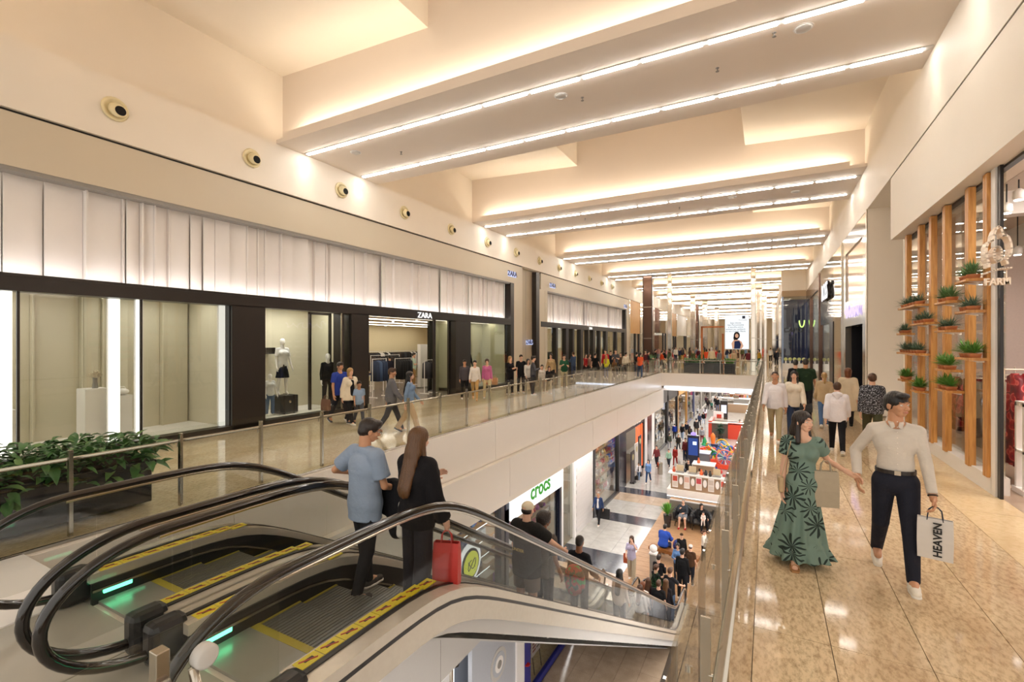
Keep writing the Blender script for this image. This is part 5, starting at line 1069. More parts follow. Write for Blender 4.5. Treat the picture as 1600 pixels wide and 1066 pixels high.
def person(label, loc, H, head, top=None, bot=None, hair=('short', 'dark'), skin='light', pose=None, fem=False, fat=1.0, lod=1, sleeve='long', hem=.475, legs='long', shoes='#e8e4de', look=(0, 0), skirt=None, coat=None, front=None, loose=.0, extra=None, group=None, topm=None, wide=0, tuck=False, collar=False, hs=1.0):
    P = pose or {}; J = skeleton(H, fem, P); res = {0: .0105, 1: .019, 2: .034}[lod] * (H / 1.75) ** .5; sk = SK[skin]
    root = thing('person', loc, label, 'person', group, rz=-math.radians(head)); pts = np.array([v for v in J.values() if isinstance(v, np.ndarray)])
    lo = pts.min(0) - .17 * H / 1.7; hi = pts.max(0) + .17 * H / 1.7; lo[2] = -.02; off = .012 + loose
    R, T, h = headM(J, H, *look, scale=hs)
    F = Field(lo, hi, res); kk = .03 if lod < 2 else .035; body_field(F, J, H, fem, fat, kk); parts = []
    if lod == 0:
        parts.append(F.mesh()); hf = Field(T(0, 0, 0) - .17, T(0, 0, 0) + .17, .0055); head_field(hf, R, T, h, fem=fem); hf.cut(T(0, 0, -.16), (0, 0, -1)); parts.append(hf.mesh())
        for n in 'LR':
            w = J['wr' + n]; g = Field(w - .21, w + .21, .0045); hand_field(g, J, n, H, 0, curl=P.get('curl' + n, .55)); d = unit(w - J['el' + n]); F2 = g; g.rc(w - d * .05, w, .0175 * H, .0155 * H, .01); parts.append(g.mesh())
    else:
        head_field(F, R, T, h, k=.02, fine=False, fem=fem)
        for n in 'LR': hand_field(F, J, n, H, 0, k=.015, curl=P.get('curl' + n, .55), thick=1.0 if lod == 1 else 1.35)
        parts.append(F.mesh())
    link('body', to_mesh(parts, 'body', sk), root)
    nb = J['neck']; upv = unit(J['neck'] - J['pel']); A = {}
    def torso(F, o, z_hem, shorts=False):
        b = H * fat; F.rc(J['pel'] + V3(-.030, 0, 0) * H, J['pel'] + V3(.030, 0, 0) * H, .063 * b, .063 * b, kk, .9, off=o); F.rc(J['pel'], J['waist'], .070 * b, (.063 if fem else .069) * b, kk, .84, off=o)
        F.rc(J['waist'], J['chest'], (.063 if fem else .069) * b, .070 * b, kk, .8, off=o); F.rc(J['chest'] + V3(-.030 * H, 0, 0), J['chest'] + V3(.030 * H, 0, 0), .059 * b, .059 * b, kk, .9, off=o)
        for n in 'LR': F.rc(J['neck'] + V3(0, 0, -.012) * H, J['sh' + n], .027 * b, .025 * b, kk * .6, off=o * .6); F.rc(J['chest'], J['sh' + n], .043 * b, .025 * b, kk, .9, off=o * .6)
        if fem:
            for s in (-1, 1): F.el(J['chest'] + V3(s * .042, .045, .005) * H, (.036 * H + o,) * 3, kk)
        if z_hem is not None: F.cut((0, 0, z_hem), (0, 0, -1))
    if top or topm:
        mt = topm or cloth(top); g = Field(lo, hi, res); z_h = (hem * H - J['dz']) if P.get('seat') is None else J['pel'][2] - .03 * H
        torso(g, off, None if skirt == 'dress' else z_h)
        if not tuck and skirt != 'dress' and P.get('seat') is None:
            b = H * fat; g.cone((0, 0, 0), J['chest'][2] - .02 * H, z_h, (.084 if fem else .090) * b + off * .6, (.088 if fem else .092) * b + off * .8, .74, .025, .002, 7); g.cut((0, 0, z_h), (0, 0, -1))
        for n in 'LR':
            sh, el_, wr = J['sh' + n], J['el' + n], J['wr' + n]
            if sleeve == 'long':
                g.rc(sh, el_, .024 * H * fat, .0205 * H * fat, kk * .3, off=off); d = unit(wr - el_); g.rc(el_, wr, .0205 * H * fat, .015 * H, kk * .2, off=off, caps=[(wr - d * .012 * H, d)])
            elif sleeve in ('short', 'puff'):
                d = unit(el_ - sh); e2 = sh + d * .172 * H * (.72 if sleeve == 'short' else .5); g.rc(sh, el_, .025 * H * fat, .025 * H * fat, kk * .3, off=off + (.018 if sleeve == 'puff' else .006), caps=[(e2, d)])
        nr = .041 if sleeve != 'puff' else .052
        g.rc(nb + upv * .01 * H + V3(0, .012 * H, 0), nb + upv * .12 * H, nr * H, .07 * H, .008, sub=True)
        if fem and skirt == 'dress': g.rc(nb + V3(0, .075, -.045) * H, nb + V3(0, .07, .03) * H, .012 * H, .05 * H, .006, sub=True)
        if skirt == 'dress':
            z1 = .075 * H; zw = J['waist'][2] - .005; g.cone((0, 0, 0), zw, z1 + .09, .066 * H, .150 * H, .95, .03, .018, 11, sw=P.get('sway', (0, 0))); g.cone((P.get('sway', (0, 0))[0], P.get('sway', (0, 0))[1], 0), z1 + .12, z1 - .04, .146 * H, .19 * H, .95, .02, .03, 13)
        link('dress' if skirt == 'dress' else 'top', to_mesh([g.mesh()], 'top', mt), root)
        if collar:
            m = MB(); c = nb + upv * .018 * H
            for s in (-1, 1):
                m.hexa([tuple(c + V3(s * x, y, z) * H) for (x, y, z) in ((.026, -.03, -.004), (.040, -.028, -.010), (.022, .046, -.046), (.005, .044, -.036), (.026, -.028, .016), (.033, -.026, .012), (.031, .036, -.018), (.010, .042, -.014))])
            m.hexa([tuple(c + V3(x, y, z) * H) for (x, y, z) in ((-.035, -.04, 0), (.035, -.04, 0), (.035, -.03, 0), (-.035, -.03, 0), (-.03, -.034, .016), (.03, -.034, .016), (.03, -.028, .016), (-.03, -.028, .016))])
            m.build('collar', mt, root, local=True, bevel=.004)
            m = MB().box(-.006, .006, 0, .004, 0, .30 * H); m.v = [(x, .078 * H * fat + off + y + .012 * math.sin((z / .3 / H) * 3.1), J['waist'][2] + .0 + z * .62) for x, y, z in m.v]; 
    if bot:
        mb_ = cloth(bot) if isinstance(bot, str) else bot; g = Field(lo, hi, res); o = .010; b = H * fat
        g.rc(J['pel'] + V3(-.030, 0, 0) * H, J['pel'] + V3(.030, 0, 0) * H, .062 * b, .062 * b, kk, .9, off=o); g.rc(J['pel'], J['waist'], .069 * b, .062 * b, kk, .84, off=o); g.cut(J['waist'] - upv * .018 * H, upv)
        for n in 'LR':
            hp, kn, an = J['hip' + n], J['kn' + n], J['an' + n]
            if legs == 'long': d = unit(an - kn); g.rc(hp, kn, .049 * b, .033 * b + wide * .5, kk * .4, off=o); g.rc(kn, an, .033 * b + wide * .5, .023 * H + wide, kk * .3, off=o, caps=[(an + d * .012 * H, d)])
            elif legs == 'short': d = unit(kn - hp); g.rc(hp, kn, .052 * b, .040 * b, kk * .5, off=o + .01, caps=[(hp + d * .2 * H, d)])
        if legs == 'skirt': g.cone((0, 0, 0), J['waist'][2], .3 * H, .062 * H, .11 * H, .9, .03, .01, 9)
        link('trousers' if legs == 'long' else ('shorts' if legs == 'short' else 'skirt'), to_mesh([g.mesh()], 'trousers', mb_), root)
    if coat: 
        g = Field(lo, hi, res); torso(g, off + .02, coat[1] * H - 0); g.cone((0, -.01, 0), J['chest'][2], coat[1] * H, .085 * H, .125 * H * (1 + (.5 - coat[1])), .8, .03, .012, 9)
        for n in 'LR': g.rc(J['sh' + n], J['el' + n], .034 * H, .032 * H, kk, off=off + .015); d = unit(J['wr' + n] - J['el' + n]); g.rc(J['el' + n], J['wr' + n], .032 * H, .028 * H, kk * .4, off=off + .01, caps=[(J['wr' + n] - d * .01, d)])
        g.cut((0, 0, coat[1] * H), (0, 0, -1)); g.rc(nb + upv * .01 * H + V3(0, .012 * H, 0), nb + upv * .12 * H, .05 * H, .07 * H, .008, sub=True)
        link('coat', to_mesh([g.mesh()], 'coat', cloth(coat[0])), root)
    if front:
        g = Field(lo, hi, res); o = .055 if coat else .03
        g.rc(J['chest'] + V3(0, o, .03) * H, J['pel'] + V3(0, o + .01, .02) * H, .030 * H, .036 * H, .01, 1.1, off=off); g.cut((0, 0, J['neck'][2] - .02 * H), (0, 0, 1)); link('shirt_front', to_mesh([g.mesh()], 'shirt_front', cloth(front)), root)
    # shoes
    if shoes and lod < 3:
        for n in 'LR':
            an = J['an' + n]; fa = J['ft' + n]; c, s_ = math.cos(fa), math.sin(fa)
            fd = V3(0, c, s_); fu = V3(0, -s_, c); r_ = min(res, .014) if lod < 2 else .03; hh = H / 1.75; g = Field(an - .2, an + .24, r_)
            base = an - fu * .046 * H; 
            g.rc(base - fd * .03 * hh + fu * .036 * hh, base + fd * .06 * hh + fu * .036 * hh, .040 * hh, .040 * hh, .02); g.rc(base + fd * .06 * hh + fu * .032 * hh, base + fd * .15 * hh + fu * .026 * hh, .040 * hh, .034 * hh, .02); g.rc(an - fd * .005 * hh, base + fu * .04 * hh, .036 * hh, .042 * hh, .02)
            g.cut(base, -fu); g.cut(an + fu * .028 * hh, fu)
            so = link('shoe', to_mesh([g.mesh()], 'shoe', cloth(shoes)), root)
            if lod == 0:
                g = Field(an - .2, an + .24, .009); g.rc(base - fd * .03 * hh, base + fd * .06 * hh, .043 * hh, .044 * hh, .02); g.rc(base + fd * .06 * hh, base + fd * .15 * hh, .044 * hh, .038 * hh, .02); g.cut(base - fu * .004, -fu); g.cut(base + fu * .02 * hh, fu)
                link('sole', to_mesh([g.mesh()], 'sole', SOLE), so)
    # hair
    st, hc = hair; hm = HAIR.get(hc) or cloth(hc); r_ = {0: .007, 1: .013, 2: .028}[lod]
    if st != 'bald':
        g = Field(T(0, 0, 0) - V3(.2, .30, .64 if st in ('long', 'pony') else .22) * h, T(0, 0, 0) + V3(.2, .2, .2) * h, r_); e = lambda x, y, z, a, b, c, kk=.01, sub=False: g.el(T(x, y, z), (a * h, b * h, c * h), kk, R, sub)
        if st == 'cap':
            e(0, -.012, .045, .084, .10, .078); g.rc(T(-.04, .09, .05), T(.04, .09, .05), .03 * h, .03 * h, .01, 1.2) if look[0] > 900 else None; g.cut(T(0, 0, .02), tuple(R @ V3(0, 0, -1)))
            if lod < 2: g.el(T(0, -.095, .035), (.028 * h, .03 * h, .02 * h), .006, R, True)
            link('cap', to_mesh([g.mesh()], 'cap', hm), root); g = Field(T(0, 0, 0) - .2 * h, T(0, 0, 0) + .2 * h, r_); hm = HAIR['dark']
            g.el(T(0, -.03, .0), (.078 * h, .082 * h, .06 * h), .01, R); g.cut(T(0, 0, -.05), tuple(R @ V3(0, 0, -1))); g.cut(T(0, .0, 0), tuple(R @ V3(0, 1, 0))); g.cut(T(0, 0, .025), tuple(R @ V3(0, 0, 1)))
        else:
            vol = {'short': .009, 'crop': .001, 'curly': .024, 'bob': .014, 'long': .012, 'bun': .006, 'pony': .006, 'scarf': .014}[st]
            e(0, -.018, .034, .075 + vol, .092 + vol, .086 + vol)
            if st in ('short', 'crop', 'curly', 'bun', 'pony'): e(0, -.05, -.01, .066 + vol * .6, .062 + vol * .6, .065)
            if st == 'bob': g.rc(T(0, -.035, .03), T(0, -.045, -.09), .088 * h, .080 * h, .02)
            if st == 'long':
                g.rc(T(0, -.035, .03), T(0, -.07, -.12), .088 * h, .080 * h, .02, .9); q0 = T(0, -.085, -.12); q1 = q0 + V3(0, -.075 - loose, -.33) * h; g.rc(q0, q1, .088 * h, .078 * h, .03, .45)
                for s in (-1, 1): g.rc(T(s * .062, -.02, -.02), T(s * .085, .0, -.22), .028 * h, .026 * h, .02)
            if st == 'pony': g.rc(T(0, -.1, .06), T(0, -.12, -.20), .032 * h, .028 * h, .015)
            if st == 'bun': e(0, -.1, .07, .04, .04, .04)
            if st == 'scarf': g.rc(T(0, -.02, .0), T(0, -.02, -.16), .09 * h, .10 * h, .02)
            e(0, .088, -.034 if st in ('long', 'bob', 'scarf', 'crop', 'pony') else -.045, .058 if st in ('long', 'bob', 'scarf') else .085, .058, .092 if st != 'short' else .078, .010, True)
            if st in ('short', 'curly'): e(0, .062, .088, .056, .040, .030, .02)
            if st in ('short', 'crop', 'curly'): g.cut(T(0, -.0, -.055), tuple(R @ unit(V3(0, .35, -1)))); 
            if st in ('short', 'crop'):
                for s in (-1, 1): e(s * .085, .045, -.03, .03, .06, .05, .01, True)
            if lod == 0 and st in ('curly', 'short', 'long', 'bob'):
                X, Y, Z = g.ax[0][:, None, None], g.ax[1][None, :, None], g.ax[2][None, None, :]
                if st == 'curly': g.f = g.f + .006 * np.sin(X * 190) * np.sin(Y * 190) * np.sin(Z * 190)
                elif st == 'short': g.f = g.f + .0022 * np.sin(X * 260 + 30 * Z) * np.sin(Y * 120)
                else: g.f = g.f + .0028 * np.sin(np.arctan2(Y - T(0, 0, 0)[1] + .03, X - T(0, 0, 0)[0]) * 26 + 2 * np.sin(Z * 14))
        link('hair', to_mesh([g.mesh()], 'hair', hm), root)
    if lod <= 1 and st != 'hidden' :
        for s in (-1, 1):
            if lod == 0:
                eo = MB().sphere(tuple(T(s * .031, .0742, .008)), .0118 * h, 14, 10).build('eye', EYEW, root, True, local=True); MB().sphere(tuple(T(s * .031, .0800, .008)), .0066 * h, 10, 8).build('iris', IRIS, eo, True, local=True)
            else: MB().sphere(tuple(T(s * .030, .083, .008)), .008 * h, 8, 5).build('eye', IRIS, root, True, local=True)
            MB().tube([tuple(T(s * .014, .098, .030)), tuple(T(s * .032, .096, .035)), tuple(T(s * .050, .080, .029))], [.0028 * h, .0036 * h, .0016 * h], 5).build('eyebrow', HAIR.get(hc, HAIR['dark']) if st != 'cap' else HAIR['dark'], root, local=True)
        MB().tube([tuple(T(-.024, .088, -.061)), tuple(T(-.01, .097, -.0575)), tuple(T(.01, .097, -.0575)), tuple(T(.024, .088, -.061))], [.001 * h, .0045 * h, .0045 * h, .001 * h], 6).build('lips', LIP, root, True, local=True)
    return root, J, T, R
def place(u, vt, vf, z0):   # pixel column, head top row, feet row, floor height -> point and height
    t = (z0 - 2.3) / ((535 - vf) / 740); x, y, _, _ = scr(u, vf, z=z0); return (x, y, z0), (2.3 - z0) - (vt - 535) * t / 740
def onesc(u, vt, x):        # on the escalator at plane x
    a = (u - 800) / 740; t = x / (-CS + a * CC); y = t * (CC + a * CS); k = math.floor((y - 2.0) / .4); z0 = SL(2.0 + k * .4 + .2) if 2.3 < y < 15.6 else (LOW if y > 15 else 0); z0 += .008
    return (x, y, z0), 2.3 + (535 - vt) / 740 * t - z0
# poses
WALK = dict(legL=(22, 4, 1), legR=(-20, 14, 1), armL=(-16, 9, 14), armR=(18, 9, 22), toeR=-.0); WALK['toeR'] = -28
WALK2 = dict(legR=(20, 4, 1), legL=(-18, 16, 1), armR=(-14, 9, 14), armL=(16, 9, 24), toeL=-28)
STAND = dict(legL=(2, 3, 3), legR=(-2, 3, 3), armL=(2, 9, 14), armR=(4, 8, 20)); FOLD = dict(legL=(2, 3, 3), legR=(-1, 4, 3), armL=(20, 12, 85, 38), armR=(22, 12, 80, 38))
PHONE = dict(legL=(2, 3, 3), legR=(-1, 4, 3), armL=(14, 10, 90, 22), armR=(16, 10, 95, 22)); SIT = dict(seat=1, legL=(84, 86, 6), legR=(82, 80, 6), armL=(30, 12, 45, 15), armR=(28, 12, 50, 15), lean=4)
def bag_on(loc, w, d, h, m_, name, label, group=None, straps=True, rz=0, letters=None, cat='bag', tilt=0, sm=None):
    t = thing(name, loc, label, cat, group, rz=rz); g = MB()   # a gusseted paper bag, open at the top, hanging from its handles
    z1 = -.10; z0 = z1 - h; x, y = w / 2, d / 2
    ring = lambda z, fx, fy: [(-x * fx, -y * fy, z), (x * fx, -y * fy, z), (x * fx, y * fy, z), (-x * fx, y * fy, z)]
    for (za, fx, fy) in ((z0, .97, 1), (z0 + h * .45, 1, .98), (z0 + h * .8, .99, .75), (z1, .97, .5)): g.v += ring(za, fx, fy)
    for i in range(3):
        for j in range(4): g.f.append((4 * i + j, 4 * i + (j + 1) % 4, 4 * i + 4 + (j + 1) % 4, 4 * i + 4 + j))
    g.f.append((3, 2, 1, 0)); b = g.build('bag_body', m_, t, local=True); so = b.modifiers.new('solid', 'SOLIDIFY'); so.thickness = .004
    if straps:
        for s in (-1, 1): MB().tube([(-w * .22, s * y * .5, z1 - .02), (-w * .18, s * .012, -.03), (-.02, 0, 0), (.02, 0, 0), (w * .18, s * .012, -.03), (w * .22, s * y * .5, z1 - .02)], .005, 5).build('handle', sm or m_, t, local=True)
    return t
# ================================================================ THE PEOPLE IN VIEW
DRESS = bpy.data.materials.new('dress_palm_print'); DRESS.use_nodes = True
def _dress():
    nt = DRESS.node_tree; N = nt.nodes; L = nt.links; p = N['Principled BSDF']; p.inputs['Roughness'].default_value = .75; p.inputs['Specular IOR Level'].default_value = .3
    tc = N.new('ShaderNodeTexCoord'); mp = N.new('ShaderNodeMapping'); mp.inputs['Scale'].default_value = (4.9, 1.7, 4.9); L.new(tc.outputs['Object'], mp.inputs[0])
    v = N.new('ShaderNodeTexVoronoi'); v.inputs['Scale'].default_value = 1; v.inputs['Randomness'].default_value = .85; L.new(mp.outputs[0], v.inputs['Vector'])
    sb = N.new('ShaderNodeVectorMath'); sb.operation = 'SUBTRACT'; L.new(mp.outputs[0], sb.inputs[0]); L.new(v.outputs['Position'], sb.inputs[1])
    sx = N.new('ShaderNodeSeparateXYZ'); L.new(sb.outputs[0], sx.inputs[0])
    def M(op, a, b=None, cl=False):
        n = N.new('ShaderNodeMath'); n.operation = op; n.use_clamp = cl
        for i, q in enumerate((a, b)):
            if q is None: continue
            if isinstance(q, (int, float)): n.inputs[i].default_value = q
            else: L.new(q, n.inputs[i])
        return n.outputs[0]
    ang = M('ARCTAN2', sx.outputs['Z'], sx.outputs['X']); r = v.outputs['Distance']; nz = N.new('ShaderNodeTexNoise'); nz.inputs['Scale'].default_value = 4; L.new(tc.outputs['Object'], nz.inputs['Vector'])
    s = M('SINE', M('ADD', M('MULTIPLY', ang, 10), M('MULTIPLY', nz.outputs['Fac'], 14))); m = M('GREATER_THAN', s, M('SUBTRACT', M('MULTIPLY', r, 3.4), 1.15)); m = M('MULTIPLY', m, M('LESS_THAN', r, .62))
    mx = N.new('ShaderNodeMix'); mx.data_type = 'RGBA'; mx.inputs['A'].default_value = rgb('#71887d'); mx.inputs['B'].default_value = rgb('#26332f'); L.new(m, mx.inputs['Factor']); L.new(mx.outputs['Result'], p.inputs['Base Color'])
    b = N.new('ShaderNodeBump'); b.inputs['Strength'].default_value = .4; b.inputs['Distance'].default_value = .02; n2 = N.new('ShaderNodeTexNoise'); n2.inputs['Scale'].default_value = 12; L.new(tc.outputs['Object'], n2.inputs['Vector']); L.new(n2.outputs['Fac'], b.inputs['Height']); L.new(b.outputs[0], p.inputs['Normal'])
_dress()
def pattern(name, a, b, sc):
    m = bpy.data.materials.new(name); m.use_nodes = True; nt = m.node_tree; N = nt.nodes; L = nt.links; p = N['Principled BSDF']; p.inputs['Roughness'].default_value = .8
    tc = N.new('ShaderNodeTexCoord'); v = N.new('ShaderNodeTexNoise'); v.inputs['Scale'].default_value = sc; L.new(tc.outputs['Object'], v.inputs['Vector']); r = N.new('ShaderNodeValToRGB'); L.new(v.outputs['Fac'], r.inputs[0]); L.new(r.outputs[0], p.inputs['Base Color'])
    r.color_ramp.interpolation = 'CONSTANT'; r.color_ramp.elements[0].color = rgb(a); r.color_ramp.elements[1].color = rgb(b[0]); r.color_ramp.elements[1].position = .58
    for i, c in enumerate(b[1:]): e = r.color_ramp.elements.new(.44 - .06 * i); e.color = rgb(c)
    return m
def tolocal(loc, head, p):
    d = Vector(p) - Vector(loc); a = math.radians(head); return (d.x * math.cos(a) - d.y * math.sin(a), d.x * math.sin(a) + d.y * math.cos(a), d.z)
def fromlocal(loc, head, p):
    a = math.radians(head); return (loc[0] + p[0] * math.cos(a) + p[1] * math.sin(a), loc[1] - p[0] * math.sin(a) + p[1] * math.cos(a), loc[2] + p[2])
# the couple walking hand in hand
lw, hw_ = place(1254, 641, 880, 0); lm_, hm_ = place(1399, 609, 905, 0)
meet = scr(1334, 757, Y=(lw[1] + lm_[1]) / 2)[:3]
hdW, hdM = 178, 184
dz = lambda H, P, fem: skeleton(H, fem, P)['dz']
PW = dict(legL=(16, 2, 1), legR=(-26, 34, 1), armR=(-4, 8, 16), toeR=-35, sway=(.03, -.05)); z_ = dz(hw_, PW, True)
q = tolocal(lw, hdW, (meet[0] - .02, meet[1], meet[2] + .085)); PW['armL'] = ('ik', (q[0], q[1], q[2] + z_), (-.3, -.5, -.6))
PW['legL'], PW['legR'] = (-12, 22, 1), (11, 2, 1); PW['toeR'] = 0; PW['toeL'] = -30
wo, JW, TW, RW = person('woman in a long green palm print dress, walking hand in hand', lw, hw_, hdW, topm=DRESS, sleeve='puff', skirt='dress', hair=('long', 'dark'), skin='light', fem=True, lod=0, pose=PW, look=(-42, 2), shoes=None, hem=.1)
for n in 'LR':   # strappy tan sandals
    an = JW['an' + n]; g = MB(); fa = JW['ft' + n]; fd = Vector((0, math.cos(fa), math.sin(fa))); fu = Vector((0, -math.sin(fa), math.cos(fa))); b = Vector(an) - fu * .044 * hw_
    pr = [(-.05, .03), (.0, .03), (.06, .036), (.12, .042), (.16, .03)]; g.v = [tuple(b + fd * y + Vector((s * w, 0, 0)) + fu * z) for z in (0, .014) for (y, w) in pr for s in (-1, 1)]; k = 10
    g.f = [(2 * i, 2 * i + 1, 2 * i + 3, 2 * i + 2)[::-1] for i in range(4)] + [(k + 2 * i, k + 2 * i + 1, k + 2 * i + 3, k + 2 * i + 2) for i in range(4)] + [(2 * i, 2 * i + 2, k + 2 * i + 2, k + 2 * i) for i in range(4)] + [(2 * i + 1, k + 2 * i + 1, k + 2 * i + 3, 2 * i + 3) for i in range(4)] + [(0, 1, k + 1, k), (8, k + 8, k + 9, 9)]
    so = g.build('sandal', mat('tan_leather', '#a97c50', .5), wo, local=True)
    for (y, h_) in ((.10, .045), (.05, .06)): MB().tube([tuple(b + fd * y + Vector((.04 * math.cos(t_), 0, 0)) + fu * (.01 + h_ * math.sin(t_))) for t_ in [i * math.pi / 8 for i in range(9)]], .005, 5).build('strap', mat('tan_leather', '#a97c50', .5), so, local=True)
    MB().tube([tuple(Vector(an) + Vector((.034 * math.cos(t_), .036 * math.sin(t_), .015))) for t_ in [i * math.pi / 6 for i in range(13)]], .004, 5).build('ankle_strap', mat('tan_leather', '#a97c50', .5), so, local=True)
MB().tube([tuple(JW['waist'] + V3(.077 * math.cos(t_), .062 * math.sin(t_) + .0, .0) * hw_) for t_ in [i * math.pi / 12 for i in range(25)]], .006, 6).build('waistband', mat('dress_band', '#4d6f60', .8), wo, local=True)
PM = dict(legR=(12, 2, 2), legL=(-16, 24, 2), toeL=-30, armL=(8, 10, 18), lean=1); zm = dz(hm_, PM, False)
PM['legR'], PM['legL'] = (-14, 22, 2), (13, 3, 2); PM['toeL'] = 0; PM['toeR'] = -30
q = tolocal(lm_, hdM, (meet[0] + .03, meet[1], meet[2] + .085)); PM['armR'] = ('ik', (q[0], q[1], q[2] + zm), (.4, -.6, -.4)); PM['curlL'] = 1.0
mo, JM, TM, RM = person('man in a pale buttoned shirt and dark trousers, holding hands with the green dress woman', lm_, hm_, hdM, top='#cfc6bb', bot='#20222e', hair=('short', 'black'), skin='tan', lod=0, pose=PM, look=(-38, 0), shoes='#e6e0d4', collar=True, hem=.575, tuck=True)
w_ = JM['waist']; lt = mat('belt_leather', '#251c18', .4)
be = MB(); n_ = 28
for i in range(n_ + 1):
    t_ = i * 2 * math.pi / n_; c = w_ + V3(.084 * math.cos(t_), .071 * math.sin(t_), -.030) * hm_
    for (dx, dz_) in ((0, -.018), (.006, -.018), (.006, .018), (0, .018)): be.v.append(tuple(c + V3(math.cos(t_) * dx, math.sin(t_) * dx, dz_)))
be.f = [(4 * i + j, 4 * i + (j + 1) % 4, 4 * i + 4 + (j + 1) % 4, 4 * i + 4 + j) for i in range(n_) for j in range(4)]; be.build('belt', lt, mo, local=True)
c = w_ + V3(0, .071, -.030) * hm_; MB().box(c[0] - .024, c[0] + .024, c[1] + .006, c[1] + .014, c[2] - .02, c[2] + .02).build('buckle', STEEL, mo, local=True)
PLK = MB(); 
for i in range(9): PLK.sphere((0, JM['chest'][1] + .085 * hm_ * (.9 if i > 5 else 1) * .86, JM['waist'][2] + .03 + i * .05), .005, 6, 4)
PLK.build('buttons', mat('button_pale', '#e8ddd4', .3), mo, local=True)
wr = JM['wrL']; d_ = unit(wr - JM['elL']); a1 = unit(np.cross(d_, V3(1, 0, 0))); a2 = np.cross(d_, a1); MB().tube([tuple(wr - d_ * .008 + (a1 * math.cos(t_) + a2 * math.sin(t_)) * .032) for t_ in [i * math.pi / 8 for i in range(17)]], .008, 6).build('wristwatch', BLACK, mo, local=True)
hp = fromlocal(lm_, hdM, tuple(wr + d_ * .095))
BAGP = mat('paper_white', '#d4cec8', .6, var=.03); BLK_ = mat('strap_black', '#1c2436', .6)
b = bag_on(hp, .25, .08, .36, BAGP, 'shopping_bag', 'white paper bag with black lettering in the hand of the man in the pale shirt', rz=math.radians(-14), sm=BLK_)
_t = text('letters', 'HEAVEN', (.045, -.05, -.31), .082, ((0, 0, 1), (-1, 0, 0), (0, -1, 0)), mat('ink_black', '#101010', .6), b, ext=.002, bold=.002)
_t.matrix_basis = Matrix.Translation((.02, -.043, -.28)) @ Matrix(((0, -1, 0), (0, 0, -1), (1, 0, 0))).to_4x4()
hp = fromlocal(lw, hdW, (-.20, .02, JW['waist'][2] + .12)); b = bag_on(hp, .22, .09, .36, mat('paper_kraft_grey', '#a79a84', .6), 'shopping_bag', 'beige paper bag hanging on the arm of the woman in the green dress', rz=math.radians(12))
t = thing('shoulder_bag', fromlocal(lw, hdW, (.20, .02, JW['pel'][2])), 'small beige shoulder bag at the hip of the woman in the green dress', 'bag', rz=-math.radians(hdW))
MB().box(-.025, .025, -.07, .09, -.10, .06).build('bag_body', mat('bag_beige', '#b59c78', .5), t, local=True, bevel=.015); MB().box(.024, .03, -.07, .09, -.01, .06).build('flap', mat('bag_beige', '#b59c78', .5), t, local=True)
sh_l = Vector(JW['shR']) + Vector((-.03, .02, .045)) - Vector((.20, .02, JW['pel'][2])); MB().tube([(0, -.06, .05), tuple(sh_l + Vector((.015, -.05, -.04))), tuple(sh_l + Vector((0, 0, .015))), tuple(sh_l + Vector((.012, .06, -.05))), (0, .08, .05)], .005, 5).build('strap', mat('bag_beige', '#b59c78', .5), t, local=True)
# shoppers at the head of the escalator
l1, h1 = onesc(566, 663, -3.50); PA = dict(legL=(10, 2, 3), legR=(-8, 12, 3), armL=('ik', (-.42, .18, 1.10), (-.6, -.4, -.5)), armR=(10, 12, 60, 20), curlR=.9)
h1 = 1.74; l1 = (-3.46, l1[1], l1[2])
p1, J1, T1, R1 = person('young man in a light blue t-shirt at the top of the escalator', l1, h1, 6, top='#8e9db3', bot='#1c1c20', hair=('short', 'dark'), skin='tan', lod=0, pose=PA, sleeve='short', hem=.44, loose=.022, look=(28, -16), shoes='#4a4744')
gl = mat('glasses_frame', '#141414', .3)
for s in (-1, 1): MB().tube([tuple(T1(s * .031 + .022 * math.cos(a_), .108, .008 + .018 * math.sin(a_))) for a_ in [i * math.pi / 6 for i in range(13)]], .0018, 5).build('glasses_rim', gl, p1, local=True); MB().tube([tuple(T1(s * .052, .105, .012)), tuple(T1(s * .08, -.01, .012))], .0022, 5).build('glasses_arm', gl, p1, local=True)
g = Field((-.3, -.4, .4), (.5, .5, 1.3), .014); w = J1['elR'] * .4 + J1['wrR'] * .6
g.rc(w + V3(-.06, .0, .02), w + V3(.08, .03, .02), .06, .06, .04); g.rc(w + V3(-.08, .0, -.02), w + V3(-.10, .0, -.22), .07, .08, .05, .7); g.rc(w + V3(.02, 0, -.05), w + V3(.04, .0, -.40), .11, .10, .05, .55); g.rc(w + V3(.10, .03, -.02), w + V3(.12, .03, -.34), .07, .06, .05, .7)
X, Y, Z = g.ax[0][:, None, None], g.ax[1][None, :, None], g.ax[2][None, None, :]; g.f = g.f + .008 * np.sin(X * 42 + Z * 9) * np.sin(Y * 35)
jk = link('jacket', to_mesh([g.mesh()], 'jacket', cloth('#1b1b20')), None); jk.location = fromlocal(l1, 6, (0, 0, 0)); jk.rotation_euler = (0, 0, -math.radians(6)); tag(jk, 'black jacket draped over the forearm of the young man in light blue', 'jacket')
l2, h2 = onesc(652, 668, -2.86); h2 = min(h2, 1.74)
PB_ = dict(legL=(4, 2, 3), legR=(-4, 6, 3), armL=(16, 10, 95, 30), armR=(4, 12, 20), curlR=1)
p2, J2, T2, R2 = person('woman with long brown hair in a loose black top on the escalator', l2, h2, 5, top='#141216', bot='#26242a', hair=('long', 'long'), skin='light', fem=True, lod=0, pose=PB_, hem=.46, loose=.035, wide=.03, shoes='#2a2826', look=(0, -6))
ws = Field((-.35, -.3, .4), (.1, .3, 1.2), .014); ws.rc((-.15, .0, .95 * h2 / 1.7), (-.17, -.02, .68 * h2 / 1.7), .06, .05, .03, 1.3)
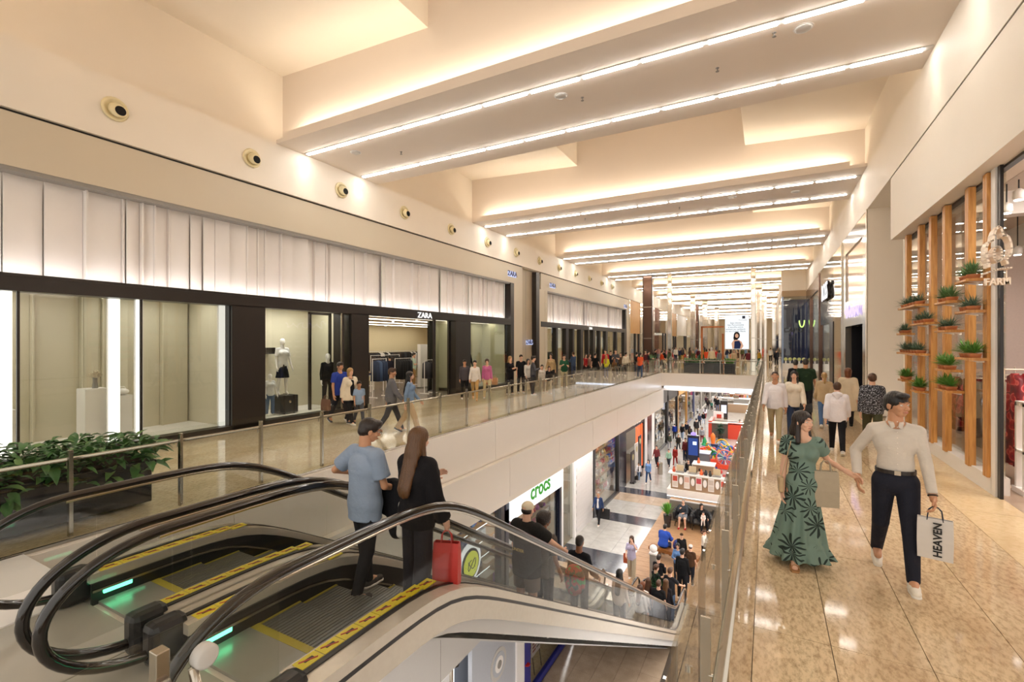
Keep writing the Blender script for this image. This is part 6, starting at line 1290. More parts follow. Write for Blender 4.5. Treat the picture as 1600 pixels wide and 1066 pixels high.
link('shirt_tail', to_mesh([ws.mesh()], 'shirt_tail', cloth('#dcd5cc')), p2)
bag_on(fromlocal(l2, 5, tuple(J2['wrR'] + V3(.03, 0, -.09))), .24, .13, .40, mat('bag_red', '#c23a34', .5), 'shopping_bag', 'red paper bag hanging from the hand of the woman in black on the escalator', rz=math.radians(20))
l3, h3 = onesc(823, 784, -3.03); PC = dict(legL=(3, 3, 4), legR=(-2, 4, 4), armL=(4, 12, 14), armR=('ik', (.36, .42, 1.05), (.6, -.3, -.4)), curlR=.8)
p3, J3, T3, R3 = person('broad man in a cream cap and black t-shirt riding down the escalator', l3, h3, 8, top='#1d1b1a', bot='#6b5d50', hair=('cap', '#d9cdb4'), skin='light', lod=0, pose=PC, sleeve='short', fat=1.16, hem=.43, loose=.03, look=(0, -6), legs='short', shoes='#2a2a2c')
_t = text('shirt_print', 'UNDER', (0, 0, 0), .06, '-y', mat('print_gold', '#b59a4a', .5), p3, ext=.001); _t.matrix_basis = Matrix.Translation((0, -.215, 1.18)) @ Matrix(((1, 0, 0), (0, 0, -1), (0, 1, 0))).to_4x4()
l4, h4 = onesc(850, 790, -2.80); l4 = (-2.95, l4[1] + .30, stepz(l4[1] + .31)); person('curly haired person in a grey t-shirt beside the man in the cream cap', l4, 1.78, 12, top='#5d554e', shoes='#1d1d20', bot='#1d1f28', hair=('curly', 'dark'), skin='brown', lod=0, pose=STAND, sleeve='short', look=(18, 0), loose=.01)
l5, h5 = onesc(905, 837, -3.0); p5, J5, T5, R5 = person('man with a cropped head and patterned backpack on the escalator', l5, h5, 4, top='#15161c', bot='#1d1d22', hair=('crop', 'dark'), skin='brown', lod=1, pose=dict(legL=(2, 3, 3), legR=(-2, 3, 3), armL=(10, 10, 60, 20), armR=(10, 14, 40, 0)), sleeve='long', look=(0, -8))
t = thing('backpack', fromlocal(l5, 4, (0, -.19, 1.0)), 'green and red patterned backpack on the back of the man lower on the escalator', 'backpack', rz=-math.radians(4))
PTN = pattern('jungle_print', '#2a1a16', ['#3f7a3a', '#8a2a22', '#203a28'], 9)
g = Field((-.3, -.2, -.5), (.3, .2, .4), .016); g.el((0, 0, .02), (.20, .11, .27), .03); g.el((0, -.07, -.1), (.14, .07, .13), .03); v_, q_ = g.mesh(); link('pack_body', to_mesh([(v_, q_)], 'pack_body', PTN), t)
for s in (-1, 1): MB().tube([(s * .1, .08, .22), (s * .12, .16, .36), (s * .12, .30, .25), (s * .14, .26, .0), (s * .13, .1, -.16)], .014, 6).build('strap', mat('strap_dark', '#2a2320', .7), t, local=True)
l6, _h = onesc(968, 905, -3.15); person('dark haired woman low on the escalator in a pale top', l6, 1.6, 10, top='#b9a99c', bot='#2a2c3a', hair=('long', 'black'), fem=True, skin='tan', lod=1, pose=STAND)
l7, _h = onesc(1000, 915, -3.4); person('woman in a white blouse standing at the foot of the escalator', l7, 1.6, 20, top='#d9d2c9', bot='#8e8a80', hair=('long', 'brown'), fem=True, lod=1, pose=STAND)
def U(label, u, vt, vf, head=180, lod=1, **k):
    loc, H = place(u, vt, vf, 0); return (loc, H) + person(label, loc, H, head, lod=lod, **k)
def D(label, u, vt, vf, head=180, lod=1, **k):
    loc, H = place(u, vt, vf, LOW); return (loc, H) + person(label, loc, H, head, lod=lod, **k)
# right walkway
a = U('man in a white sweatshirt and beige trousers walking towards us by the right handrail', 1211, 577, 688, 184, 0, top='#e9e4e8', bot='#b7a888', pose=WALK, shoes='#eeeae4', look=(-5, 4), hair=('crop', 'dark'), skin='tan', loose=.012)
b_ = U('smiling dark haired woman in a cream sweater and blue jeans by the handrail', 1241, 577, 684, 182, 0, top='#e6dccb', bot='#2b3a57', pose=dict(WALK2, armR=(4, 10, 30)), hair=('long', 'black'), fem=True, look=(6, 2), shoes='#c89f86', loose=.012)
bag_on(fromlocal(b_[0], 182, (-.24, .06, .95)), .26, .12, .20, mat('leather_black', '#1a1818', .4), 'handbag', 'black handbag carried by the woman in the cream sweater')
U('tall man in a dark green t-shirt walking away by the glossy shops', 1259, 557, 655, 5, 1, top='#1e3320', bot='#17171b', pose=WALK, sleeve='short', hair=('crop', 'dark'), skin='tan', loose=.012)
U('woman in a beige jacket and jeans walking away, fair hair tied back', 1288, 580, 668, 2, 1, top='#bda684', bot='#4d6a94', pose=WALK2, hair=('pony', 'blond'), fem=True, loose=.02, hem=.44)
a = U('boy in a white hoodie and black trousers walking away', 1308, 594, 708, 4, 0, top='#e6e2e8', bot='#15151a', pose=WALK, hair=('short', 'brown'), loose=.018, hem=.46, shoes='#dcd8d2'); 
g = Field((-.2, -.25, .9), (.2, .1, 1.5), .012); J_ = a[3]; g.rc(J_['neck'] + V3(-.05, -.06, -.0), J_['neck'] + V3(.05, -.06, -.0), .045, .045, .03); g.rc(J_['neck'] + V3(0, -.08, 0), J_['neck'] + V3(0, -.09, -.08), .06, .03, .03, .6); link('hood', to_mesh([g.mesh()], 'hood', cloth('#e6e2e8')), a[2])
U('woman with short auburn hair in a long cream coat walking away', 1325, 573, 668, 3, 1, top='#dccfb4', bot='#26242a', pose=WALK2, hair=('bob', 'auburn'), fem=True, coat=('#dccdb2', .28), shoes='#2a2a2a')
U('broad man in a dark dotted sweater and olive trousers walking away near the timber screen', 1363, 580, 700, 2, 0, topm=pattern('dotted_navy', '#181b24', ['#b8bcc8'], 60), bot='#4a4a34', pose=WALK, hair=('short', 'brown'), fat=1.12, loose=.018, shoes='#4a3a2c')
for i, (u, vt, vf, c, cb, hc, nm_) in enumerate(((1204, 543, 566, '#d8d4cc', '#1a1a1e', 'black', 'patterned white sweater'), (1190, 542, 562, '#2a2a30', '#1c1c20', 'dark', 'charcoal jacket'), (1213, 545, 572, '#23232a', '#1c1c22', 'black', 'black coat'), (1218, 543, 564, '#8a7a6a', '#26262c', 'brown', 'taupe coat'), (1243, 560, 640, '#17171c', '#15151a', 'black', 'black hooded top'), (1196, 542, 561, '#9a2f35', '#222', 'dark', 'dark red jumper'))):
    U(f'small distant person in a {nm_} on the right walkway', u, vt, vf, 180 if i % 2 else 0, 2 if i != 4 else 1, top=c, bot=cb if len(cb) == 7 else '#222222', hair=('short', hc), pose=WALK)
# left walkway
U('man in a bright blue t-shirt walking beside the mannequin window', 531, 563, 661, 100, 0, top='#2a3f96', bot='#23242c', pose=dict(WALK, armR=(4, 12, 16)), sleeve='short', hair=('short', 'dark'), skin='tan', fat=1.1, shoes='#4a4a52', loose=.012)
U('woman in black with a long cream cardigan and an arm round the boy', 547, 573, 663, 100, 1, top='#1a181c', bot='#1b1b20', pose=WALK2, hair=('bob', 'blond'), fem=True, coat=('#e6d9c2', .42), front='#17161a', shoes='#e6e2dc')
U('small boy in a light blue t-shirt and grey trousers on the left walkway', 561, 594, 663, 120, 1, top='#8fa5c0', bot='#4a4d57', pose=WALK, sleeve='short', hair=('short', 'dark'), skin='tan', shoes='#4a4a50', hs=1.12)
b = bag_on((-9.9, 8.35, .95), .26, .10, .28, mat('paper_brown', '#6b4a38', .6), 'shopping_bag', 'brown paper bag carried by the man in bright blue'); 
U('teenager in a grey and black raglan hoodie walking away from the shop entrance', 612, 572, 676, 40, 0, top='#6d6c70', bot='#3d4047', pose=WALK, hair=('short', 'brown'), skin='tan', look=(30, 0), loose=.014)
U('woman with very long black hair, pale blue shirt and beige trousers on the left walkway', 640, 578, 676, 60, 0, top='#7d95b3', bot='#cbb08e', pose=WALK2, hair=('long', 'black'), fem=True, wide=.02, shoes='#3a3a3e')
U('bearded man in a dark grey shirt with the smiling trio', 726, 562, 624, 140, 1, top='#4a464c', bot='#1a1a1e', pose=STAND, skin='tan')
U('woman in a white shirt and tan trousers in the middle of the trio', 742, 561, 625, 150, 1, top='#e9e3dc', bot='#c09a62', pose=WALK, hair=('short', 'black'), fem=True, shoes='#c8a070')
U('curly haired woman in a pink sweater at the right of the trio', 761, 561, 623, 150, 1, top='#c06a96', bot='#d9caa2', pose=STAND, hair=('curly', 'brown'), fem=True)
bag_on((-10.75, 17.55, .85), .26, .10, .28, mat('bag_red', '#c23a34', .5), 'shopping_bag', 'red and white bag carried between the man and woman of the trio')
bag_on((-10.5, 17.85, .85), .26, .10, .30, mat('paper_kraft', '#c99a72', .6), 'shopping_bag', 'kraft paper bag beside the pink sweater woman')
lst = [('blonde woman in a long black coat with a grey handbag', 797, 556.5, 617, '#17151a', '#17151a', 'long', 'blond', True, 110), ('man in a black t-shirt by the taupe recess', 814, 554, 615, '#161518', '#1c1c22', 'short', 'dark', False, 140),
 ('woman in a white top between two men by the taupe recess', 825, 559, 616, '#d8d2ca', '#3a3436', 'long', 'black', True, 130), ('man in a grey and black two-tone sweater seen from the side', 833, 556, 618, '#4c4c52', '#2a2c36', 'short', 'dark', False, 60),
 ('small child in white among the group by the taupe recess', 847, 570, 614, '#e5ded6', '#b8a898', 'bob', 'dark', True, 160), ('girl in a black sweater just right of the small child', 858, 571, 615, '#161618', '#c8bba6', 'long', 'brown', True, 150),
 ('woman in a tan waistcoat in front of the second facade', 861, 551, 604, '#b59a72', '#26242a', 'bob', 'dark', True, 170), ('man in a green t-shirt reading his phone', 881.5, 554, 606, '#1d4a34', '#cbbd9c', 'short', 'dark', False, 150),
 ('person in a denim jacket walking into the second shop', 896, 550, 592, '#3a4a66', '#34425c', 'short', 'brown', False, -60), ('woman in a red jacket by the second shop door', 915, 552, 590, '#9a2228', '#2a2228', 'long', 'dark', True, 120),
 ('woman in a patterned brown blouse next to the red jacket', 921, 552, 590, '#8a6a5c', '#2a2a30', 'bob', 'brown', True, 100), ('broad man in a black t-shirt with white print, seen from behind', 930, 550, 593, '#141416', '#1c1c22', 'short', 'dark', False, 0),
 ('man in a bright red zipped jacket behind the yellow top', 946, 546, 590, '#b5222c', '#2a2c36', 'short', 'dark', False, 180), ('woman in a yellow top with long fair hair seen from behind', 947.5, 555, 592, '#d9d63a', '#5a6a8c', 'long', 'blond', True, 0),
 ('brown haired girl in an ochre coat beside the yellow top', 960, 560, 592, '#7a5a34', '#4a3a2a', 'long', 'auburn', True, 0), ('man in a grey t-shirt right of the red jacket man', 962, 546, 588, '#4a4a50', '#2a2a30', 'short', 'dark', False, 170),
 ('man in a dark jumper with a glimpse of a phone', 954, 547, 585, '#1d1d24', '#222228', 'short', 'black', False, 150), ('person in a white shirt seen from behind leaning on a pushchair', 978, 549, 588, '#e2d6c0', '#1d1d22', 'short', 'dark', False, 10),
 ('woman in a brown top left of the white shirt', 970, 551, 586, '#5a4636', '#26262c', 'long', 'dark', True, 180), ('man in black beside the orange t-shirt', 995, 550, 590, '#1a1a1e', '#3a4a6a', 'short', 'dark', False, 20),
 ('woman in an orange t-shirt and jeans seen from behind', 1000.5, 551, 591, '#e0633c', '#3f5474', 'pony', 'dark', True, 10), ('man in a maroon shirt by the bronze column', 1009, 547, 585, '#5a2228', '#22222a', 'short', 'dark', False, 180),
 ('man in a black jumper just right of the maroon shirt', 1013, 549, 585, '#17171b', '#22222a', 'crop', 'black', False, 90)]
for (l_, u, vt, vf, tc_, bc, st, hc, fm, hd_) in lst:
    U(l_, u, vt, vf, hd_, 1 if u < 900 else 2, top=tc_, bot=bc, hair=(st, hc), fem=fm, pose=[WALK, STAND, PHONE][int(u) % 3], sleeve='short' if 't-shirt' in l_ else 'long')
# far hall crowd
cols = [('orange', '#e0532c'), ('black', '#17161a'), ('pink', '#d48a92'), ('red', '#b02a2c'), ('grey', '#77757a'), ('white', '#ddd6cc'), ('navy', '#232c48'), ('charcoal', '#36353a'), ('beige', '#bda688'), ('brown', '#5c4030'), ('olive', '#55583a'), ('sky blue', '#7d9cc0'), ('maroon', '#5c1f2a'), ('green', '#2f5a3c'), ('mustard', '#b08a32')]
R2_ = random.Random(12); k = 0
spots = [1034, 1038, 1043, 1047, 1051, 1056, 1062, 1066, 1070, 1078, 1083, 1088, 1091, 1096, 1101, 1104, 1108, 1113, 1118, 1124, 1130, 1136, 1142, 1147, 1153, 1160, 1165, 1170, 1174, 1186, 1188, 1024, 1029]
for i, u in enumerate(spots):
    n1, c1_ = cols[i % 15]; n2, c2_ = cols[(i * 4 + 1 + i // 15) % 15]; vf = R2_.choice((566, 570, 574, 578, 563)); H_ = R2_.uniform(1.58, 1.78); t_ = 2.3 * 740 / (vf - 535); vt = 535 + (2.3 - H_) * 740 / t_
    U(f'distant person in a {n1} top and {n2} trousers in the far hall crowd', u, vt, vf, R2_.choice((0, 180, 60, -120)), 2, top=c1_, bot=c2_, hair=(R2_.choice(('short', 'long', 'bob')), R2_.choice(('black', 'dark', 'brown'))), fem=i % 2 == 0, pose=R2_.choice((WALK, STAND)))
# lower floor
D('man in a blue denim jacket carrying a black bag by the shoe shop', 935, 767, 819, 178, 1, top='#27395f', bot='#17171b', front='#d8d4d0', pose=WALK, hair=('crop', 'grey'), skin='tan')
bag_on(scr(945, 792, z=LOW + .85)[:3], .55, .12, .5, mat('paper_black', '#151517', .4), 'shopping_bag', 'large black shopping bag held by the man in the denim jacket')
D('woman in a lilac top and beige trousers talking on the phone on the lower floor', 987, 837, 908, 182, 1, top='#b9b2cc', bot='#b5a892', hair=('long', 'brown'), fem=True, sleeve='short', wide=.02, pose=dict(legL=(8, 4, 2), legR=(-8, 8, 2), armR=(10, 10, 70, 20), armL=('ik', (-.09, .14, 1.55), (-.6, .3, -.6))))
bag_on(scr(981, 862, z=LOW + 1.0)[:3], .34, .10, .36, mat('bag_orange', '#b3532c', .5), 'tote_bag', 'orange bag on the arm of the woman with the phone')
D('man in a black t-shirt and open white shirt with the woman in light blue', 998, 722, 751, 180, 2, top='#d8d4d6', front='#1a1a1c', bot='#6d7d95', hair=('short', 'black'), skin='tan', pose=WALK)
D('woman in a light blue sweater and jeans on the lower floor', 1013, 717, 755, 180, 2, top='#6f93c8', bot='#2b4468', hair=('long', 'black'), fem=True, pose=WALK2)
D('man in a dark red checked shirt holding a child by the hand', 1026, 695, 730, 182, 2, top='#6a2f33', bot='#1c1c24', hair=('short', 'dark'), pose=WALK)
D('child in a mint green t-shirt holding the hand of the man in red', 1045, 701, 730, 180, 2, top='#8fb8a0', bot='#2b303a', hair=('short', 'dark'), pose=WALK, hs=1.1)
D('woman in a long rust red outfit on the lower floor', 1055, 696, 728, 182, 2, top='#8e2620', bot='#8e2620', hair=('long', 'dark'), fem=True, pose=WALK2)
crowd = [(1046, 676, 702, 'grey green', '#4a4f44', '#8a8a90'), (1060, 678, 705, 'black and yellow', '#2b2620', '#23252c'), (1054, 662, 687, 'royal blue', '#1f3a9a', '#2a2a36'), (1066, 661, 688, 'black', '#17171b', '#8ea0b8'), (1073, 658, 683, 'dark navy', '#1c1f2e', '#a89a80'), (1078, 665, 690, 'dark charcoal', '#26262c', '#6a7a94'), (1071, 684, 722, 'crimson', '#5a2022', '#20283c'),
 (1073, 696, 722, 'sandy', '#b08a5a', '#22242e'), (1088, 653, 683, 'black waistcoat', '#2a2628', '#7a6650'), (1097, 667, 693, 'light grey', '#8f9096', '#6a1e26'), (1093, 646, 666, 'slate', '#2f3a58', '#1d1d24'), (1099, 643, 664, 'jet black', '#101012', '#a8b4c8'), (1090, 636, 648, 'off white', '#dcdce4', '#2a2a34'), (1102, 636, 655, 'white', '#e4e4ee', '#8a2430'), (1106, 622, 641, 'espresso', '#1f1a1c', '#1a1a20'), (1112, 626, 642, 'teal', '#4f8a7c', '#1c1c22'),
 (1121, 620, 645, 'coal', '#131316', '#55607a'), (1118, 618, 640, 'anthracite', '#202024', '#1e1e26'), (1103, 619, 632, 'plum', '#5a3a4a', '#1e1e28'), (1110, 623, 634, 'stone', '#a8a094', '#2e2e38'), (1127, 621, 632, 'pale pink', '#d0a8b0', '#33333c'), (1136, 611, 628, 'magenta', '#c02a7a', '#2a2a34'), (1132, 612, 626, 'ink blue', '#1e2440', '#1e1e28'), (1145, 618, 630, 'forest green', '#24422c', '#2a2a30'), (1152, 612, 627, 'cobalt', '#3a6ab0', '#1e2438'), (1129, 612, 624, 'cream', '#d8cfc0', '#3a3a44'), (1123, 610, 622, 'smoke grey', '#6a6a70', '#2a2a30'), (1140, 624, 634, 'dove grey', '#9a9aa0', '#2a2a34')]
for i, (u, vt, vf, n_, c1_, c2_) in enumerate(crowd): D(f'shopper in a {n_} top on the lower floor, seen from above', u, vt, vf, R2_.choice((0, 180)), 2, top=c1_, bot=c2_, hair=(R2_.choice(('short', 'long', 'short')), R2_.choice(('black', 'dark', 'brown'))), fem=i % 3 == 0, pose=R2_.choice((WALK, WALK2, STAND)))
# queue at the foot of the escalator
def Qd(label, u, vt, H=1.72, head=0, lod=1, **k):
    t_ = (2.3 - LOW - H) * 740 / (vt - 535); x, y, z, _ = scr(u, vt, z=LOW + H); person(label, (x, y, LOW if y < 17.5 else LOW + .05), H, head, lod=lod, **k)
Qd('boy with dark hair in a black top at the back left of the escalator queue', 1029, 867, 1.66, 10, top='#121216', bot='#1c1c22', pose=PHONE); Qd('young man in black looking down in the escalator queue', 1025, 882, 1.7, 40, top='#151518', bot='#1c1c22', hair=('short', 'brown'), pose=PHONE)
Qd('tall man in a black hooded top in the middle of the escalator queue', 1066, 860, 1.82, 10, top='#101013', bot='#15151a', hair=('short', 'black'), fat=1.08, pose=STAND); Qd('man in a charcoal t-shirt reaching for the escalator handrail', 1047, 887, 1.76, 20, top='#1f1f24', bot='#5a6f8c', hair=('short', 'brown'), sleeve='short', pose=dict(STAND, armR=(45, 10, 20)))
Qd('woman with long brown hair, left in the escalator queue', 1013, 903, 1.62, 5, top='#2a1d22', bot='#2a2a30', hair=('long', 'brown'), fem=True, pose=STAND); Qd('man in a black t-shirt at the very front of the escalator queue', 1029, 907, 1.7, 5, top='#131316', bot='#4a4a52', hair=('short', 'brown'), sleeve='short', pose=STAND)
Qd('woman with chestnut hair, right in the escalator queue', 1040.5, 905, 1.64, 8, top='#211c20', bot='#2a2a30', hair=('long', 'long'), fem=True, pose=STAND); Qd('person with reddish hair at the left edge of the escalator queue', 1004, 909, 1.62, 5, top='#d0c8be', bot='#a89c90', hair=('bob', 'auburn'), pose=STAND)
D('man in a brown t-shirt and white cap at the right of the escalator queue', 1079, 851, 915, 20, 1, top='#4a3322', bot='#1b1f2a', hair=('cap', '#e2dede'), sleeve='short', pose=STAND, fat=1.08)
Qd('person in a light denim jacket near the end of the bench', 1059, 851, 1.5, 180, top='#5d7fae', bot='#2b303a', hair=('bob', 'black'), fem=True, pose=FOLD); Qd('child in black with a dark cap by the bench', 1065, 835, 1.42, 160, top='#131316', bot='#1b1b22', hair=('cap', '#3a2a1e'), pose=STAND)
D('woman in a white sweater and black trousers standing by the right edge of the deck', 1100, 828, 878, 110, 1, top='#e2dcd2', bot='#141418', hair=('short', 'brown'), fem=True, pose=FOLD)
t = thing('potted_bush', scr(1031, 965, z=LOW)[:3], 'small leafy bush in a pot beside the foot of the near escalator', 'plant'); c = WL[t.name]; MB().lathe(c, [(.22, 0), (.28, .4), (.3, .45), (.26, .45)], 14).build('pot', DARK, t); m = MB()
for i in range(240): az = random.uniform(0, 6.28); e_ = random.uniform(.0, 1.5); L_ = random.uniform(.3, .6); m.blade((c[0] + .1 * math.cos(az), c[1] + .1 * math.sin(az), c[2] + .45 + .6 * random.random()), (c[0] + L_ * math.cos(az) * math.cos(e_), c[1] + L_ * math.sin(az) * math.cos(e_), c[2] + .6 + L_ * math.sin(e_) + .5 * random.random()), .07, .05)
m.build('foliage', mat('leaf_dark2', '#2f5a34', .5, var=.3), t)
# seated people, armchairs, bench, partition
ZD = LOW + .05
def armchair(x, y, label, head=180):
    t = thing('armchair', (x, y, ZD), label, 'armchair'); m_ = mat('leather_dark', '#2a2a2c', .35)
    g = Field((-.6, -.6, 0), (.6, .6, 1.2), .025); g.rc((-.25, 0, .36), (.25, 0, .36), .14, .14, .05, 1.8); v_ = g.mesh(); sO = link('seat', to_mesh([v_], 'seat', m_), t)
    g = Field((-.7, -.7, 0), (.7, .7, 1.3), .025); 
    for i in range(13): a = math.pi * i / 12; g.rc((.44 * math.cos(a), .42 * math.sin(a) - .0, .32), (.46 * math.cos(a), .45 * math.sin(a), .58 + .28 * math.sin(a)), .09, .08, .05)
    link('shell', to_mesh([g.mesh()], 'shell', m_), t)
    for (a, b) in ((-.35, -.2), (.35, -.2), (-.35, .3), (.35, .3)): MB().tube([(a, b, .25), (a * 1.1, b * 1.1, 0)], .02, 6).build('leg', BLACK, t, local=True)
    return t
x1, y1, _, _ = scr(1066, 826, z=ZD); armchair(x1, y1 + .42, 'dark rounded armchair of the man with red shoes'); person('grey haired man in a dark jacket, shorts and red shoes sitting in an armchair', (x1, y1 + .36, ZD), 1.74, 180, top='#3a4048', bot='#8a8f98', hair=('crop', 'grey'), pose=dict(SIT, armR=(40, 10, 100, 30), armL=(25, 10, 70, 35)), legs='short', fat=1.12, shoes='#c4202c', lod=1)
x1, y1, _, _ = scr(1094, 832, z=ZD); armchair(x1, y1 + .35, 'dark rounded armchair of the woman with the baby'); person('woman in black sitting sideways in an armchair with a baby', (x1, y1 + .35, ZD), 1.66, 150, top='#121214', bot='#1a1a1e', hair=('long', 'black'), pose=SIT, fem=True, shoes='#3a2c28', lod=1)
person('baby in white sitting on the lap of the woman in black', (x1 + .15, y1 - .02, ZD + .42), .72, 180, top='#e0d6d0', bot='#d8cfc8', hair=('crop', 'brown'), pose=SIT, shoes='#e0d8d0', lod=1, hs=1.6)
x1, y1, _, _ = scr(1112, 826, z=ZD); t = thing('pushchair', (x1, y1, ZD), 'dark folding pushchair standing by the armchairs', 'pushchair'); MB().tube([(x1, y1 + .3, ZD + .9), (x1, y1 - .1, ZD + .5), (x1, y1 - .4, ZD + .15)], .02, 6).build('frame', BLACK, t)
MB().tube([(x1 + .4, y1 + .3, ZD + .9), (x1 + .4, y1 - .1, ZD + .5), (x1 + .4, y1 - .4, ZD + .15)], .02, 6).build('frame', BLACK, t); MB().prism([(y1 - .3, ZD + .35), (y1 + .15, ZD + .4), (y1 + .3, ZD + .8), (y1 - .05, ZD + .95), (y1 - .1, ZD + .55)], 'x', x1 + .03, x1 + .37).build('hood', DARK, t, bevel=.03)
for (a, b) in ((0, -.35), (.4, -.35), (0, .25), (.4, .25)):
    m = MB().lathe((0, 0, 0), [(.09, -.02), (.1, 0), (.09, .02)], 12); m.v = [(x1 + a + p[2], y1 + b + p[0], ZD + .1 + p[1]) for p in m.v]; m.build('wheel', BLACK, t)
x1, y1, _, _ = scr(1036, 857, z=ZD + .42); bn = thing('bench', (x1 + .6, y1, ZD), 'long dark timber bench on the deck of the lower floor', 'bench')
a = scr(1016, 852, z=ZD + .42); b = scr(1092, 873, z=ZD + .42); dx, dy = b[0] - a[0], b[1] - a[1]; n_ = math.hypot(dx, dy); ux, uy = dx / n_, dy / n_; px_, py_ = -uy * .2, ux * .2
m = MB().hexa([(a[0] - px_, a[1] - py_, ZD + .32), (b[0] - px_, b[1] - py_, ZD + .32), (b[0] + px_, b[1] + py_, ZD + .32), (a[0] + px_, a[1] + py_, ZD + .32), (a[0] - px_, a[1] - py_, ZD + .45), (b[0] - px_, b[1] - py_, ZD + .45), (b[0] + px_, b[1] + py_, ZD + .45), (a[0] + px_, a[1] + py_, ZD + .45)]); m.build('seat', TIMBERD, bn)
for f_ in (.15, .85): cx, cy = a[0] + dx * f_, a[1] + dy * f_; bx('leg', TIMBERD, bn, cx - .15, cx + .15, cy - .15, cy + .15, ZD, ZD + .32)
person('large man in a blue jacket sitting on the timber bench, seen from behind', (x1, y1 + .02, ZD), 1.78, 10, top='#2c4fae', bot='#232b4a', hair=('short', 'black'), pose=dict(SIT, lean=18), fat=1.2, loose=.03, shoes='#2a2a2e', lod=1)
t = thing('backpack', (x1 + .6, y1 - .02, ZD + .45), 'navy patterned backpack beside the man in the blue jacket', 'backpack'); g = Field((-.3, -.25, -.02), (.3, .25, .6), .02); g.el((0, 0, .22), (.2, .15, .25), .03); link('pack_body', to_mesh([g.mesh()], 'pack_body', pattern('pack_print', '#20264a', ['#8a3a5a', '#3a4a8a'], 9)), t); MB().tube([(-.05, 0, .45), (0, 0, .52), (.05, 0, .45)], .012, 6).build('handle', BLACK, t, local=True)
a = scr(1035.5, 822, z=ZD); a = (a[0] + .15, a[1] + 1.05, 0); pt = thing('low_partition', (a[0], a[1], ZD), 'low grey partition behind the armchairs', 'partition'); bx('panel', mat('partition_grey', '#7d756a', .4), pt, a[0], a[0] + 5.4, a[1] - .06, a[1], ZD, ZD + 1.05); bx('top_rail', LGREY, pt, a[0], a[0] + 5.4, a[1] - .08, a[1] + .02, ZD + 1.05, ZD + 1.10)
a = scr(1043, 823, z=ZD); t = thing('potted_plant', a[:3], 'bright green strap leaved plant in a tall black pot by the partition', 'plant'); MB().lathe(a[:3], [(.14, 0), (.2, .55), (.21, .6), (.18, .6)], 14).build('pot', PB, t); m = MB()
for i in range(70): az = random.uniform(0, 6.28); e_ = random.uniform(.5, 1.5); m.blade((a[0], a[1], a[2] + .58), (a[0] + .55 * math.cos(az) * math.cos(e_), a[1] + .55 * math.sin(az) * math.cos(e_), a[2] + .6 + .75 * math.sin(e_)), .06, .12, 5)
m.build('foliage', mat('leaf_lime', '#5fa038', .5, var=.25), t)
a = scr(1021, 905, z=LOW); t = thing('bollard', a[:3], 'grey bollard with a pale globe lamp at the foot of the escalator', 'bollard'); bx('post', GREY, t, a[0] - .12, a[0] + .12, a[1] - .12, a[1] + .12, LOW, LOW + 1.0); bx('collar', WHITE, t, a[0] - .15, a[0] + .15, a[1] - .15, a[1] + .15, LOW + 1.0, LOW + 1.05); MB().sphere((a[0], a[1], LOW + 1.2), .15, 14, 10).build('globe', WHITE, t, True)
# book and gift kiosk
a = scr(1042, 775, z=LOW); kx, ky = a[0], a[1]; kd = thing('kiosk', (kx, ky, LOW), 'white and timber kiosk with framed prints along its counter', 'kiosk'); KW = mat('kiosk_timber', '#a08468', .5)
bx('base', WHITE, kd, kx, kx + 7.6, ky, ky + 2.6, LOW, LOW + .45); bx('base_strip', E_WHITE, kd, kx, kx + 7.6, ky - .01, ky, LOW + .02, LOW + .06); bx('counter_front', KW, kd, kx + .2, kx + 7.4, ky + .15, ky + .4, LOW + .45, LOW + 1.35); bx('worktop', WHITE, kd, kx + .05, kx + 7.5, ky + .05, ky + .75, LOW + 1.35, LOW + 1.42)
bx('side_counter', KW, kd, kx + .2, kx + .6, ky + .4, ky + 2.5, LOW + .45, LOW + 1.35); bx('inner_cabinet', KW, kd, kx + 1.3, kx + 2.5, ky + 1.4, ky + 2.2, LOW + .45, LOW + 1.75); bx('cabinet_top', WHITE, kd, kx + 1.25, kx + 2.55, ky + 1.3, ky + 2.3, LOW + 1.75, LOW + 1.8)
kc = ['#d9cfc4', '#c8503c', '#e6dfd6', '#b8452e', '#e2d8cc', '#d8b0a0', '#d0c8c0', '#c04c54', '#ded4ca', '#c8beb4']
for i in range(9):
    x = kx + .3 + i * .335
    t = thing('framed_print', (x, ky + .13, LOW + .6), f'{ORD[i]} framed print from the left along the kiosk counter front', 'print', 'framed prints on the kiosk')
    if i % 2: 
        m = MB().lathe((0, 0, 0), [(.17, 0), (.17, .03)], 14); m.v = [(x + .21 + p[0] * .6 - .05, ky + .12 - p[2], LOW + 1.0 + p[1] * 1.3) for p in m.v]; m.build('plate', WHITE, t)
        m = MB().lathe((0, 0, 0), [(.22, 0), (.22, .02)], 14); m.v = [(x + .21 + p[0] * .6 - .05, ky + .14 - p[2], LOW + 1.0 + p[1] * 1.2) for p in m.v]; m.build('backing', GREY, t)
    else:
        bx('frame', WHITE, t, x, x + .32, ky + .09, ky + .13, LOW + .58, LOW + 1.32); bx('picture', mat('kc' + kc[i][1:], kc[i], .5), t, x + .03, x + .29, ky + .08, ky + .092, LOW + .64, LOW + .92); bx('picture', mat('kc' + kc[(i + 3) % 10][1:], kc[(i + 3) % 10], .5), t, x + .03, x + .29, ky + .08, ky + .092, LOW + .95, LOW + 1.26)
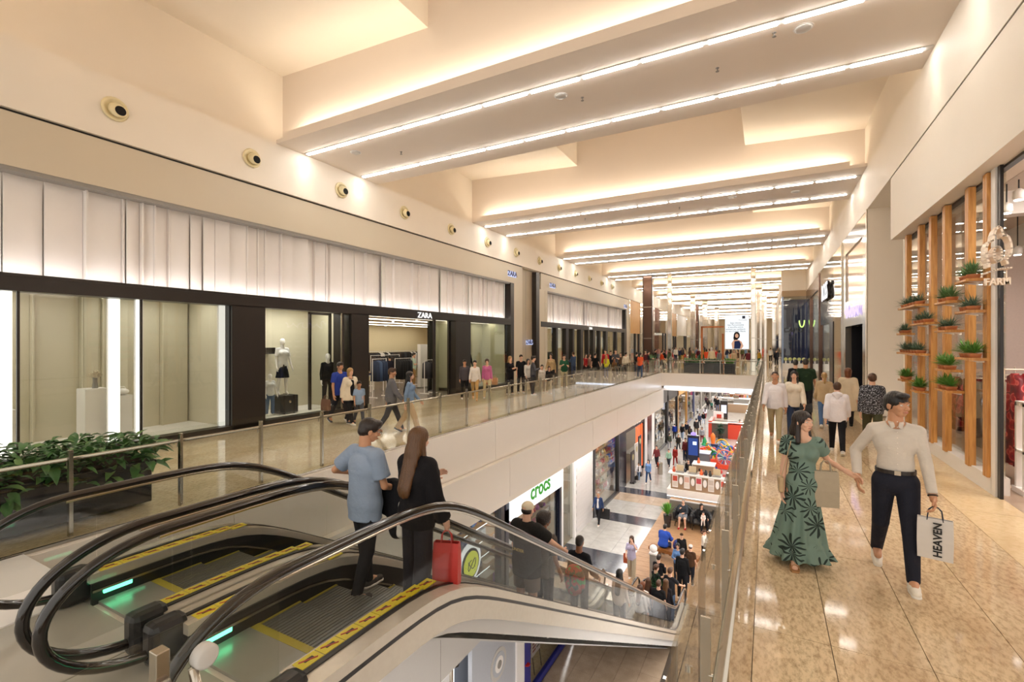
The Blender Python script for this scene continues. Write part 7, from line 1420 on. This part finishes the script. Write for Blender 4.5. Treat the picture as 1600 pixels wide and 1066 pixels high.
for i, (x, c) in enumerate(((.7, '#b9a890'), (1.4, '#b9a890'), (2.75, '#b9a890'), (3.6, '#d8d0c8'))):
    t = thing('display_easel', (kx + x, ky + .4, LOW + 1.42), f'{["left", "second", "third", "right"][i]} small sloping display box on top of the kiosk counter', 'display box'); bx('board', mat('easel_board', '#c9b694', .5), t, kx + x - .2, kx + x + .2, ky + .45, ky + .5, LOW + 1.5, LOW + 1.85); bx('tray', GREY, t, kx + x - .23, kx + x + .23, ky + .25, ky + .55, LOW + 1.42, LOW + 1.5)
for i, (x, dy, c, n_) in enumerate(((1.9, .4, '#e0632a', 'orange'), (2.15, .4, '#1c1c1e', 'black'), (2.4, .3, '#26221e', 'dark'), (2.9, 1.3, '#b52a22', 'red'), (1.6, 1.7, '#d86a3a', 'orange and green'), (.35, .4, '#c0502e', 'rust'))):
    t = thing('toy_figure', (kx + x, ky + dy, LOW + 1.42), f'{n_} ornament standing on the kiosk', 'ornament'); zz = LOW + (1.8 if i == 4 else 1.42); MB().lathe((kx + x, ky + dy, zz), [(.08, 0), (.1, .1), (.06, .2), (.02, .24)], 10).build('ornament_body', mat('orn' + c[1:], c, .5), t, True); MB().sphere((kx + x, ky + dy, zz + .28), .055, 8, 6).build('ornament_top', mat('orn' + c[1:], c, .5), t)
for i, (x, dy, c, n_) in enumerate(((1.15, .95, '#161618', 'black'), (.8, 3.1, '#141416', 'dark'), (2.2, 2.9, '#2e6a94', 'blue'), (1.05, 1.7, '#8a7a68', 'taupe'), (1.75, 1.0, '#1f2430', 'navy'))):
    person(f'seller or customer in a {n_} shirt at the print kiosk', (kx + x, ky + dy, LOW), 1.65, [0, 180, 180, 90, 0][i], top=c, bot='#26262e', hair=('short', 'dark'), pose=STAND, lod=2)
for i in range(18):
    x = kx + .45 + i * .2; c = ['#d8cfc4', '#a83a32', '#2f3a4c', '#e8e2d8', '#c08a5a', '#5a6a5a'][i % 6]; n_ = ['pale', 'red', 'navy', 'white', 'tan', 'green'][i % 6]
    o = MB().box(x, x + .16, ky + .55, ky + .7, LOW + 1.42, LOW + 1.47 + .05 * (i % 3)).box(x + .02, x + .15, ky + .54, ky + .69, LOW + 1.47 + .05 * (i % 3), LOW + 1.51 + .05 * (i % 3)).build('small_book', mat('book' + c[1:], c, .5)); tag(o, f'small {n_} book lying along the back edge of the print kiosk counter', 'book', 'books on the kiosk counter')
# litter bins, totem, play area, counters
for (u, v, l_) in ((1031.5, 741, 'cylindrical steel litter bin near the woman in light blue'), (1079, 660, 'steel litter bin farther along the lower floor')):
    if 'farther' in l_: u, v = 1081, 655
    a = scr(u, v, z=LOW); t = thing('litter_bin', a[:3], l_, 'bin'); MB().lathe(a[:3], [(.18, 0), (.18, .75), (.19, .77), (.19, .82), (.15, .85)], 16).build('bin_body', STEEL, t); MB().lathe((a[0], a[1], a[2] + .85), [(.12, 0), (.11, .01)], 12).build('opening', BLACK, t)
a = scr(1083, 726, z=LOW); t = thing('digital_totem', a[:3], 'tall navy digital totem with a glowing screen and round violet top', 'totem'); bx('cabinet', mat('totem_navy', '#12152c', .3), t, a[0] - .42, a[0] + .42, a[1], a[1] + .4, LOW, LOW + 2.2, bevel=.03); bx('display_face', emat('totem_screen', (.05, .09, .32, 1), .9), t, a[0] - .34, a[0] + .34, a[1] - .012, a[1], LOW + .7, LOW + 2.0)
bx('display_glow', emat('totem_hot', (.7, .8, 1, 1), 1.6), t, a[0] - .02, a[0] + .25, a[1] - .02, a[1] - .012, LOW + 1.5, LOW + 1.75); MB().sphere((a[0], a[1] + .2, LOW + 2.3), .2, 14, 8, .7).build('dome', emat('violet_glow', (.5, .35, 1, 1), 1.2), t, True)
a = scr(1096, 727, z=LOW); t = thing('box_counter', a[:3], 'grey box shaped counter beside the digital totem', 'counter'); bx('cabinet', mat('box_grey', '#6f7076', .4), t, a[0] - .5, a[0] + .55, a[1], a[1] + 1.2, LOW, LOW + .85); bx('top_panel', mat('box_top', '#8a8ea8', .3), t, a[0] - .54, a[0] + .6, a[1] - .05, a[1] + 1.25, LOW + .85, LOW + .9)
a = scr(1110, 731, z=LOW); px0, py0 = a[0], a[1]; t = thing('play_platform', (px0, py0, LOW), 'colourful raised play platform with orange and yellow panels on the lower floor', 'playground'); OC = lambda c: mat('play' + c[1:], c, .4)
bx('platform', OC('#c83a22'), t, px0, px0 + 2.6, py0, py0 + 2, LOW, LOW + .22); bx('platform', OC('#d8a22a'), t, px0 - 1.2, px0 + 2.4, py0 + 2, py0 + 6.5, LOW, LOW + .25); bx('front_panel', OC('#e0482a'), t, px0, px0 + 2.6, py0, py0 + .1, LOW + .2, LOW + .65); bx('base_strip', OC('#3a50a0'), t, px0 - .05, px0 + 2.65, py0 - .05, py0 + .02, LOW, LOW + .1)
R3_ = random.Random(3)
for i in range(64):
    y = py0 + R3_.uniform(.5, 6.3); x = px0 + R3_.uniform(-1.1 if y > py0 + 2.2 else .1, 2.1); c, n_ = R3_.choice((('#e0482a', 'red'), ('#e8b82a', 'yellow'), ('#2a8a5a', 'green'), ('#e8782a', 'orange'), ('#3a6ac0', 'blue'))); s_ = R3_.choice((0, 1, 2))
    o = MB()
    if s_ == 0: o.box(x, x + .25, y, y + .2, LOW + .25, LOW + .25 + R3_.uniform(.2, .7))
    elif s_ == 1: o.tube([(x + .25 * math.cos(q_), y, LOW + .25 + .45 * math.sin(q_)) for q_ in [j * math.pi / 8 for j in range(9)]], .05, 6)
    else: o.prism([(x, LOW + .25), (x + .5, LOW + .25), (x + .5, LOW + .4), (x, LOW + .8)], 'y', y, y + .3)
    o.build('play_block', OC(c), t)
t = thing('big_wheel', (px0 + 3.2, py0 + .3, LOW), 'round spoked fairground wheel at the front of the play area', 'ride'); cz = LOW + .86; cx = scr(1133, 733, z=LOW)[0]; cy = py0 - .05
MB().tube([(cx + .56 * math.cos(i * .2618), cy, cz + .56 * math.sin(i * .2618)) for i in range(25)], .04, 8).build('rim', OC('#e0705a'), t, True)
for i in range(12): a_ = i * math.pi / 6; MB().tube([(cx, cy, cz), (cx + .54 * math.cos(a_), cy, cz + .54 * math.sin(a_))], .015, 5).build('spoke', OC('#9ab0d8'), t); MB().prism([(cx + .12 * math.cos(a_), cz + .12 * math.sin(a_)), (cx + .5 * math.cos(a_), cz + .5 * math.sin(a_)), (cx + .5 * math.cos(a_ + .3), cz + .5 * math.sin(a_ + .3))], 'y', cy - .01, cy + .01).build('vane', OC(['#d8d0d8', '#c05a6a', '#6a5a8a'][i % 3]), t)
MB().sphere((cx, cy, cz), .1, 10, 6).build('hub', OC('#3a50a0'), t); bx('stand', OC('#e0482a'), t, cx - .5, cx + .5, cy - .06, cy + .04, LOW + .02, LOW + .32)
t = thing('arch_ride', (px0 + 1.8, py0 + 5.2, LOW), 'yellow hoop with a blue bell shape at the back of the play area', 'ride'); cx, cy = scr(1128, 706, z=LOW)[:2]
MB().tube([(cx + .45 * math.cos(i * .2618), cy, LOW + .6 + .45 * math.sin(i * .2618)) for i in range(25)], .05, 8).build('hoop', OC('#e8b82a'), t, True); MB().lathe((cx, cy + .3, LOW + .25), [(.28, 0), (.25, .3), (.12, .55), (.03, .6)], 14).build('bell', OC('#2a78b0'), t, True)
a = scr(1101, 704, z=LOW); t = thing('toy_tree', a[:3], 'small green cone tree standing in the play area', 'decoration')
for i in range(3): MB().lathe((a[0], a[1], LOW + .2 + .28 * i), [(.36 - .08 * i, 0), (.04, .4)], 10).build('tier', OC('#1f9a5a'), t)
MB().tube([(a[0], a[1], LOW), (a[0], a[1], LOW + .4)], .08, 6).build('trunk', OC('#8a4a2a'), t)
a = scr(1114, 706, z=LOW); t = thing('toy_tower', a[:3], 'orange figure shaped tower at the left of the play area', 'decoration'); MB().lathe(a[:3], [(.2, 0), (.24, .6), (.14, .75), (.2, 1.1), (.18, 1.4), (.04, 1.6)], 12).build('tower_body', OC('#e8782a'), t, True); bx('collar', OC('#26305a'), t, a[0] - .4, a[0] + .4, a[1] - .3, a[1] + .3, LOW + .2, LOW + .7)
a = scr(1126, 688, z=LOW); t = thing('palm_tree', a[:3], 'dark green potted palm between the play area and the red counter', 'plant'); MB().lathe(a[:3], [(.22, 0), (.28, .45), (.24, .45)], 12).build('pot', DARK, t); m = MB()
for i in range(150): az = random.uniform(0, 6.28); e_ = random.uniform(-.1, 1.4); L_ = random.uniform(.35, .7); z_ = LOW + random.uniform(.6, 1.3); m.blade((a[0], a[1], z_), (a[0] + L_ * math.cos(az) * math.cos(e_), a[1] + L_ * math.sin(az) * math.cos(e_), z_ + L_ * .8 * math.sin(e_)), .09, .15, 5)
m.build('fronds', mat('leaf_palm', '#274a38', .6, var=.3), t); MB().tube([(a[0], a[1], LOW + .4), (a[0] + .05, a[1], LOW + 1.35)], .06, 6).build('trunk', TIMBERD, t)
a = scr(1107, 683, z=LOW); t = thing('food_counter', a[:3], 'red ended food kiosk with a brown front and glass cases on the lower floor', 'kiosk'); x, y = a[0], a[1]; RC = mat('counter_red', '#c8402a', .35)
bx('front_panel', mat('counter_brown', '#5a4a40', .4), t, x + .3, x + 1.75, y, y + .3, LOW, LOW + 1.4); bx('end_panel', RC, t, x, x + .3, y, y + 3, LOW, LOW + 1.6); bx('side_panel', RC, t, x + 1.75, x + 4.6, y - .1, y + .3, LOW, LOW + 1.5); bx('worktop', LGREY, t, x, x + 4.6, y - .1, y + .9, LOW + 1.4, LOW + 1.48); bx('glass_case', GLS, t, x + .35, x + 1.7, y + .1, y + .15, LOW + 1.48, LOW + 2.0)
bx('menu_board', WHITE, t, x + .2, x + 1.15, y + 2.8, y + 2.9, LOW + 1.2, LOW + 2.2); bx('menu_logo', RC, t, x + .5, x + .95, y + 2.78, y + 2.8, LOW + 1.5, LOW + 1.9); bx('rear_counter', GREY, t, x + .3, x + 4.5, y + 2.6, y + 3.1, LOW, LOW + 1.3); bx('poster', mat('poster_pink', '#d87a9a', .5), t, x + 3.2, x + 3.8, y - .12, y - .1, LOW + .4, LOW + 1.4)
for i in range(2): person(f'staff member in an orange shirt behind the red food counter, {["left", "right"][i]} one', (x + 2.7 + i * .9, y + 1.6, LOW), 1.7, 180, top=['#d8541c', '#c84a1c'][i], bot='#26262c', hair=('short', 'black'), pose=STAND, lod=2)
a = scr(1131, 655, z=LOW); t = thing('digital_totem', a[:3], 'black digital totem with a white screen beyond the red counter', 'totem'); bx('cabinet', BLACK, t, a[0] - .42, a[0] + .42, a[1], a[1] + .3, LOW, LOW + 2.2); bx('display_face', emat('totem_white', (.9, .88, 1, 1), 1.1), t, a[0] - .3, a[0] + .3, a[1] - .01, a[1], LOW + .7, LOW + 1.7)
for i, (u, v) in enumerate(((1150, 645), (1158, 636), (1142, 634), (1165, 628))):
    a = scr(u, v, z=LOW); t = thing('cafe_counter', a[:3], f'{["nearest timber", "second grey", "third pale", "last brown"][i]} cafe counter in the lower hall beyond the totem', 'counter'); bx('front_panel', [KW, GREY, WHITE, TIMBERD][i], t, a[0] - 2.5, a[0] + 3, a[1], a[1] + .6, LOW, LOW + 1.1); bx('worktop', WHITE, t, a[0] - 2.6, a[0] + 3.1, a[1] - .05, a[1] + .7, LOW + 1.1, LOW + 1.16)
    bx('machine', STEEL, t, a[0] - 1, a[0] - .3, a[1] + .1, a[1] + .5, LOW + 1.16, LOW + 1.6)
for i in range(22):
    n1, c1_ = cols[(i * 2) % 15]; u = 1126 + (i * 37 % 44); vf = 619 + (i * 13 % 26); t_ = (2.3 - LOW) * 740 / (vf - 535); H_ = 1.68
    D(f'guest in {n1} in the lower food area, {["left", "centre", "right"][i % 3]} {["front", "middle", "back"][(i // 3) % 3]}{["", " by a counter", " near the edge"][i // 9]}', u, vf - H_ * 740 / t_, vf, (i * 70) % 360, 2, top=c1_, bot='#2c2c36', hair=('short', 'dark'), pose=STAND, group='guests of the lower food area')
# mannequins
def mannequin(loc, H, head, label, **k):
    SK['plaster'] = mat('mannequin_white', '#efeceb', .35); r_ = person(label, loc, H, head, hair=('bald', 'dark'), skin='plaster', lod=1, pose=dict(legL=(2, 3, 3), legR=(-1, 4, 3), armL=(6, 12, 16), armR=(6, 12, 16)), shoes=None, **k); r_[0]['category'] = 'mannequin'; r_[0].name = 'mannequin'
    for c in list(r_[0].children):
        if c.name.startswith(('eye', 'lips')): bpy.data.objects.remove(c)
mannequin((-13.0, 8.95, .12), 1.25, 100, 'shorter white mannequin in a pale top and blue trousers', top='#dfe2e6', bot='#5d6f8c', sleeve='short', fem=True)
mannequin((-13.2, 9.5, .68), 1.75, 100, 'taller white mannequin in a white top and black skirt, standing on the trunk', top='#e6e6e8', bot='#17171b', sleeve='short', legs='skirt', fem=True)
mannequin((-13.0, 19.4, .14), 1.9, 120, 'white mannequin in a dark suit in the window right of the shop entrance', top='#1c2028', bot='#d0ccc6')
SK['plaster2'] = SK['plaster']; mannequin((-12.95, 11.0, .14), 1.8, 110, 'mannequin in black behind the black framed glass screen', top='#17171b', bot='#26262c')
mannequin((-4.1, 42.3, .0), 1.9, 180, 'pale headed dress form under the orange timber frame', top='#d8c8a8', bot='#d8c8a8')
person('man in a pale mint top looking at his phone inside the shop', (-16.6, 19.7, 0), 1.75, 60, top='#bcd0c0', bot='#b08a58', hair=('short', 'dark'), pose=PHONE, sleeve='short', lod=1)
person('person bending over the racks in dark clothes inside the shop', (-16.9, 18.2, 0), 1.65, -60, top='#23202c', bot='#23232a', hair=('short', 'black'), pose=STAND, lod=1)
text_to_mesh()
